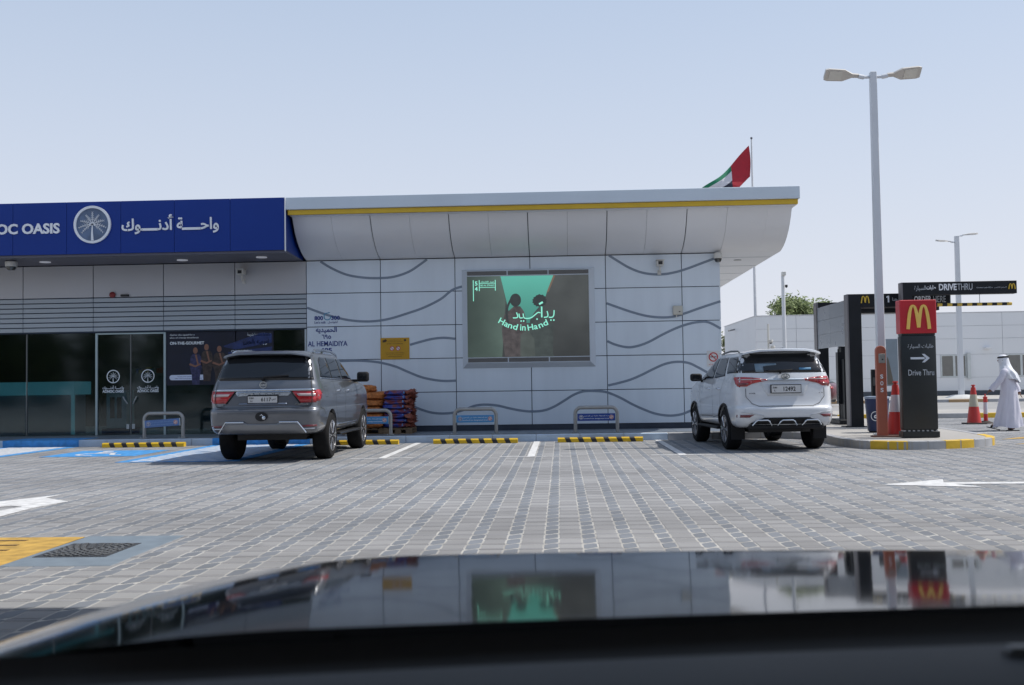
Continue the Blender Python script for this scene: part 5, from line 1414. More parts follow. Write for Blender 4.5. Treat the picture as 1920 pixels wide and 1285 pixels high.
# ------------------------------------------------------------------ far kerbs, far pavement, white building
rd = MB(); rd.add([(8.7, 33.9, -0.008), (60, 33.9, -0.008), (60, 110, -0.008), (3, 110, -0.008), (3, 46, -0.008), (8.7, 46, -0.008)], [(0, 1, 2, 3, 4, 5)])
ob('side_road', rd, mat('road_pale', (0.29, 0.285, 0.28), 0.9, var=0.08, vs=0.6), kind='structure', label='pale grey side road behind the drive-through lane')
ln = MB(); ln.add([(14.0, 3.0, -0.008), (60, 3.0, -0.008), (60, 34.0, -0.008), (14.0, 34.0, -0.008)], [(0, 1, 2, 3)])
ob('lane', ln, mat('lane_concrete', (0.27, 0.27, 0.275), 0.9, var=0.08, vs=0.6), kind='structure')
fp = MB(); fp.prism([(8.75, 34.35), (40, 34.35), (40, 38.5), (8.75, 38.5)], -0.02, 0.145, 'xy')
fpv = ob('far_pavement', fp, mat('platform_concrete', (0, 0, 0)), kind='structure', label='narrow raised pavement strip beyond the drive-through lane')
def kc(k, p): return M_kyel if (k % 3 == 1) else M_kerb
kerb_run([(8.75, 34.2), (17.0, 34.2)], fpv, 1.02, lambda k, p: M_kyel if k in (0, 4, 5) else M_kerb)
fp = MB(); fp.prism([(8.0, 56.2), (60, 56.2), (60, 68.0), (8.0, 68.0)], -0.02, 0.145, 'xy')
fp2 = ob('far_footway', fp, mat('footway_pale', (0.40, 0.385, 0.36), 0.85, var=0.06, vs=1), kind='structure', label='pale raised footway in front of the far white building')
kerb_run([(12, 56.1), (36.0, 56.1)], fp2, 2.0, lambda k, p: mat('kerb_ochre', (0.40, 0.26, 0.14), 0.8) if k % 3 == 1 else M_kerb)
BYY = 68.0; bx0 = unp(1416, 600, BYY)[0]; bzt = 5.37
wb = thing('white_building', 'long low white panelled building far behind the drive-through', 'building', (30, 74, 0.15))
M_wb = mat('far_white', (0.74, 0.75, 0.765), 0.5, var=0.03, vs=0.3)
mb = MB(); mb.box(bx0 + 0.03, 60, BYY + 0.03, 80.7, 0.14, bzt - 0.05); ob('core_wall', mb, mat('far_joint', (0.5, 0.51, 0.53), 0.8), wb, W=True)
wins = [unp(1763, 665, BYY)[0], unp(1812, 665, BYY)[0], unp(1887, 665, BYY)[0], unp(1940, 665, BYY)[0]]
wz0, wz1 = unp(1790, 708, BYY)[2], unp(1790, 665, BYY)[2]
zs_ = [0.45, wz0, wz1, 3.7, 4.5, bzt - 0.04]
xcols = [bx0]
x_ = bx0
while x_ < 50: x_ += 2.55; xcols.append(x_)
for i in range(len(xcols) - 1):
    for j in range(5):
        xa, xb = xcols[i], xcols[i + 1]
        segs = [(xa, xb)]
        if j == 1:
            for wa, wb_ in ((wins[0], wins[1]), (wins[2], wins[3])):
                ns_ = []
                for (p, q_) in segs:
                    if q_ <= wa or p >= wb_: ns_.append((p, q_))
                    else:
                        if p < wa - 0.05: ns_.append((p, wa))
                        if q_ > wb_ + 0.05: ns_.append((wb_, q_))
                segs = ns_
        for (p, q_) in segs:
            mb = MB(); mb.box(p + 0.012, q_ - 0.012, BYY, BYY + 0.028, zs_[j] + 0.01, zs_[j + 1] - 0.01); ob('wall_panel', mb, M_wb, wb, W=True)
mb = MB(); mb.box(bx0 - 0.03, 60, BYY - 0.03, 80.8, bzt - 0.035, bzt); ob('parapet', mb, M_wb, wb, W=True)
for k in range(5):
    mb = MB(); mb.box(bx0, bx0 + 0.028, BYY + 0.03 + k * 2.53, BYY + 0.03 + k * 2.53 + 2.51, 0.2, bzt - 0.04); ob('side_panel', mb, M_wb, wb, W=True)
mb = MB(); mb.box(bx0 - 0.02, 60, BYY - 0.02, BYY + 0.028, 0.14, 0.44); ob('plinth', mb, mat('far_plinth', (0.07, 0.08, 0.095), 0.6), wb, W=True)
M_wf = mat('window_frame', (0.55, 0.58, 0.58), 0.4); M_wp = mat('window_blind', (0.17, 0.165, 0.15), 0.3, var=0.08, coat=0.3)
for wa, wb_ in ((wins[0], wins[1]), (wins[2], wins[3])):
    mb = MB(); 
    mb.box(wa, wb_, BYY - 0.02, BYY + 0.028, wz0, wz0 + 0.09); mb.box(wa, wb_, BYY - 0.02, BYY + 0.028, wz1 - 0.09, wz1)
    mb.box(wa, wa + 0.09, BYY - 0.02, BYY + 0.028, wz0 + 0.091, wz1 - 0.091); mb.box(wb_ - 0.09, wb_, BYY - 0.02, BYY + 0.028, wz0 + 0.091, wz1 - 0.091)
    md = wa + (wb_ - wa) * 0.52; mb.box(md - 0.07, md + 0.07, BYY - 0.02, BYY + 0.028, wz0 + 0.091, wz1 - 0.091)
    wf = ob('window', mb, M_wf, wb, W=True)
    for (p, q_) in ((wa + 0.09, md - 0.07), (md + 0.07, wb_ - 0.09)):
        mb = MB(); mb.box(p, q_, BYY + 0.0, BYY + 0.028, wz0 + 0.091, wz1 - 0.091); ob('pane', mb, M_wp, wf, W=True)
q = unp(1850, 651, BYY); mb = MB(); mb.lathe([(0.22, 0.0), (0.2, -0.1), (0.0, -0.16)], 14, (q[0], BYY - 0.12, q[2])); ob('wall_light', mb, M_letter, wb, W=True)
q = unp(1808, 690, BYY - 0.3); mb = MB(); mb.box(q[0] + 0.25, q[0] + 0.45, BYY - 0.2, BYY - 0.1, wz0 - 0.1, wz1 + 0.1); ob('down_pipe', mb, M_wf, wb, W=True)
q = unp(1390, 618, 76); mb = MB(); mb.tube([(bx0 - 0.02, 76, q[2]), (bx0 - 0.5, 75.6, q[2] - 0.1)], 0.06, 6); ob('wall_light', mb, mat('flood_grey', (0, 0, 0)), wb, W=True)

# flag pole and flag behind
q0 = unp(1411, 350, 84); q1 = unp(1408.5, 262, 84)
fpz = thing('flagpole', 'tall thin white flagpole behind the right end of the canopy', 'flagpole', (q0[0], 84, 0))
mb = MB(); mb.tube([(0, 0, 0), (0, 0, q1[2])], [0.16, 0.055], 12); ob('pole', mb, mat('pole_white', (0.55, 0.56, 0.58), 0.4), fpz, smooth=True)
mb = MB(); mb.lathe([(0.0, 0), (0.09, 0.06), (0.09, 0.16), (0, 0.22)], 10, (0, 0, q1[2])); ob('finial', mb, mat('finial_dark', (0.1, 0.1, 0.12), 0.4), fpz)
fl = thing('flag', 'red green white and black flag waving to the left of its pole', 'flag', (q0[0], 84, 0))
# four corners in picture terms; waves added in depth
top_h, bot_h = unp(1404, 273, 84), unp(1407, 333, 84)
top_t, bot_t = unp(1300, 369, 84), unp(1318, 398, 84)
def fpnt(u, v):
    v = v ** 1.5
    # u along the flag from the hoist, v from top (0) to bottom (1)
    sag_t = -0.9 * math.sin(math.pi * u) * 0.10
    x = (top_h[0] * (1 - v) + bot_h[0] * v) * (1 - u) + (top_t[0] * (1 - v) + bot_t[0] * v) * u
    z = (top_h[2] * (1 - v) + bot_h[2] * v) * (1 - u) + (top_t[2] * (1 - v) + bot_t[2] * v) * u
    x += 0.10 * math.sin(3.2 * v + 5 * u); z += -0.22 * math.sin(math.pi * u) + 0.10 * math.sin(9 * u + 2.0 * v)
    y = 84 + 0.55 * math.sin(7 * u + 2.2 * v) * (0.25 + u)
    return (x, y, z)
def fpatch(name, u0, u1, v0, v1, m):
    mb = MB(); nu, nv = 18, 10
    for s_ in (0, 1):
        for i in range(nu + 1):
            for j in range(nv + 1):
                p = fpnt(u0 + (u1 - u0) * i / nu, v0 + (v1 - v0) * j / nv); mb.v.append((p[0], p[1] + 0.012 * s_, p[2]))
    N_ = (nu + 1) * (nv + 1)
    for i in range(nu):
        for j in range(nv):
            a = i * (nv + 1) + j; b = a + nv + 1
            mb.f.append((a, a + 1, b + 1, b)); mb.m.append(0); mb.f.append((N_ + a, N_ + b, N_ + b + 1, N_ + a + 1)); mb.m.append(0)
    ob(name, mb, m, fl, W=True, smooth=True)
fpatch('red_field', 0.0, 0.34, 0, 1, mat('flag_red', (0.36, 0.015, 0.03), 0.8, var=0.08))
fpatch('green_band', 0.34, 1.0, 0.0, 0.3333, mat('flag_green', (0.01, 0.17, 0.09), 0.8, var=0.08))
fpatch('white_band', 0.34, 1.0, 0.3333, 0.6667, mat('flag_white', (0.55, 0.55, 0.60), 0.8, var=0.05))
fpatch('black_band', 0.34, 1.0, 0.6667, 1.0, mat('flag_black', (0.02, 0.02, 0.04), 0.8, var=0.1))

# ------------------------------------------------------------------ trees
M_bark = mat('bark', (0.13, 0.10, 0.07), 0.9, var=0.3, vs=6, bump=0.5, bs=20)
def leaf_mat(name, c_):
    m = mat(name, c_, 0.7, var=0.35, vs=0.7)
    m.node_tree.nodes['Principled BSDF'].inputs['Specular IOR Level'].default_value = 0.25
    return m
M_leaf = leaf_mat('leaf_green', (0.15, 0.19, 0.075)); M_leaf2 = leaf_mat('leaf_olive', (0.16, 0.18, 0.08))
def tree(x, y, h, cw, label, m, seed, nl=3800, lsz=0.16, squash=0.6, group='trees beyond the white building'):
    t = thing('tree', label, 'tree', (x, y, 0), group=group)
    rr_ = random.Random(seed)
    mb = MB()
    mb.tube([(0, 0, 0), (0.05, 0, h * 0.25), (-0.04, 0.05, h * 0.5)], [0.2, 0.16, 0.12], 8)
    cl = []
    for k in range(11):
        a = rr_.uniform(0, 6.28); r_ = cw * 0.5 * rr_.uniform(0.3, 0.95); zz = h * rr_.uniform(0.60, 0.93)
        p = (r_ * math.cos(a), r_ * math.sin(a) * 0.8, zz); cl.append((p, rr_.uniform(0.16, 0.30) * cw))
        mb.tube([(0, 0, h * rr_.uniform(0.3, 0.48)), (p[0] * 0.5, p[1] * 0.5, zz * 0.8), p], [0.09, 0.05, 0.02], 6)
    ob('trunk', mb, M_bark, t, smooth=True)
    V_ = []; F_ = []
    for i in range(nl):
        p, r_ = cl[rr_.randrange(len(cl))]
        d = Vector((rr_.gauss(0, 1), rr_.gauss(0, 1), rr_.gauss(0, 1))).normalized() * r_ * rr_.uniform(0.35, 1.12)
        c = Vector((p[0] + d.x, p[1] + d.y, p[2] + d.z * squash + (0.25 * r_ if rr_.random() < .15 else 0)))
        a = Vector((rr_.gauss(0, 1), rr_.gauss(0, 1), rr_.gauss(0, .7))).normalized(); b = a.orthogonal().normalized()
        s_ = lsz * rr_.uniform(0.6, 1.4); o_ = len(V_)
        V_ += [c - a * s_, c + b * s_ * 0.45, c + a * s_, c - b * s_ * 0.45]; F_.append((o_, o_ + 1, o_ + 2, o_ + 3))
    c_ = MB(); c_.v = [tuple(v) for v in V_]; c_.f = F_; c_.m = [0] * len(F_)
    ob('crown', c_, m, t)
q = unp(1478, 575, 90); tree(q[0], 90, q[2] + 1.1, 3.8, 'left one of the two green treetops above the white building', M_leaf, 3, 2300, lsz=0.17)
q = unp(1502, 565, 92); tree(q[0], 92, q[2] + 0.7, 4.0, 'right one of the two green treetops, taller and denser, above the white building', M_leaf, 4, 2900, lsz=0.17)
q = unp(1447, 585, 93); tree(q[0], 93, q[2] + 0.2, 2.4, 'small low treetop left of the two green treetops', M_leaf2, 9, 1600, lsz=0.18)
q = unp(1533, 582, 95); tree(q[0], 95, q[2] + 0.5, 3.2, 'low treetop just left of the black portal', M_leaf, 12, 2400, lsz=0.2)
q = unp(1356, 625, 95); tree(q[0], 95, 5.4, 3.2, 'dry sparse tree in the gap beside the right end of the wall', M_leaf2, 21, 900, lsz=0.16)
# trees and low houses across the road behind the camera: they show in the glass and the paint
V_ = []; F_ = []; rr_ = random.Random(77)
for i in range(27):
    cx_, cy_, ch, cw_ = -50 + i * 3.9 + rr_.uniform(-1, 1), -36 + rr_.uniform(-4, 4), rr_.uniform(5.5, 8.5), rr_.uniform(2.2, 3.4)
    for k in range(1000):
        a, b_, r_ = rr_.uniform(0, 6.283), rr_.uniform(-1.5, 1.5), rr_.uniform(0.3, 1.05)
        c = Vector((cx_ + cw_ * r_ * math.cos(a) * math.cos(b_), cy_ + cw_ * r_ * math.sin(a) * math.cos(b_), ch * 0.5 + ch * 0.5 * r_ * math.sin(b_)))
        n_ = Vector((rr_.gauss(0, 1), rr_.gauss(0, 1), rr_.gauss(0, 1))).normalized(); m_ = n_.orthogonal().normalized(); o_ = len(V_); s_ = 0.42
        V_ += [tuple(c - n_ * s_), tuple(c + m_ * s_ * .6), tuple(c + n_ * s_), tuple(c - m_ * s_ * .6)]; F_.append((o_, o_ + 1, o_ + 2, o_ + 3))
    o_ = len(V_); V_ += [(cx_ - .15, cy_, 0), (cx_ + .15, cy_, 0), (cx_ + .1, cy_, ch * .6), (cx_ - .1, cy_, ch * .6), (cx_, cy_ + .2, 0), (cx_, cy_ + .15, ch * .6)]
    F_ += [(o_, o_ + 1, o_ + 2, o_ + 3), (o_ + 1, o_ + 4, o_ + 5, o_ + 2), (o_ + 4, o_, o_ + 3, o_ + 5)]
c_ = MB(); c_.v = V_; c_.f = F_; c_.m = [0] * len(F_)
ob('tree_belt', c_, M_leaf, kind='stuff', label='dark belt of roadside trees behind the camera, reflected in the shop glass')
# fuel canopy over the camera car: its shade covers the bonnet and the near paving
fc = thing('fuel_canopy', 'flat white forecourt canopy over the camera car, outside the frame', 'canopy', (0, -4, 0))
mb = MB(); mb.box(-16, 16, -14, 6.85, 5.3, 6.1); ob('roof_slab', mb, mat('canopy_white', (0.5, 0.52, 0.55), 0.5), fc, W=True)
mb = MB(); mb.box(-16.02, 16.02, 6.851, 6.87, 5.3, 6.1); ob('fascia', mb, M_blue, fc, W=True)
for x in (-11, -3.7, 4.6, 12):
    mb = MB(); mb.box(x - 0.25, x + 0.25, -5.5, -5.0, 0, 5.3); ob('column', mb, M_fascia, fc, W=True)
# ------------------------------------------------------------------ cars
def interp_rows(rows, k=3):
    return catmull(rows, k)
def shell_mesh(rows, arches_, name, rb=0.05, barrel=0.03):
    """rows: (z, half width, rear y, front y, rear corner r, front corner r); plan outlines stacked and skinned"""
    V_ = []; cnt = None
    for (z, w_, yr, yf, cr, cf) in rows:
        p = []
        nR, nC, nS = 8, 5, 16
        for i in range(nR):
            x = -(w_ - cr) + 2 * (w_ - cr) * i / nR; p.append((x, yr))
        for i in range(nC):
            a = -math.pi / 2 + math.pi / 2 * i / nC; p.append((w_ - cr + cr * math.cos(a), yr + cr + cr * math.sin(a)))
        for i in range(nS):
            p.append((w_, yr + cr + (yf - cf - yr - cr) * i / nS))
        for i in range(nC):
            a = math.pi / 2 * i / nC; p.append((w_ - cf + cf * math.cos(a), yf - cf + cf * math.sin(a)))
        for i in range(nR):
            x = (w_ - cf) - 2 * (w_ - cf) * i / nR; p.append((x, yf))
        for i in range(nC):
            a = math.pi / 2 + math.pi / 2 * i / nC; p.append((-(w_ - cf) + cf * math.cos(a), yf - cf + cf * math.sin(a)))
        for i in range(nS):
            p.append((-w_, yf - cf - (yf - cf - yr - cr) * i / nS))
        for i in range(nC):
            a = math.pi + math.pi / 2 * i / nC; p.append((-(w_ - cr) + cr * math.cos(a), yr + cr + cr * math.sin(a)))
        cnt = len(p)
        L = yf - yr; ym = (yf + yr) / 2
        for (x, y) in p:
            k_ = abs((y - ym) / (L / 2)) if L > 0 else 0
            x2 = x * (1 - barrel * k_ ** 3)
            e = rb * (x / w_) ** 2
            y2 = y + e * max(0, (ym - y) / (L / 2)) * 1.0 - e * 1.6 * max(0, (y - ym) / (L / 2))
            V_.append((x2, y2, z))
    n = len(rows); F_ = []
    for r_ in range(n - 1):
        for j in range(cnt):
            a = r_ * cnt + j; b = r_ * cnt + (j + 1) % cnt
            F_.append((a, b, b + cnt, a + cnt))
    F_.append(tuple(range(cnt))[::-1]); F_.append(tuple((n - 1) * cnt + j for j in range(cnt)))
    me = bpy.data.meshes.new(name); me.from_pydata(V_, [], F_)
    bm = bmesh.new(); bm.from_mesh(me); bmesh.ops.recalc_face_normals(bm, faces=bm.faces); bm.to_mesh(me); bm.free()
    o = bpy.data.objects.new(name, me); COL.objects.link(o)
    tmp = []
    for (ya, ra) in arches_:
        c_ = MB()
        c_.lathe([(ra, -1.6), (ra, 1.6)], 40, (0, ya[0], ya[1]), axis='x')
        co = ob('cut', c_, M_black); md = o.modifiers.new('b', 'BOOLEAN'); md.operation = 'DIFFERENCE'; md.object = co; md.solver = 'EXACT'; tmp.append(co)
    bpy.context.view_layer.update()
    dg = bpy.context.evaluated_depsgraph_get()
    m2 = bpy.data.meshes.new_from_object(o.evaluated_get(dg))
    for c_ in tmp: bpy.data.objects.remove(c_)
    bpy.data.objects.remove(o)
    bm = bmesh.new(); bm.from_mesh(m2)
    bvh = BVHTree.FromBMesh(bm)
    for f_ in bm.faces: f_.smooth = True
    for e in bm.edges:
        if len(e.link_faces) == 2 and e.calc_face_angle(0) > R(32): e.smooth = False
    bm.to_mesh(m2); bm.free()
    return m2, bvh

def patch(name, poly, side, bvh, off, m, parent, th=0.006, step=0.07, loc=None, **kw):
    bm = bmesh.new()
    P3 = {'rear': lambda a, b: Vector((a, -2, b)), 'front': lambda a, b: Vector((a, 9, b)), 'left': lambda a, b: Vector((-3, a, b)), 'right': lambda a, b: Vector((3, a, b)), 'top': lambda a, b: Vector((a, b, 4))}[side]
    D = {'rear': Vector((0, 1, 0)), 'front': Vector((0, -1, 0)), 'left': Vector((1, 0, 0)), 'right': Vector((-1, 0, 0)), 'top': Vector((0, 0, -1))}[side]
    vs = [bm.verts.new(P3(*p)) for p in poly]; bm.faces.new(vs)
    a0, a1 = min(p[0] for p in poly), max(p[0] for p in poly); b0, b1 = min(p[1] for p in poly), max(p[1] for p in poly)
    ia = {'rear': 0, 'front': 0, 'left': 1, 'right': 1, 'top': 0}[side]; ib = 1 if side == 'top' else 2
    k = a0 + step
    while k < a1 - 1e-4:
        co = Vector((0, 0, 0)); co[ia] = k; no = Vector((0, 0, 0)); no[ia] = 1
        bmesh.ops.bisect_plane(bm, geom=bm.verts[:] + bm.edges[:] + bm.faces[:], plane_co=co, plane_no=no); k += step
    k = b0 + step
    while k < b1 - 1e-4:
        co = Vector((0, 0, 0)); co[ib] = k; no = Vector((0, 0, 0)); no[ib] = 1
        bmesh.ops.bisect_plane(bm, geom=bm.verts[:] + bm.edges[:] + bm.faces[:], plane_co=co, plane_no=no); k += step
    bm.verts.ensure_lookup_table(); bad = []
    hit = {}
    for v in bm.verts:
        h = bvh.ray_cast(v.co, D)
        if h[0] is None: bad.append(v)
        else: hit[v] = (h[0], h[1] if h[1].dot(D) < 0 else -h[1])
    ax = {'rear': 1, 'front': 1, 'left': 0, 'right': 0, 'top': 2}[side]
    lim = 0.30
    dep = sorted(h_[0][ax] * D[ax] for h_ in hit.values())
    for v in list(hit):
        if hit[v][0][ax] * D[ax] > dep[0] + (0.62 if side == 'rear' and len(poly) == 6 else 0.30): bad.append(v)
    if bad: bmesh.ops.delete(bm, geom=bad, context='VERTS')
    for v in bm.verts:
        v.co = hit[v][0] - D * off
    bmesh.ops.recalc_face_normals(bm, faces=bm.faces)
    fs = bm.faces[:]
    if sum((f_.normal.dot(-D)) for f_ in fs) < 0:
        for f_ in fs: f_.normal_flip()
    # rim
    r_ = bmesh.ops.extrude_edge_only(bm, edges=[e for e in bm.edges if len(e.link_faces) == 1])
    for v in [g_ for g_ in r_['geom'] if isinstance(g_, bmesh.types.BMVert)]: v.co += D * (off + th)
    for f_ in fs: f_.smooth = True
    me = bpy.data.meshes.new(name); bm.to_mesh(me); bm.free(); me.materials.append(m)
    o = bpy.data.objects.new(name, me); COL.objects.link(o); o.parent = parent
    return props(o, **kw)
def seam(name, pts, side, bvh, m, parent, w_=0.010, off=0.0025):
    """a thin strip following the body"""
    L = []; Rr = []
    n = len(pts)
    # resample
    q = []
    for a, b in zip(pts, pts[1:]):
        d = math.hypot(b[0] - a[0], b[1] - a[1]); k = max(1, int(d / 0.08))
        for i in range(k): q.append((a[0] + (b[0] - a[0]) * i / k, a[1] + (b[1] - a[1]) * i / k))
    q.append(pts[-1]); n = len(q)
    P3 = {'rear': lambda a, b: Vector((a, -2, b)), 'left': lambda a, b: Vector((-3, a, b)), 'right': lambda a, b: Vector((3, a, b)), 'top': lambda a, b: Vector((a, b, 4))}[side]
    D = {'rear': Vector((0, 1, 0)), 'left': Vector((1, 0, 0)), 'right': Vector((-1, 0, 0)), 'top': Vector((0, 0, -1))}[side]
    mb = MB(); last = None
    for i in range(n):
        p0, p1 = q[max(0, i - 1)], q[min(n - 1, i + 1)]
        dx, dy = p1[0] - p0[0], p1[1] - p0[1]; d = math.hypot(dx, dy) or 1
        nx, ny = -dy / d * w_ / 2, dx / d * w_ / 2
        for s_ in (1, -1):
            o3 = P3(q[i][0] + s_ * nx, q[i][1] + s_ * ny); h = bvh.ray_cast(o3, D)
            co = h[0] if h[0] is not None else (last if last is not None else o3); last = co
            mb.v.append(tuple(co - D * off))
    for i in range(n - 1): mb.f.append((2 * i, 2 * i + 1, 2 * i + 3, 2 * i + 2)); mb.m.append(0)
    ob(name, mb, m, parent, recalc=False)

M_tyre = mat('tyre_rubber', (0.013, 0.013, 0.014), 0.85, var=0.2, vs=10, spec=0.2)
M_rim = mat('alloy', (0.50, 0.50, 0.52), 0.28, metal=0.85, var=0.03)
M_rimd = mat('rim_dark', (0.05, 0.05, 0.055), 0.4)
M_car_glass = mat('tinted_glass', (0.010, 0.013, 0.018), 0.04, coat=0.0, spec=0.6, var=0.05)
M_lred = mat('lamp_red', (0.42, 0.012, 0.018), 0.12, coat=1.0, var=0.25, vs=6)
M_lred2 = mat('lamp_red_dark', (0.16, 0.008, 0.012), 0.15, coat=1.0, var=0.2)
M_lclr = mat('lamp_clear', (0.50, 0.42, 0.42), 0.2, coat=1.0)
M_chrome = mat('chrome', (0.62, 0.66, 0.72), 0.14, metal=0.95, var=0.03)
M_plate = mat('plate_white', (0.60, 0.60, 0.60), 0.5)
M_seam = mat('seam_dark', (0.02, 0.022, 0.025), 0.6)
M_trim = mat('car_trim_black', (0.012, 0.012, 0.014), 0.55, spec=0.25)

def wheel(parent, x, y, r_, wd, side, style=6):
    w_ = thing('wheel', None, None, (x, y, r_)); w_.parent = parent
    s = side
    mb = MB()
    prof = [(r_ * 0.66, -wd / 2), (r_ * 0.90, -wd / 2 - 0.004), (r_ * 0.975, -wd / 2 + 0.02), (r_, -wd / 2 + 0.05), (r_, wd / 2 - 0.05), (r_ * 0.975, wd / 2 - 0.02), (r_ * 0.90, wd / 2 + 0.004), (r_ * 0.66, wd / 2)]
    mb.lathe(prof, 40, axis='x'); ob('tyre', mb, M_tyre, w_, smooth=True)
    # tread grooves
    mb = MB()
    for gx in (-0.06, 0.0, 0.06): mb.lathe([(r_ + 0.0015, gx - 0.006), (r_ + 0.0015, gx + 0.006)], 40, axis='x')
    mb = MB(); xo = s * (wd / 2 - 0.005)
    lip = [(r_ * 0.665, s * wd * 0.5), (r_ * 0.64, s * (wd * 0.5 + 0.003)), (r_ * 0.61, s * (wd * 0.5 - 0.02)), (r_ * 0.60, s * (wd * 0.2))]
    mb.lathe(lip, 36, axis='x', mi=0)
    mb.lathe([(r_ * 0.66, s * wd * 0.18), (0.0, s * wd * 0.16)], 30, axis='x', mi=1)
    for k in range(style):
        a = 2 * math.pi * k / style
        for da in (-0.13, 0.13):
            pts = [(s * (wd * 0.40), 0.05 * math.cos(a), 0.05 * math.sin(a)), (s * (wd * 0.43), r_ * 0.34 * math.cos(a + da * .55), r_ * 0.34 * math.sin(a + da * .55)), (s * (wd * 0.46), r_ * 0.635 * math.cos(a + da), r_ * 0.635 * math.sin(a + da))]
            mb.tube(pts, [0.035, 0.022, 0.024], 6, mi=0)
    mb.lathe([(0.065, s * wd * 0.36), (0.06, s * (wd * 0.5 - 0.005)), (0, s * (wd * 0.5))], 18, axis='x', mi=0)
    ob('rim', mb, [M_rim, M_rimd], w_, smooth=True, recalc=True)
    return w_

def suv(name, label, loc, rz, S):
    t = thing(name, label, 'car', loc, rz)
    rows = interp_rows(S['rows'], 3)
    me, bvh = shell_mesh(rows, [((S['ra'], S['rr']), S['arch']), ((S['fa'], S['rr']), S['arch'])], 'body', rb=S.get('rb', 0.05))
    me.materials.clear(); me.materials.append(S['paint'])
    o = bpy.data.objects.new('body', me); COL.objects.link(o); o.parent = t
    for ya in (S['ra'], S['fa']):
        mb = MB(); mb.lathe([(S['arch'] - 0.004, -S['hw'] * 0.93), (S['arch'] - 0.004, S['hw'] * 0.93)], 36, (0, ya, S['rr']), axis='x')
        # inner liner: open tube turned inwards plus dark discs near the middle
        mb.lathe([(S['arch'] - 0.006, -S['hw'] + 0.42), (0.0, -S['hw'] + 0.43)], 30, (0, ya, S['rr']), axis='x'); mb.lathe([(S['arch'] - 0.006, S['hw'] - 0.42), (0.0, S['hw'] - 0.43)], 30, (0, ya, S['rr']), axis='x')
        mb.f = [q for q in mb.f if (len(q) == 4 or len(q) == 3) and min(mb.v[k][2] for k in q) > S['zb'] - 0.02]; mb.m = [0] * len(mb.f)
        ob('wheel_arch_liner', mb, M_black, t)
    mb = MB(); mb.box(-S['hw'] * .62, S['hw'] * .62, S['ub0'], S['L'] - 0.35, S['ubz'], S['zb'] + 0.03); 
    mb.tube([(-S['hw'] * .8, S['ra'], S['rr']), (S['hw'] * .8, S['ra'], S['rr'])], 0.06, 8); mb.lathe([(0.0, -0.15), (0.15, -0.1), (0.15, 0.1), (0, 0.15)], 14, (0.05, S['ra'], S['rr']), axis='x')
    mb.tube([(-S['hw'] * .8, S['fa'], S['rr']), (S['hw'] * .8, S['fa'], S['rr'])], 0.06, 8)
    mb.tube([(S.get('exx', .5), S['ub0'] + 0.5, S['zb'] - 0.02), (S.get('exx', .5), S['ub0'] - 0.05, S['zb'] - 0.03)], 0.035, 8)
    ob('underbody', mb, M_black, t)
    for (ya) in (S['ra'], S['fa']):
        for s in (-1, 1):
            wheel(t, s * (S['hw'] - S['wd'] / 2 - 0.015), ya, S['rr'], S['wd'], s, S['spokes'])
    for s in (-1, 1):
        mb = MB(); mb.box(-0.12, 0.12, -0.01, 0.01, -0.20, 0.06); mb.xf(T(s * (S['hw'] - 0.16), S['ra'] - S['rr'] - 0.09, S['rr'] * 1.05)); 
        if S.get('flaps'): ob('mud_flap', mb, M_trim, t)
    return t, bvh

def mirror(t, x, y, z, s, m, k=1.0):
    mb = MB(); mb.box(min(s * (x - 0.02), s * (x + 0.22)), max(s * (x - 0.02), s * (x + 0.22)), y - 0.06, y + 0.07, z - 0.10 * k, z + 0.10 * k)
    mr_ = ob('door_mirror', mb, m, t, bevel=0.05, seg=4, smooth=True)
    mb = MB(); mb.box(min(s * (x + 0.03), s * (x + 0.17)), max(s * (x + 0.03), s * (x + 0.17)), y - 0.065, y - 0.059, z - 0.065 * k, z + 0.065 * k); ob('mirror_glass', mb, M_car_glass, mr_, bevel=0.0)
    mb = MB(); mb.box(min(s * (x - 0.16), s * x), max(s * (x - 0.16), s * x), y - 0.02, y + 0.04, z - 0.10, z - 0.05); ob('mirror_arm', mb, M_trim, mr_)

def plate(t, z, y, wd, hgt, big, small, extra=None):
    mb = MB(); mb.box(-wd / 2 - 0.012, wd / 2 + 0.012, y - 0.008, y + 0.03, z - hgt / 2 - 0.012, z + hgt / 2 + 0.012); p = ob('number_plate', mb, M_trim, t, bevel=0.002)
    mb = MB(); mb.box(-wd / 2, wd / 2, y - 0.011, y - 0.009, z - hgt / 2, z + hgt / 2); ob('plate_face', mb, M_plate, p)
    text('plate_digits', big, 0.06, y - 0.0112, z, M_black, p, W=False, width=len(big) * 0.043, height=hgt * 0.60, bold=0.02, depth=0.002)
    for k, s_ in enumerate(small): text('plate_letters', s_, -wd / 2 + 0.06, y - 0.0112, z + 0.025 - 0.052 * k, M_black, p, W=False, width=0.075 if k == 0 else 0.03, height=0.03, bold=0.01, depth=0.002)
    if extra: text('plate_letters', extra, wd / 2 - 0.06, y - 0.0112, z, M_black, p, W=False, width=0.07, height=0.035, bold=0.02, depth=0.002, ar=True)

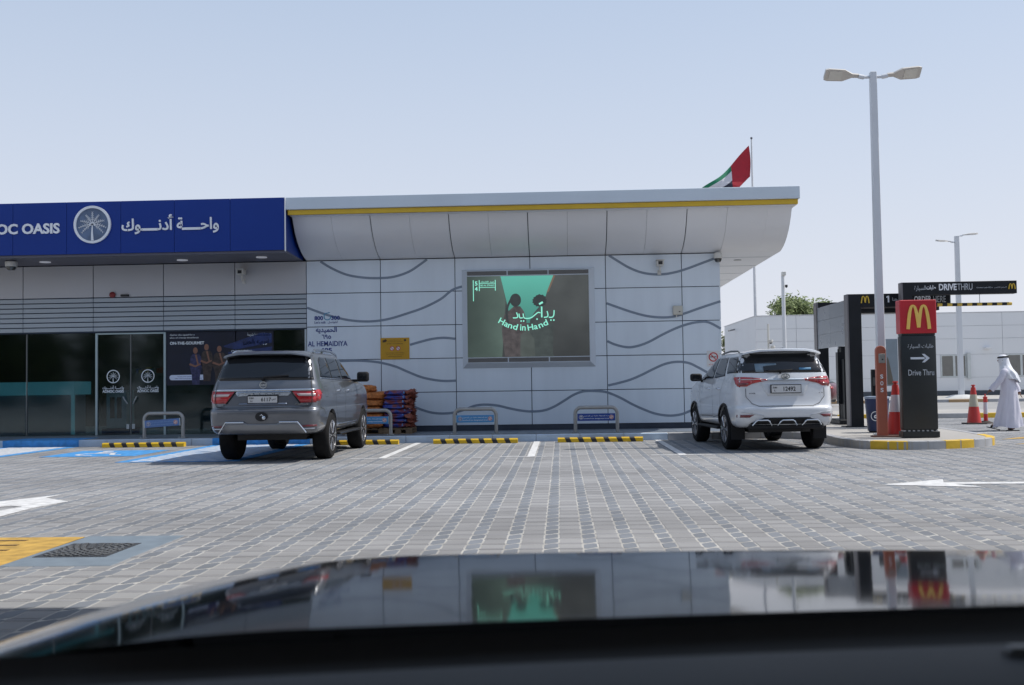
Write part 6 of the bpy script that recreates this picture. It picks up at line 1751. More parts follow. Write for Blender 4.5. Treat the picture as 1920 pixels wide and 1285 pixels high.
# ---- grey SUV
M_grey = mat('paint_grey_metallic', (0.15, 0.16, 0.18), 0.30, metal=0.55, coat=0.9, var=0.03, vs=1.0)
SA = dict(L=5.25, hw=0.975, zb=0.47, ub0=0.65, ubz=0.36, ra=1.12, fa=4.19, rr=0.41, arch=0.47, wd=0.275, spokes=6, paint=M_grey, rb=0.07, exx=0.6,
 rows=[(0.48, .86, .16, 5.10, .20, .35), (0.52, .915, .07, 5.17, .18, .35), (0.62, .95, .02, 5.2, .17, .38), (0.80, .965, .0, 5.23, .17, .40), (0.89, .962, .005, 5.23, .17, .40), (0.925, .955, .055, 5.22, .16, .40), (1.05, .968, .075, 5.20, .16, .42), (1.20, .955, .095, 5.15, .16, .45), (1.30, .93, .115, 5.0, .16, .5), (1.345, .915, .13, 4.6, .16, .5), (1.38, .90, .145, 3.95, .15, .45), (1.42, .885, .16, 3.80, .14, .40), (1.60, .835, .25, 3.48, .13, .36), (1.76, .775, .335, 3.16, .13, .34), (1.84, .73, .385, 2.98, .13, .33), (1.885, .66, .44, 2.80, .14, .32), (1.905, .54, .56, 2.5, .18, .30), (1.912, .3, .9, 2.1, .15, .2)])
ga_, bv = suv('grey_suv', 'dark grey metallic off-road car parked nose-in at the kerb on the left', (-5.02, 17.72, 0), R(0.3), SA)
patch('rear_window', [(-.83, 1.395), (.83, 1.395), (.74, 1.79), (.60, 1.815), (-.60, 1.815), (-.74, 1.79)], 'rear', bv, 0.006, M_car_glass, ga_)
for s, sd in ((1, 'right'), (-1, 'left')):
    patch('quarter_window', [(.60, 1.44), (1.38, 1.42), (1.36, 1.79), (1.0, 1.80), (.80, 1.74)], sd, bv, 0.004, M_car_glass, ga_)
    patch('rear_door_window', [(1.43, 1.42), (2.30, 1.41), (2.28, 1.795), (1.42, 1.79)], sd, bv, 0.004, M_car_glass, ga_)
    patch('front_door_window', [(2.36, 1.41), (3.60, 1.41), (3.18, 1.70), (2.95, 1.79), (2.34, 1.795)], sd, bv, 0.004, M_car_glass, ga_)
    patch('window_chrome', [(.56, 1.415), (.57, 1.432), (3.62, 1.398), (3.64, 1.378)], sd, bv, 0.007, M_chrome, ga_)
    patch('taillight_side', [(.04, 1.02), (.10, 1.235), (.28, 1.225), (.38, 1.15), (.24, 1.04)], sd, bv, 0.010, M_lred, ga_)
    seam('door_seam', [(1.42, 1.38), (1.48, .9), (1.72, .62), (2.3, .60), (2.34, 1.38)], sd, bv, M_seam, ga_)
    seam('door_seam', [(2.34, 1.38), (2.31, .62), (3.40, .60), (3.52, 1.0), (3.55, 1.38)], sd, bv, M_seam, ga_)
    seam('fuel_flap', [(.62, 1.10), (.82, 1.10), (.82, 1.28), (.62, 1.28), (.62, 1.10)], sd, bv, M_seam, ga_, w_=0.006)
    seam('bumper_seam', [(.30, .93), (.52, .88), (.62, .80)], sd, bv, M_seam, ga_)
    for yh in (1.62, 2.52):
        mb = MB(); x_ = bv.ray_cast(Vector((3 * s, yh, 1.20)), Vector((-s, 0, 0)))[0].x
        mb.tube([(x_ - s * .005, yh - .02, 1.20), (x_ + s * .03, yh + .01, 1.205), (x_ + s * .03, yh + .17, 1.205), (x_ - s * .005, yh + .20, 1.20)], 0.013, 8); ob('door_handle', mb, M_chrome, ga_, smooth=True)
    mb = MB(); mb.box(min(s * .84, s * 1.0), max(s * .84, s * 1.0), 1.62, 3.68, 0.40, 0.445); rb_ = ob('running_board', mb, M_trim, ga_, bevel=0.012)
    mb = MB(); mb.box(min(s * 1.0, s * 1.012), max(s * 1.0, s * 1.012), 1.66, 3.64, 0.415, 0.437); ob('board_edge', mb, M_chrome, rb_)
    patch('sill_chrome', [(1.65, .565), (3.62, .565), (3.62, .60), (1.65, .60)], sd, bv, 0.006, M_chrome, ga_)
    # roof rail
    mb = MB(); mb.tube([(s * .71, .75, 1.87), (s * .70, .90, 1.915), (s * .69, 1.5, 1.935), (s * .68, 2.3, 1.93), (s * .67, 2.8, 1.885), (s * .66, 2.95, 1.84)], [0.02, .024, .024, .024, .022, .015], 8)
    mb.box(min(s * .66, s * .70), max(s * .66, s * .70), 1.55, 1.63, 1.86, 1.94); ob('roof_rail', mb, M_chrome, ga_, smooth=True)
    mirror(ga_, .98, 3.52, 1.46, s, M_trim)
# tailgate details
def both(fn):
    for s in (-1, 1): fn(s)
patch('chrome_bar', [(-.93, 1.215), (.93, 1.215), (.935, 1.245), (-.935, 1.245)], 'rear', bv, 0.016, M_chrome, ga_)
patch('silver_panel', [(-.50, 1.215), (.50, 1.215), (.43, 1.125), (-.43, 1.125)], 'rear', bv, 0.010, mat('satin_silver', (0.40, 0.46, 0.54), 0.25, metal=0.8), ga_)
both(lambda s: patch('taillight', [(s * .96, 1.01), (s * .62, 1.01), (s * .47, 1.208), (s * .97, 1.208)], 'rear', bv, 0.010, M_lred, ga_))
both(lambda s: patch('taillight_strip', [(s * .93, 1.115), (s * .60, 1.125), (s * .57, 1.165), (s * .93, 1.165)], 'rear', bv, 0.014, M_lclr, ga_))
both(lambda s: patch('taillight_edge', [(s * .62, .995), (s * .455, 1.212), (s * .485, 1.212), (s * .645, 1.0)], 'rear', bv, 0.013, M_trim, ga_))
seam('tailgate_seam', [(-.80, 1.39), (-.83, 1.2), (-.83, 1.02), (-.80, .955), (-.62, .935), (.62, .935), (.80, .955), (.83, 1.02), (.83, 1.2), (.80, 1.39)], 'rear', bv, M_seam, ga_, w_=0.012, off=0.019)
patch('tailgate_crease', [(-.42, .985), (.42, .985), (.40, 1.01), (-.40, 1.01)], 'rear', bv, 0.008, mat('satin_blue_grey', (0.22, 0.26, 0.34), 0.3, metal=0.6), ga_)
# deeper bumper pieces
patch('bumper_skid', [(-.74, .50), (-.60, .685), (-.30, .685), (-.25, .66), (.25, .66), (.30, .685), (.60, .685), (.74, .50), (.60, .50), (-.60, .50)], 'rear', bv, 0.016, mat('skid_grey', (0.25, 0.26, 0.28), 0.35, metal=0.5), ga_)
mb = MB()
for s in (-1, 1): mb.merge(MB().tube([(s * .74, -0.0 + .04, .51), (s * .61, -.022, .69), (s * .30, -.025, .69)], 0.012, 6))
ob('skid_chrome', mb, M_chrome, ga_)['kind'] = 'stuff'
mb = MB(); mb.lathe([(0.105, -.035), (0.10, -.030), (0.0, -.028)], 22, (0.0, .01, .785), axis='y', sy=0.75); hk = ob('tow_hook_recess', mb, M_black, ga_)
mb = MB(); mb.tube([(0.03, -.03, .79), (.01, -.05, .82), (-.02, -.03, .80)], 0.009, 6); mb.lathe([(0, -.055), (.03, -.04)], 10, (.045, 0, .765), axis='y'); ob('tow_hook', mb, M_chrome, hk)
both(lambda s: patch('reflector', [(s * .62, .60), (s * .90, .60), (s * .90, .635), (s * .66, .635)], 'rear', bv, 0.010, M_lred2, ga_))
both(lambda s: patch('reflector_chrome', [(s * .56, .565), (s * .92, .565), (s * .92, .58), (s * .58, .58)], 'rear', bv, 0.012, M_chrome, ga_))
# spoiler
mb = MB()
sp_ = [(-.70, 0), (-.60, .0), (.60, 0), (.70, 0)]
V_ = []; 
xs_ = [-.74, -.66, -.45, 0, .45, .66, .74]
for x_ in xs_:
    e = (abs(x_) / .74) ** 4
    yb = .21 + 0.10 * e; zt_ = 1.885 - .065 * e; zb_ = zt_ - .045 - .01 * (1 - e)
    V_ += [(x_, yb, zb_ + .01), (x_, yb + .005, zt_ - .015), (x_, yb + .07, zt_ + .004), (x_, .60, zt_ + .005), (x_, .50, zb_ - .02)]
F_ = [(5 * i + j, 5 * i + 5 + j, 5 * i + 5 + (j + 1) % 5, 5 * i + (j + 1) % 5) for i in range(len(xs_) - 1) for j in range(5)] + [(0, 1, 2, 3, 4), tuple(5 * (len(xs_) - 1) + j for j in range(5))]
mb.add(V_, F_); ob('spoiler', mb, M_grey, ga_, smooth=True, recalc=True)
mb = MB(); mb.tube([(-.02, .115, 1.40), (.02, .10, 1.44), (.42, .16, 1.47)], [0.03, 0.022, 0.014], 8); ob('rear_wiper', mb, M_trim, ga_, smooth=True)
def badge_ring(t, x, z, y, rx, rz_, m, bar=True):
    mb = MB(); mb.stroke([(x + rx * math.cos(a), z + rz_ * math.sin(a)) for a in [R(15 * i) for i in range(24)]], 0.016, y - 0.012, y, closed=True)
    if bar: mb.box(x - rx, x + rx, y - 0.014, y - 0.002, z - 0.014, z + 0.014)
    return ob('badge', mb, m, t)
badge_ring(ga_, 0, 1.315, .115, .058, .052, M_chrome)
for i, c_ in enumerate('PATROL'):
    text('model_lettering', c_, -.29 + i * .116, .068, 1.165, M_chrome, ga_, W=False, height=0.045, bold=0.02, depth=0.012)
plate(ga_, 1.07, .068, .50, .11, '6117', ['DUBAI', 'H'], 'دبي')
text('trim_lettering', 'PLATINUM', .66, .085, .985, M_chrome, ga_, W=False, width=.22, height=.026, bold=.02, depth=.012)
text('trim_lettering', 'V6', -.70, .088, .985, M_chrome, ga_, W=False, width=.06, height=.026, bold=.02, depth=.012)

# ---- white SUV
M_wht = mat('paint_pearl_white', (0.66, 0.68, 0.71), 0.28, coat=1.0, var=0.02, vs=1.0)
SB = dict(L=4.8, hw=0.905, zb=0.42, ub0=0.55, ubz=0.33, ra=1.06, fa=3.80, rr=0.385, arch=0.435, wd=0.255, spokes=6, paint=M_wht, rb=0.09, flaps=True, exx=.45,
 rows=[(0.43, .80, .20, 4.62, .18, .35), (0.47, .85, .10, 4.70, .18, .38), (0.55, .885, .04, 4.75, .18, .40), (0.68, .90, .01, 4.78, .18, .42), (0.775, .90, .01, 4.78, .18, .42), (0.815, .893, .055, 4.77, .17, .42), (0.95, .902, .085, 4.75, .17, .42), (1.08, .90, .095, 4.70, .17, .45), (1.20, .885, .105, 4.50, .17, .5), (1.30, .862, .12, 4.05, .17, .5), (1.36, .845, .14, 3.62, .16, .45), (1.41, .83, .16, 3.45, .15, .42), (1.55, .78, .24, 3.15, .14, .38), (1.68, .725, .32, 2.86, .14, .36), (1.75, .68, .38, 2.68, .15, .34), (1.79, .60, .45, 2.45, .16, .30), (1.812, .46, .6, 2.2, .16, .25), (1.818, .25, .9, 1.9, .12, .2)])
wa_, bw = suv('white_suv', 'pearl white off-road car parked nose-in at the kerb on the right', (3.985, 19.02, 0), R(4.2), SB)
patch('rear_window', [(-.79, 1.405), (.79, 1.405), (.73, 1.62), (.64, 1.75), (-.64, 1.75), (-.73, 1.62)], 'rear', bw, 0.006, M_car_glass, wa_)
for s, sd in ((1, 'right'), (-1, 'left')):
    patch('quarter_window', [(.45, 1.41), (1.00, 1.40), (1.22, 1.70), (.62, 1.71), (.42, 1.60)], sd, bw, 0.004, M_car_glass, wa_)
    patch('pillar_glass', [(.27, 1.405), (.44, 1.405), (.41, 1.58), (.34, 1.55)], sd, bw, 0.004, M_car_glass, wa_)
    patch('rear_door_window', [(1.10, 1.36), (1.98, 1.32), (1.96, 1.71), (1.30, 1.71)], sd, bw, 0.004, M_car_glass, wa_)
    patch('front_door_window', [(2.04, 1.32), (3.20, 1.29), (2.80, 1.60), (2.62, 1.705), (2.02, 1.71)], sd, bw, 0.004, M_car_glass, wa_)
    seam('door_seam', [(1.06, 1.34), (1.30, 1.05), (1.46, .62), (1.98, .58), (2.0, 1.31)], sd, bw, M_seam, wa_, w_=0.008)
    seam('door_seam', [(2.0, 1.31), (1.98, .60), (3.05, .58), (3.18, .95), (3.20, 1.28)], sd, bw, M_seam, wa_, w_=0.008)
    for yh in (1.36, 2.20):
        mb = MB(); x_ = bw.ray_cast(Vector((3 * s, yh, 1.12)), Vector((-s, 0, 0)))[0].x
        mb.tube([(x_ - s * .005, yh - .02, 1.12), (x_ + s * .03, yh + .01, 1.125), (x_ + s * .03, yh + .15, 1.125), (x_ - s * .005, yh + .18, 1.12)], 0.012, 8); ob('door_handle', mb, M_chrome, wa_, smooth=True)
    mb = MB(); mb.box(min(s * .76, s * .925), max(s * .76, s * .925), 1.52, 3.30, 0.36, 0.41); ob('running_board', mb, M_trim, wa_, bevel=0.015)
    for ya in (1.06, 3.80):
        mb = MB(); pts = []
        for k in range(15):
            a = R(-8 + 196 * k / 14); y_, z_ = ya + .455 * math.cos(a), .385 + .455 * math.sin(a)
            h = bw.ray_cast(Vector((3 * s, y_, max(z_, .46))), Vector((-s, 0, 0))); 
            if h[0] is not None and abs(h[0].x) > .6: pts.append((h[0].x, y_, z_))
        if len(pts) > 3: mb.tube(pts, 0.026, 8); ob('arch_trim', mb, M_trim, wa_, smooth=True)
    mb = MB(); mb.tube([(s * .62, .85, 1.78), (s * .615, 1.0, 1.815), (s * .605, 1.6, 1.83), (s * .60, 2.2, 1.81), (s * .59, 2.45, 1.79)], [0.014, .017, .017, .016, .012], 8); ob('roof_rail', mb, mat('rail_dark', (0.08, 0.085, 0.09), 0.4), wa_, smooth=True)
    mirror(wa_, .90, 3.02, 1.35, s, M_trim, .78)
def sideL(a, b): return (a, b)
for s in (-1, 1):
    patch('taillight', [(s * .905, 1.345), (s * .905, 1.20), (s * .82, 1.165), (s * .68, 1.165), (s * .58, 1.215), (s * .58, 1.325)], 'rear', bw, 0.012, M_lred, wa_)
    patch('taillight_tip', [(s * .58, 1.325), (s * .58, 1.215), (s * .30, 1.272), (s * .34, 1.292)], 'rear', bw, 0.012, M_lred, wa_)
    patch('taillight_stripe', [(s * .88, 1.30), (s * .88, 1.275), (s * .40, 1.285), (s * .40, 1.295)], 'rear', bw, 0.016, M_lclr, wa_)
    patch('taillight_lens', [(s * .85, 1.205), (s * .80, 1.178), (s * .70, 1.178), (s * .64, 1.212), (s * .66, 1.225), (s * .85, 1.225)], 'rear', bw, 0.015, M_lred2, wa_)
    patch('taillight_side', [(.06, 1.335), (.06, 1.17), (.20, 1.15), (.36, 1.28), (.46, 1.335)], 'right' if s > 0 else 'left', bw, 0.010, M_lred, wa_)
    patch('reflector', [(s * .86, .615), (s * .66, .615), (s * .58, .665), (s * .86, .665)], 'rear', bw, 0.010, M_lred2, wa_)
    patch('bumper_crease_shade', [(s * .80, .70), (s * .58, .675), (s * .40, .635), (s * .42, .655), (s * .60, .70), (s * .80, .72)], 'rear', bw, 0.006, mat('white_shadow', (0.55, 0.57, 0.60), 0.4, coat=.6), wa_)  # crease shade painted as a darker strip of body white
patch('chrome_strip', [(-.42, 1.262), (.42, 1.262), (.44, 1.30), (-.44, 1.30)], 'rear', bw, 0.012, mat('pearl_strip', (0.55, 0.62, 0.70), 0.3, metal=0.4), wa_)
patch('diffuser', [(-.72, .44), (-.62, .52), (-.40, .61), (.40, .61), (.62, .52), (.72, .44)], 'rear', bw, 0.014, M_trim, wa_)
mb = MB(); mb.box(-.66, .66, .075, .40, .40, .485); ob('rear_valance', mb, M_trim, wa_, bevel=0.02)
for cx_ in (-.44, 0.0, .44):
    mb = MB(); yb = -.012 + .09 * (cx_ / .9) ** 2
    mb.tube([(cx_ - .17, yb + .05, .475), (cx_ - .12, yb, .545), (cx_ - .09, yb - .004, .565), (cx_ + .09, yb - .004, .565), (cx_ + .12, yb, .545), (cx_ + .17, yb + .05, .475)], 0.013, 8); ob('chrome_arc', mb, M_chrome, wa_, smooth=True)
seam('tailgate_seam', [(-.70, 1.13), (-.70, .98), (-.60, .86), (-.48, .815), (.48, .815), (.60, .86), (.70, .98), (.70, 1.13)], 'rear', bw, M_seam, wa_, w_=0.009, off=0.01)
patch('plate_recess', [(-.44, 1.21), (.44, 1.21), (.32, .99), (-.32, .99)], 'rear', bw, 0.003, mat('white_recess_shade', (0.60, 0.63, 0.67), 0.35, coat=0.8), wa_)  # flush patch, the recess shade put into a darker body white
mb = MB(); xs_ = [-.70, -.62, -.42, 0, .42, .62, .70]; V_ = []
for x_ in xs_:
    e = (abs(x_) / .70) ** 4
    yb = .17 + .12 * e; zt_ = 1.835 - .06 * e; zb_ = zt_ - .045
    V_ += [(x_, yb, zb_), (x_, yb + .005, zt_ - .015), (x_, yb + .07, zt_ + .002), (x_, .62, zt_ - .01), (x_, .50, zb_ - .02)]
mb.add(V_, F_); ob('spoiler', mb, M_wht, wa_, smooth=True, recalc=True)
mb = MB(); mb.tube([(-.10, .12, 1.40), (-.06, .10, 1.435), (.14, .13, 1.455)], [0.03, 0.02, 0.012], 8); mb.tube([(-.30, .12, 1.43), (-.08, .10, 1.44)], [0.01, .018], 8); ob('rear_wiper', mb, M_trim, wa_, smooth=True)
patch('window_sticker', [(-.50, 1.42), (-.50, 1.57), (-.12, 1.57), (-.12, 1.54), (-.36, 1.52), (-.36, 1.42)], 'rear', bw, 0.009, mat('sticker_blue_grey', (0.16, 0.24, 0.31), 0.3, coat=0.5), wa_)
patch('window_sticker', [(.28, 1.45), (.50, 1.45), (.50, 1.49), (.28, 1.49)], 'rear', bw, 0.009, mat('sticker_blue', (0.08, 0.26, 0.45), 0.4), wa_)
mb = MB(); 
mb.stroke([(.075 * math.cos(a), 1.335 + .045 * math.sin(a)) for a in [R(15 * i) for i in range(24)]], .013, .075, .10, closed=True)
mb.stroke([(.028 * math.cos(a), 1.335 + .043 * math.sin(a)) for a in [R(20 * i) for i in range(18)]], .009, .078, .098, closed=True)
mb.stroke([(.06 * math.cos(a), 1.355 + .016 * math.sin(a)) for a in [R(20 * i) for i in range(18)]], .009, .077, .097, closed=True)
ob('badge', mb, M_chrome, wa_)
plate(wa_, 1.115, .066, .52, .13, '12492', ['DUBAI', 'L'])
text('trim_lettering', 'VXR', -.60, .085, 1.04, M_black, wa_, W=False, width=.12, height=.022, bold=.02, depth=.006)
text('trim_lettering', '4.0', .62, .088, 1.04, M_chrome, wa_, W=False, width=.08, height=.025, bold=.02, depth=.006)

# ---- dark red car far behind
M_rcar = mat('paint_dark_red', (0.10, 0.010, 0.016), 0.3, coat=0.5)
SC = dict(L=4.6, hw=0.90, zb=0.32, ub0=0.3, ubz=0.2, ra=0.95, fa=3.65, rr=0.33, arch=0.37, wd=0.22, spokes=5, paint=M_rcar, rb=0.1,
 rows=[(0.33, .78, .15, 4.45, .2, .35), (0.42, .86, .05, 4.55, .2, .4), (0.60, .89, .0, 4.58, .2, .42), (0.85, .89, .03, 4.55, .2, .45), (0.98, .87, .08, 4.3, .2, .5), (1.04, .85, .14, 3.5, .2, .5), (1.08, .83, .2, 3.2, .2, .45), (1.22, .76, .42, 2.9, .2, .4), (1.38, .68, .66, 2.5, .2, .35), (1.44, .60, .8, 2.3, .2, .3), (1.46, .3, 1.1, 1.9, .2, .2)])
q = unp(1560, 757, 52)
rc, br = suv('red_car', 'dark red car far behind, half hidden by the black portal columns', (q[0] - 0.05, 50.5, 0), R(62), SC)
patch('rear_window', [(-.66, 1.10), (.66, 1.10), (.55, 1.38), (-.55, 1.38)], 'rear', br, 0.006, M_car_glass, rc)
for s, sd in ((1, 'right'), (-1, 'left')):
    patch('side_window', [(.75, 1.08), (2.9, 1.06), (2.45, 1.36), (1.0, 1.37)], sd, br, 0.005, M_car_glass, rc)
    patch('taillight', [(s * .86, .82), (s * .62, .82), (s * .62, .94), (s * .84, .94)], 'rear', br, 0.01, M_lred, rc)

# ---- the car the picture is taken from: bonnet, wings, scuttle, wiper, dashboard
own = thing('camera_car', 'dark glossy car bonnet and dashboard in the foreground', 'car', (0.35, 1.2, 0))
M_bon = mat('paint_black_gloss', (0.014, 0.018, 0.024), 0.06, coat=0.0, var=0.02, spec=0.6, bump=0.25, bs=5, bdist=0.0016)
HC, HWD = 0.30, 1.06
def bonnet_z(x, y):
    # slope grows from 2.9 degrees at the scuttle to 5 degrees near the front, then rolls over
    yy = y - 1.18
    base = 1.0135 - math.tan(R(2.9)) * yy - 0.5 * (math.tan(R(5.0)) - math.tan(R(2.9))) / 0.80 * yy * yy
    over = max(0.0, y - 1.98); base -= 0.55 * over ** 2 + 1.8 * over ** 3.2
    u = (x - HC) / HWD
    base -= 0.010 * u * u + 0.085 * max(0, abs(u) - 0.55) ** 2 / 0.2 * 0.6 + 0.9 * max(0, abs(u) - 0.92) ** 2
    return base
mb = MB(); NX, NY = 110, 90
for j in range(NY + 1):
    for i in range(NX + 1):
        u = -1 + 2 * i / NX; x = HC + u * HWD; ys0 = 1.19 + 0.15 * (x - .1); y = ys0 + (2.52 - ys0) * j / NY
        y2 = y - 0.16 * u ** 4 * max(0, (y - 1.4)) / 1.1
        mb.v.append((x, y2, bonnet_z(x, y)))
for j in range(NY):
    for i in range(NX):
        a = j * (NX + 1) + i; mb.f.append((a, a + 1, a + NX + 2, a + NX + 1)); mb.m.append(0)
# skirt down to the sills and bumper
edge = [j * (NX + 1) for j in range(NY, -1, -1)][::-1]
ring = [j * (NX + 1) for j in range(NY + 1)] + [NY * (NX + 1) + i for i in range(1, NX + 1)] + [j * (NX + 1) + NX for j in range(NY - 1, -1, -1)]
base = len(mb.v)
for k in ring:
    p = mb.v[k]; cx_ = HC; d = Vector((p[0] - cx_, max(0, p[1] - 1.6), 0)); d = d.normalized() * 0.03 if d.length > 0 else d
    mb.v.append((p[0] + d.x, p[1] + d.y, 0.32))
for k in range(len(ring) - 1): mb.f.append((ring[k], ring[k + 1], base + k + 1, base + k)); mb.m.append(0)
ob('bonnet', mb, M_bon, own, W=True, smooth=True, recalc=True)
mb = MB(); mb.box(HC - .88, HC + .88, -1.2, 1.17, 0.3, 0.80); mb.box(HC - .75, HC + .75, 1.2, 2.3, .3, .6); ob('lower_body', mb, M_bon, own, W=True)
# scuttle panel and wiper
mb = MB(); prof = [(1.185, 1.004), (1.16, 0.990), (1.08, .985), (1.02, .992), (0.985, 1.012)]
V_ = []
for i in range(25):
    u = -1 + i / 12; x = HC + u * 0.90
    for (y, z) in prof: V_.append((x, y + 0.15 * (x - .1), z - .008 * u * u - .0))
F2 = [(5 * i + j, 5 * i + 5 + j, 5 * i + 6 + j, 5 * i + 1 + j) for i in range(24) for j in range(4)]
mb.add(V_, F2); ob('scuttle_panel', mb, mat('scuttle_black', (0.006, 0.006, 0.007), 0.7), own, W=True, smooth=True, recalc=True)
mb = MB(); mb.tube([(HC + .75, 1.17, .99), (HC + .2, 1.11, .995), (HC - .45, 1.02, .985)], 0.008, 8); ob('wiper', mb, M_black, own, W=True, smooth=True)
mb = MB(); V_ = []
pd = [(0.985, 1.010), (0.95, 1.030), (0.88, 1.048), (0.74, 1.052), (0.60, 1.03), (0.52, .98), (0.50, .80)]
for i in range(33):
    u = -1 + i / 16; x = HC + u * 0.80
    bmp = 0.018 * math.exp(-((x - 0.02) / 0.22) ** 2)      # instrument hood bump
    for k, (y, z) in enumerate(pd): V_.append((x, y + .13 * (x - .1), z - 0.010 * u * u))
n = len(pd)
F2 = [(n * i + j, n * i + n + j, n * i + n + 1 + j, n * i + 1 + j) for i in range(32) for j in range(n - 1)]
mb.add(V_, F2); ob('dashboard', mb, mat('dashboard_blue_black', (0.020, 0.028, 0.042), 0.65, var=0.1, bump=0.1, bs=300), own, W=True, smooth=True, recalc=True)
mb = MB(); mb.box(HC + .05, HC + .45, .865, .885, 1.046, 1.056); ob('demister_vent', mb, mat('vent_grey', (0.05, 0.055, 0.06), 0.4), own, W=True, bevel=0.004)
for s in (-1, 1):
    for yy in (1.55,):
        w0 = wheel(own, (HC + s * .80) - .35, yy - 1.2 + 0.0, 0.33, 0.2, s, 5)
# ------------------------------------------------------------------ the walking man
def skin_mesh(verts, edges, radii, root=0, sub=1, name='body'):
    me = bpy.data.meshes.new(name); me.from_pydata(verts, edges, [])
    o = bpy.data.objects.new(name, me); COL.objects.link(o)
    md = o.modifiers.new('s', 'SKIN'); md.use_smooth_shade = True
    sv = me.skin_vertices[0].data
    for i, r_ in enumerate(radii):
        sv[i].radius = (r_, r_) if not isinstance(r_, tuple) else r_
        sv[i].use_root = (i == root)
    sb = o.modifiers.new('u', 'SUBSURF'); sb.levels = sub
    bpy.context.view_layer.update()
    m2 = bpy.data.meshes.new_from_object(o.evaluated_get(bpy.context.evaluated_depsgraph_get()))
    bpy.data.objects.remove(o)
    for p in m2.polygons: p.use_smooth = True
    return m2
man_ = thing('person', 'man in a long white robe and white headscarf with black cord, walking left', 'person', (10.56, 25.75, 0.0), R(-26))
M_skn = mat('skin_brown', (0.20, 0.10, 0.065), 0.6, var=0.05)
# the man faces -x (left), slightly away from the camera; local frame: -x forward
J = {}
vl = []; rl = []; el = []
def jn(n_, p, r_, par=None):
    J[n_] = len(vl); vl.append(p); rl.append(r_)
    if par is not None: el.append((J[par], J[n_]))
jn('pelvis', (0.02, 0, 0.92), (0.15, 0.12)); jn('waist', (0.0, 0, 1.08), (0.14, 0.11), 'pelvis'); jn('chest', (-0.03, 0, 1.30), (0.17, 0.12), 'waist'); jn('neckb', (-0.05, 0, 1.46), 0.065, 'chest'); jn('neck', (-0.07, 0, 1.53), 0.055, 'neckb')
jn('skull0', (-0.08, 0, 1.60), 0.085, 'neck'); jn('skull', (-0.09, 0, 1.67), 0.098, 'skull0'); jn('crown', (-0.08, 0, 1.73), 0.075, 'skull')
for s, nm, A in ((-1, 'n', [(-0.05, -.19, 1.40), (-.16, -.25, 1.18), (-.33, -.26, .98), (-.385, -.26, .935)]), (1, 'f', [(-0.03, .19, 1.40), (0.10, .25, 1.16), (.20, .24, .93), (.23, .235, .875)])):
    jn('sh' + nm, A[0], 0.062, 'chest'); jn('el' + nm, A[1], 0.048, 'sh' + nm); jn('wr' + nm, A[2], 0.032, 'el' + nm); jn('pa' + nm, A[3], (0.042, 0.024), 'wr' + nm)
    dx = (A[3][0] - A[2][0], A[3][1] - A[2][1], A[3][2] - A[2][2]); L = math.sqrt(sum(c * c for c in dx)); dx = tuple(c / L for c in dx)
    for fi, (off, ln) in enumerate(((-0.030, .065), (-0.010, .075), (0.010, .070), (0.028, .055))):
        b = (A[3][0] + dx[0] * .035, A[3][1] + off, A[3][2] + dx[2] * .035)
        jn('fa%s%d' % (nm, fi), b, 0.0095, 'pa' + nm); jn('fb%s%d' % (nm, fi), (b[0] + dx[0] * ln * .5 + (.004), b[1], b[2] + dx[2] * ln * .5 - .006), 0.0085, 'fa%s%d' % (nm, fi)); jn('fc%s%d' % (nm, fi), (b[0] + dx[0] * ln * .75 + .016, b[1], b[2] + dx[2] * ln - .012), 0.007, 'fb%s%d' % (nm, fi))
    b = (A[3][0] - .01, A[3][1] + s * 0.0 - 0.045, A[3][2] - .0); jn('ta' + nm, b, 0.011, 'pa' + nm); jn('tb' + nm, (b[0] + dx[0] * .04, b[1] - .012, b[2] + dx[2] * .04), 0.009, 'ta' + nm)
for nm, P_ in (('n', [(.03, -.09, .88), (-.02, -.10, .49), (.14, -.10, .11), (.10, -.10, .055), (-.03, -.10, .045)]), ('f', [(.02, .09, .88), (-.17, .10, .50), (-.24, .10, .12), (-.28, .10, .09), (-.40, .10, .115)])):
    jn('hp' + nm, P_[0], 0.09, 'pelvis'); jn('kn' + nm, P_[1], 0.06, 'hp' + nm); jn('an' + nm, P_[2], 0.04, 'kn' + nm); jn('he' + nm, P_[3], 0.036, 'an' + nm); jn('to' + nm, P_[4], (0.045, 0.022), 'he' + nm)
me = skin_mesh(vl, el, rl, 0, 2)
me.materials.append(M_skn); o = bpy.data.objects.new('body', me); COL.objects.link(o); o.parent = man_
# face features: nose, brow, eyes, mouth, ears (turned away, under the scarf)
mb = MB(); mb.lathe([(0.0, 0.0), (0.016, .012), (.012, .03), (0, .05)], 8, (-.195, 0, 1.635)); mb.box(-.19, -.178, -.025, .025, 1.605, 1.612)
for s in (-1, 1): mb.lathe([(0, 0), (.011, .008), (0, .016)], 8, (-.178, s * .034, 1.672)); mb.lathe([(0, -.03), (.02, 0), (0, .03)], 8, (-.09, s * .10, 1.66))
ob('face_features', mb, mat('skin_shadow', (0.13, 0.06, 0.04), 0.6), man_)['kind'] = 'stuff'
M_robe = mat('robe_white', (0.66, 0.65, 0.74), 0.75, var=0.03, vs=3, bump=0.15, bs=30)
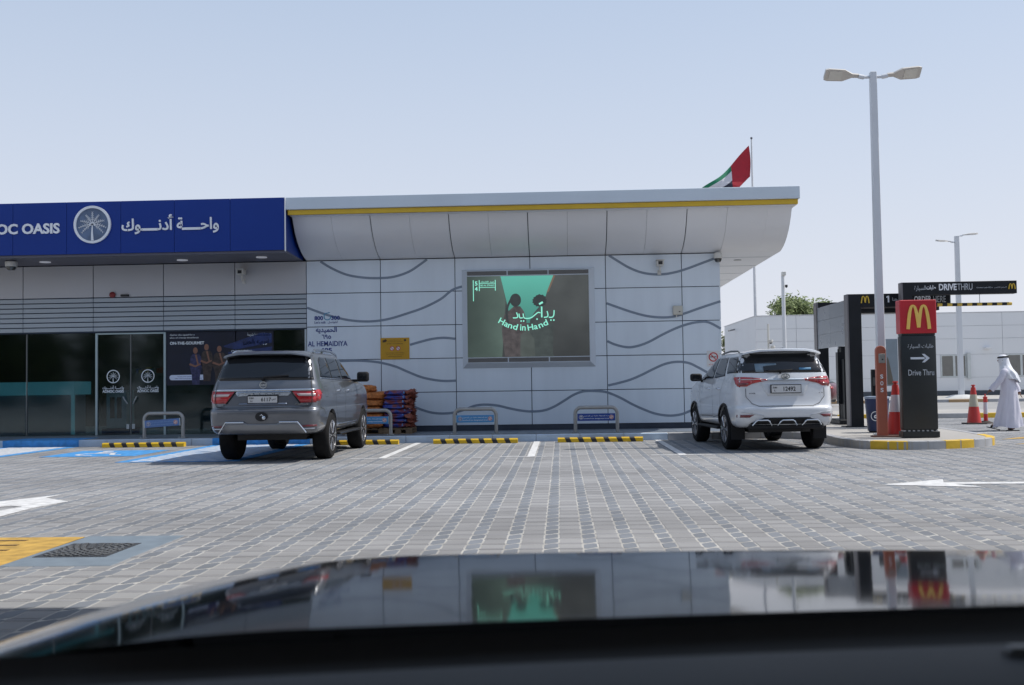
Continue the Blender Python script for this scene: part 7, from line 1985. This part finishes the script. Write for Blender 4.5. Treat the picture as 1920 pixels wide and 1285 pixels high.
# robe: rings with folds
mb = MB(); nseg = 56
prof = [(1.50, .075, .085, -.05), (1.455, .12, .17, -.045), (1.38, .14, .215, -.03), (1.25, .155, .215, -.015), (1.10, .16, .20, .0), (.95, .175, .205, .01), (.80, .19, .20, .005), (.60, .22, .205, -.01), (.40, .25, .21, -.03), (.22, .28, .22, -.05), (.085, .30, .225, -.055)]
pr2 = catmull(prof, 4)
for (z, rx, ry, cx_) in pr2:
    f_ = max(0.0, min(1.0, (1.35 - z) / 1.2))
    for k in range(nseg):
        a = 2 * math.pi * k / nseg
        w_ = 1 + f_ * (0.055 * math.sin(7 * a + 3.0 * z) + 0.04 * math.sin(12 * a - 4 * z + 1))
        hem = 0.02 * math.sin(3 * a + 1) if z < .1 else 0
        mb.v.append((cx_ + rx * w_ * math.cos(a) + f_ * .05 * (math.cos(a) > 0) * math.sin(a * 2 + 1), ry * w_ * math.sin(a), z + hem))
for i in range(len(pr2) - 1):
    for k in range(nseg): mb.f.append((i * nseg + k, i * nseg + (k + 1) % nseg, (i + 1) * nseg + (k + 1) % nseg, (i + 1) * nseg + k)); mb.m.append(0)
rb_ = ob('robe', mb, M_robe, man_, smooth=True, recalc=True)
def sleeve(A, rs):
    mb = MB(); pts = catmull(A, 5); k = len(pts)
    rr_ = [rs[0] + (rs[1] - rs[0]) * i / (k - 1) + 0.006 * math.sin(i * 2.1) for i in range(k)]
    mb.tube(pts, rr_, 16, caps=False); ob('sleeve', mb, M_robe, rb_, smooth=True)
sleeve([(-.03, -.14, 1.41), (-.06, -.21, 1.36), (-.16, -.255, 1.18), (-.345, -.262, .965)], (.085, .07))
sleeve([(-.01, .14, 1.41), (0.0, .21, 1.36), (.11, .25, 1.15), (.205, .24, .90)], (.085, .068))
# headscarf: over the head, falling over shoulders and back
mb = MB(); ns = 40
sc_ = [(1.795, .02, .02, -.085), (1.785, .06, .06, -.085), (1.755, .098, .095, -.085), (1.70, .118, .112, -.082), (1.63, .125, .120, -.07), (1.55, .135, .135, -.045), (1.47, .165, .185, -.02), (1.40, .20, .225, .01), (1.31, .215, .235, .03), (1.22, .225, .225, .05)]
sc2 = catmull(sc_, 3)
for (z, rx, ry, cx_) in sc2:
    f_ = max(0, min(1, (1.66 - z) / .4))
    for k in range(ns):
        a = 2 * math.pi * k / ns       # a=0 points back (+x)
        w_ = 1 + f_ * 0.07 * math.sin(9 * a + 2 * z * 8)
        x = cx_ + rx * w_ * math.cos(a); y = ry * w_ * math.sin(a)
        zz = z - f_ * 0.10 * max(0, math.cos(a - .5)) + f_ * .05 * max(0, -math.cos(a))
        mb.v.append((x, y, zz))
nr = len(sc2)
for i in range(nr - 1):
    for k in range(ns):
        a = 2 * math.pi * (k + .5) / ns; z = sc2[i][0]
        if math.cos(a) < -0.86 and z < 1.74: continue      # open over the face
        mb.f.append((i * ns + k, i * ns + (k + 1) % ns, (i + 1) * ns + (k + 1) % ns, (i + 1) * ns + k)); mb.m.append(0)
ob('headscarf', mb, mat('scarf_white', (0.74, 0.76, 0.82), 0.7, var=0.02, bump=0.1, bs=40), man_, smooth=True)
mb = MB()
for dz in (0.0, 0.017): mb.tube([(-.083 + .118 * math.cos(R(15 * i)), .112 * math.sin(R(15 * i)), 1.728 + dz + .012 * math.cos(R(15 * i))) for i in range(25)], 0.011, 8)
ob('head_cord', mb, M_black, man_, smooth=True)
for (P_, tz) in (((.10, -.10, .012), 0), ((-.33, .10, .045), 14)):
    mb = MB(); mb.prism([(-.17, -.04), (-.13, -.052), (.0, -.05), (.11, -.04), (.13, 0), (.11, .04), (.0, .045), (-.12, .052), (-.17, .04)], -.012, .006, 'xy'); mb.box(-.09, -.05, -.052, .052, .006, .055)
    mb.xf(T(*P_) @ RY(R(tz))); ob('sandal', mb, M_black, man_)
# ------------------------------------------------------------------ end
bpy.context.view_layer.update()
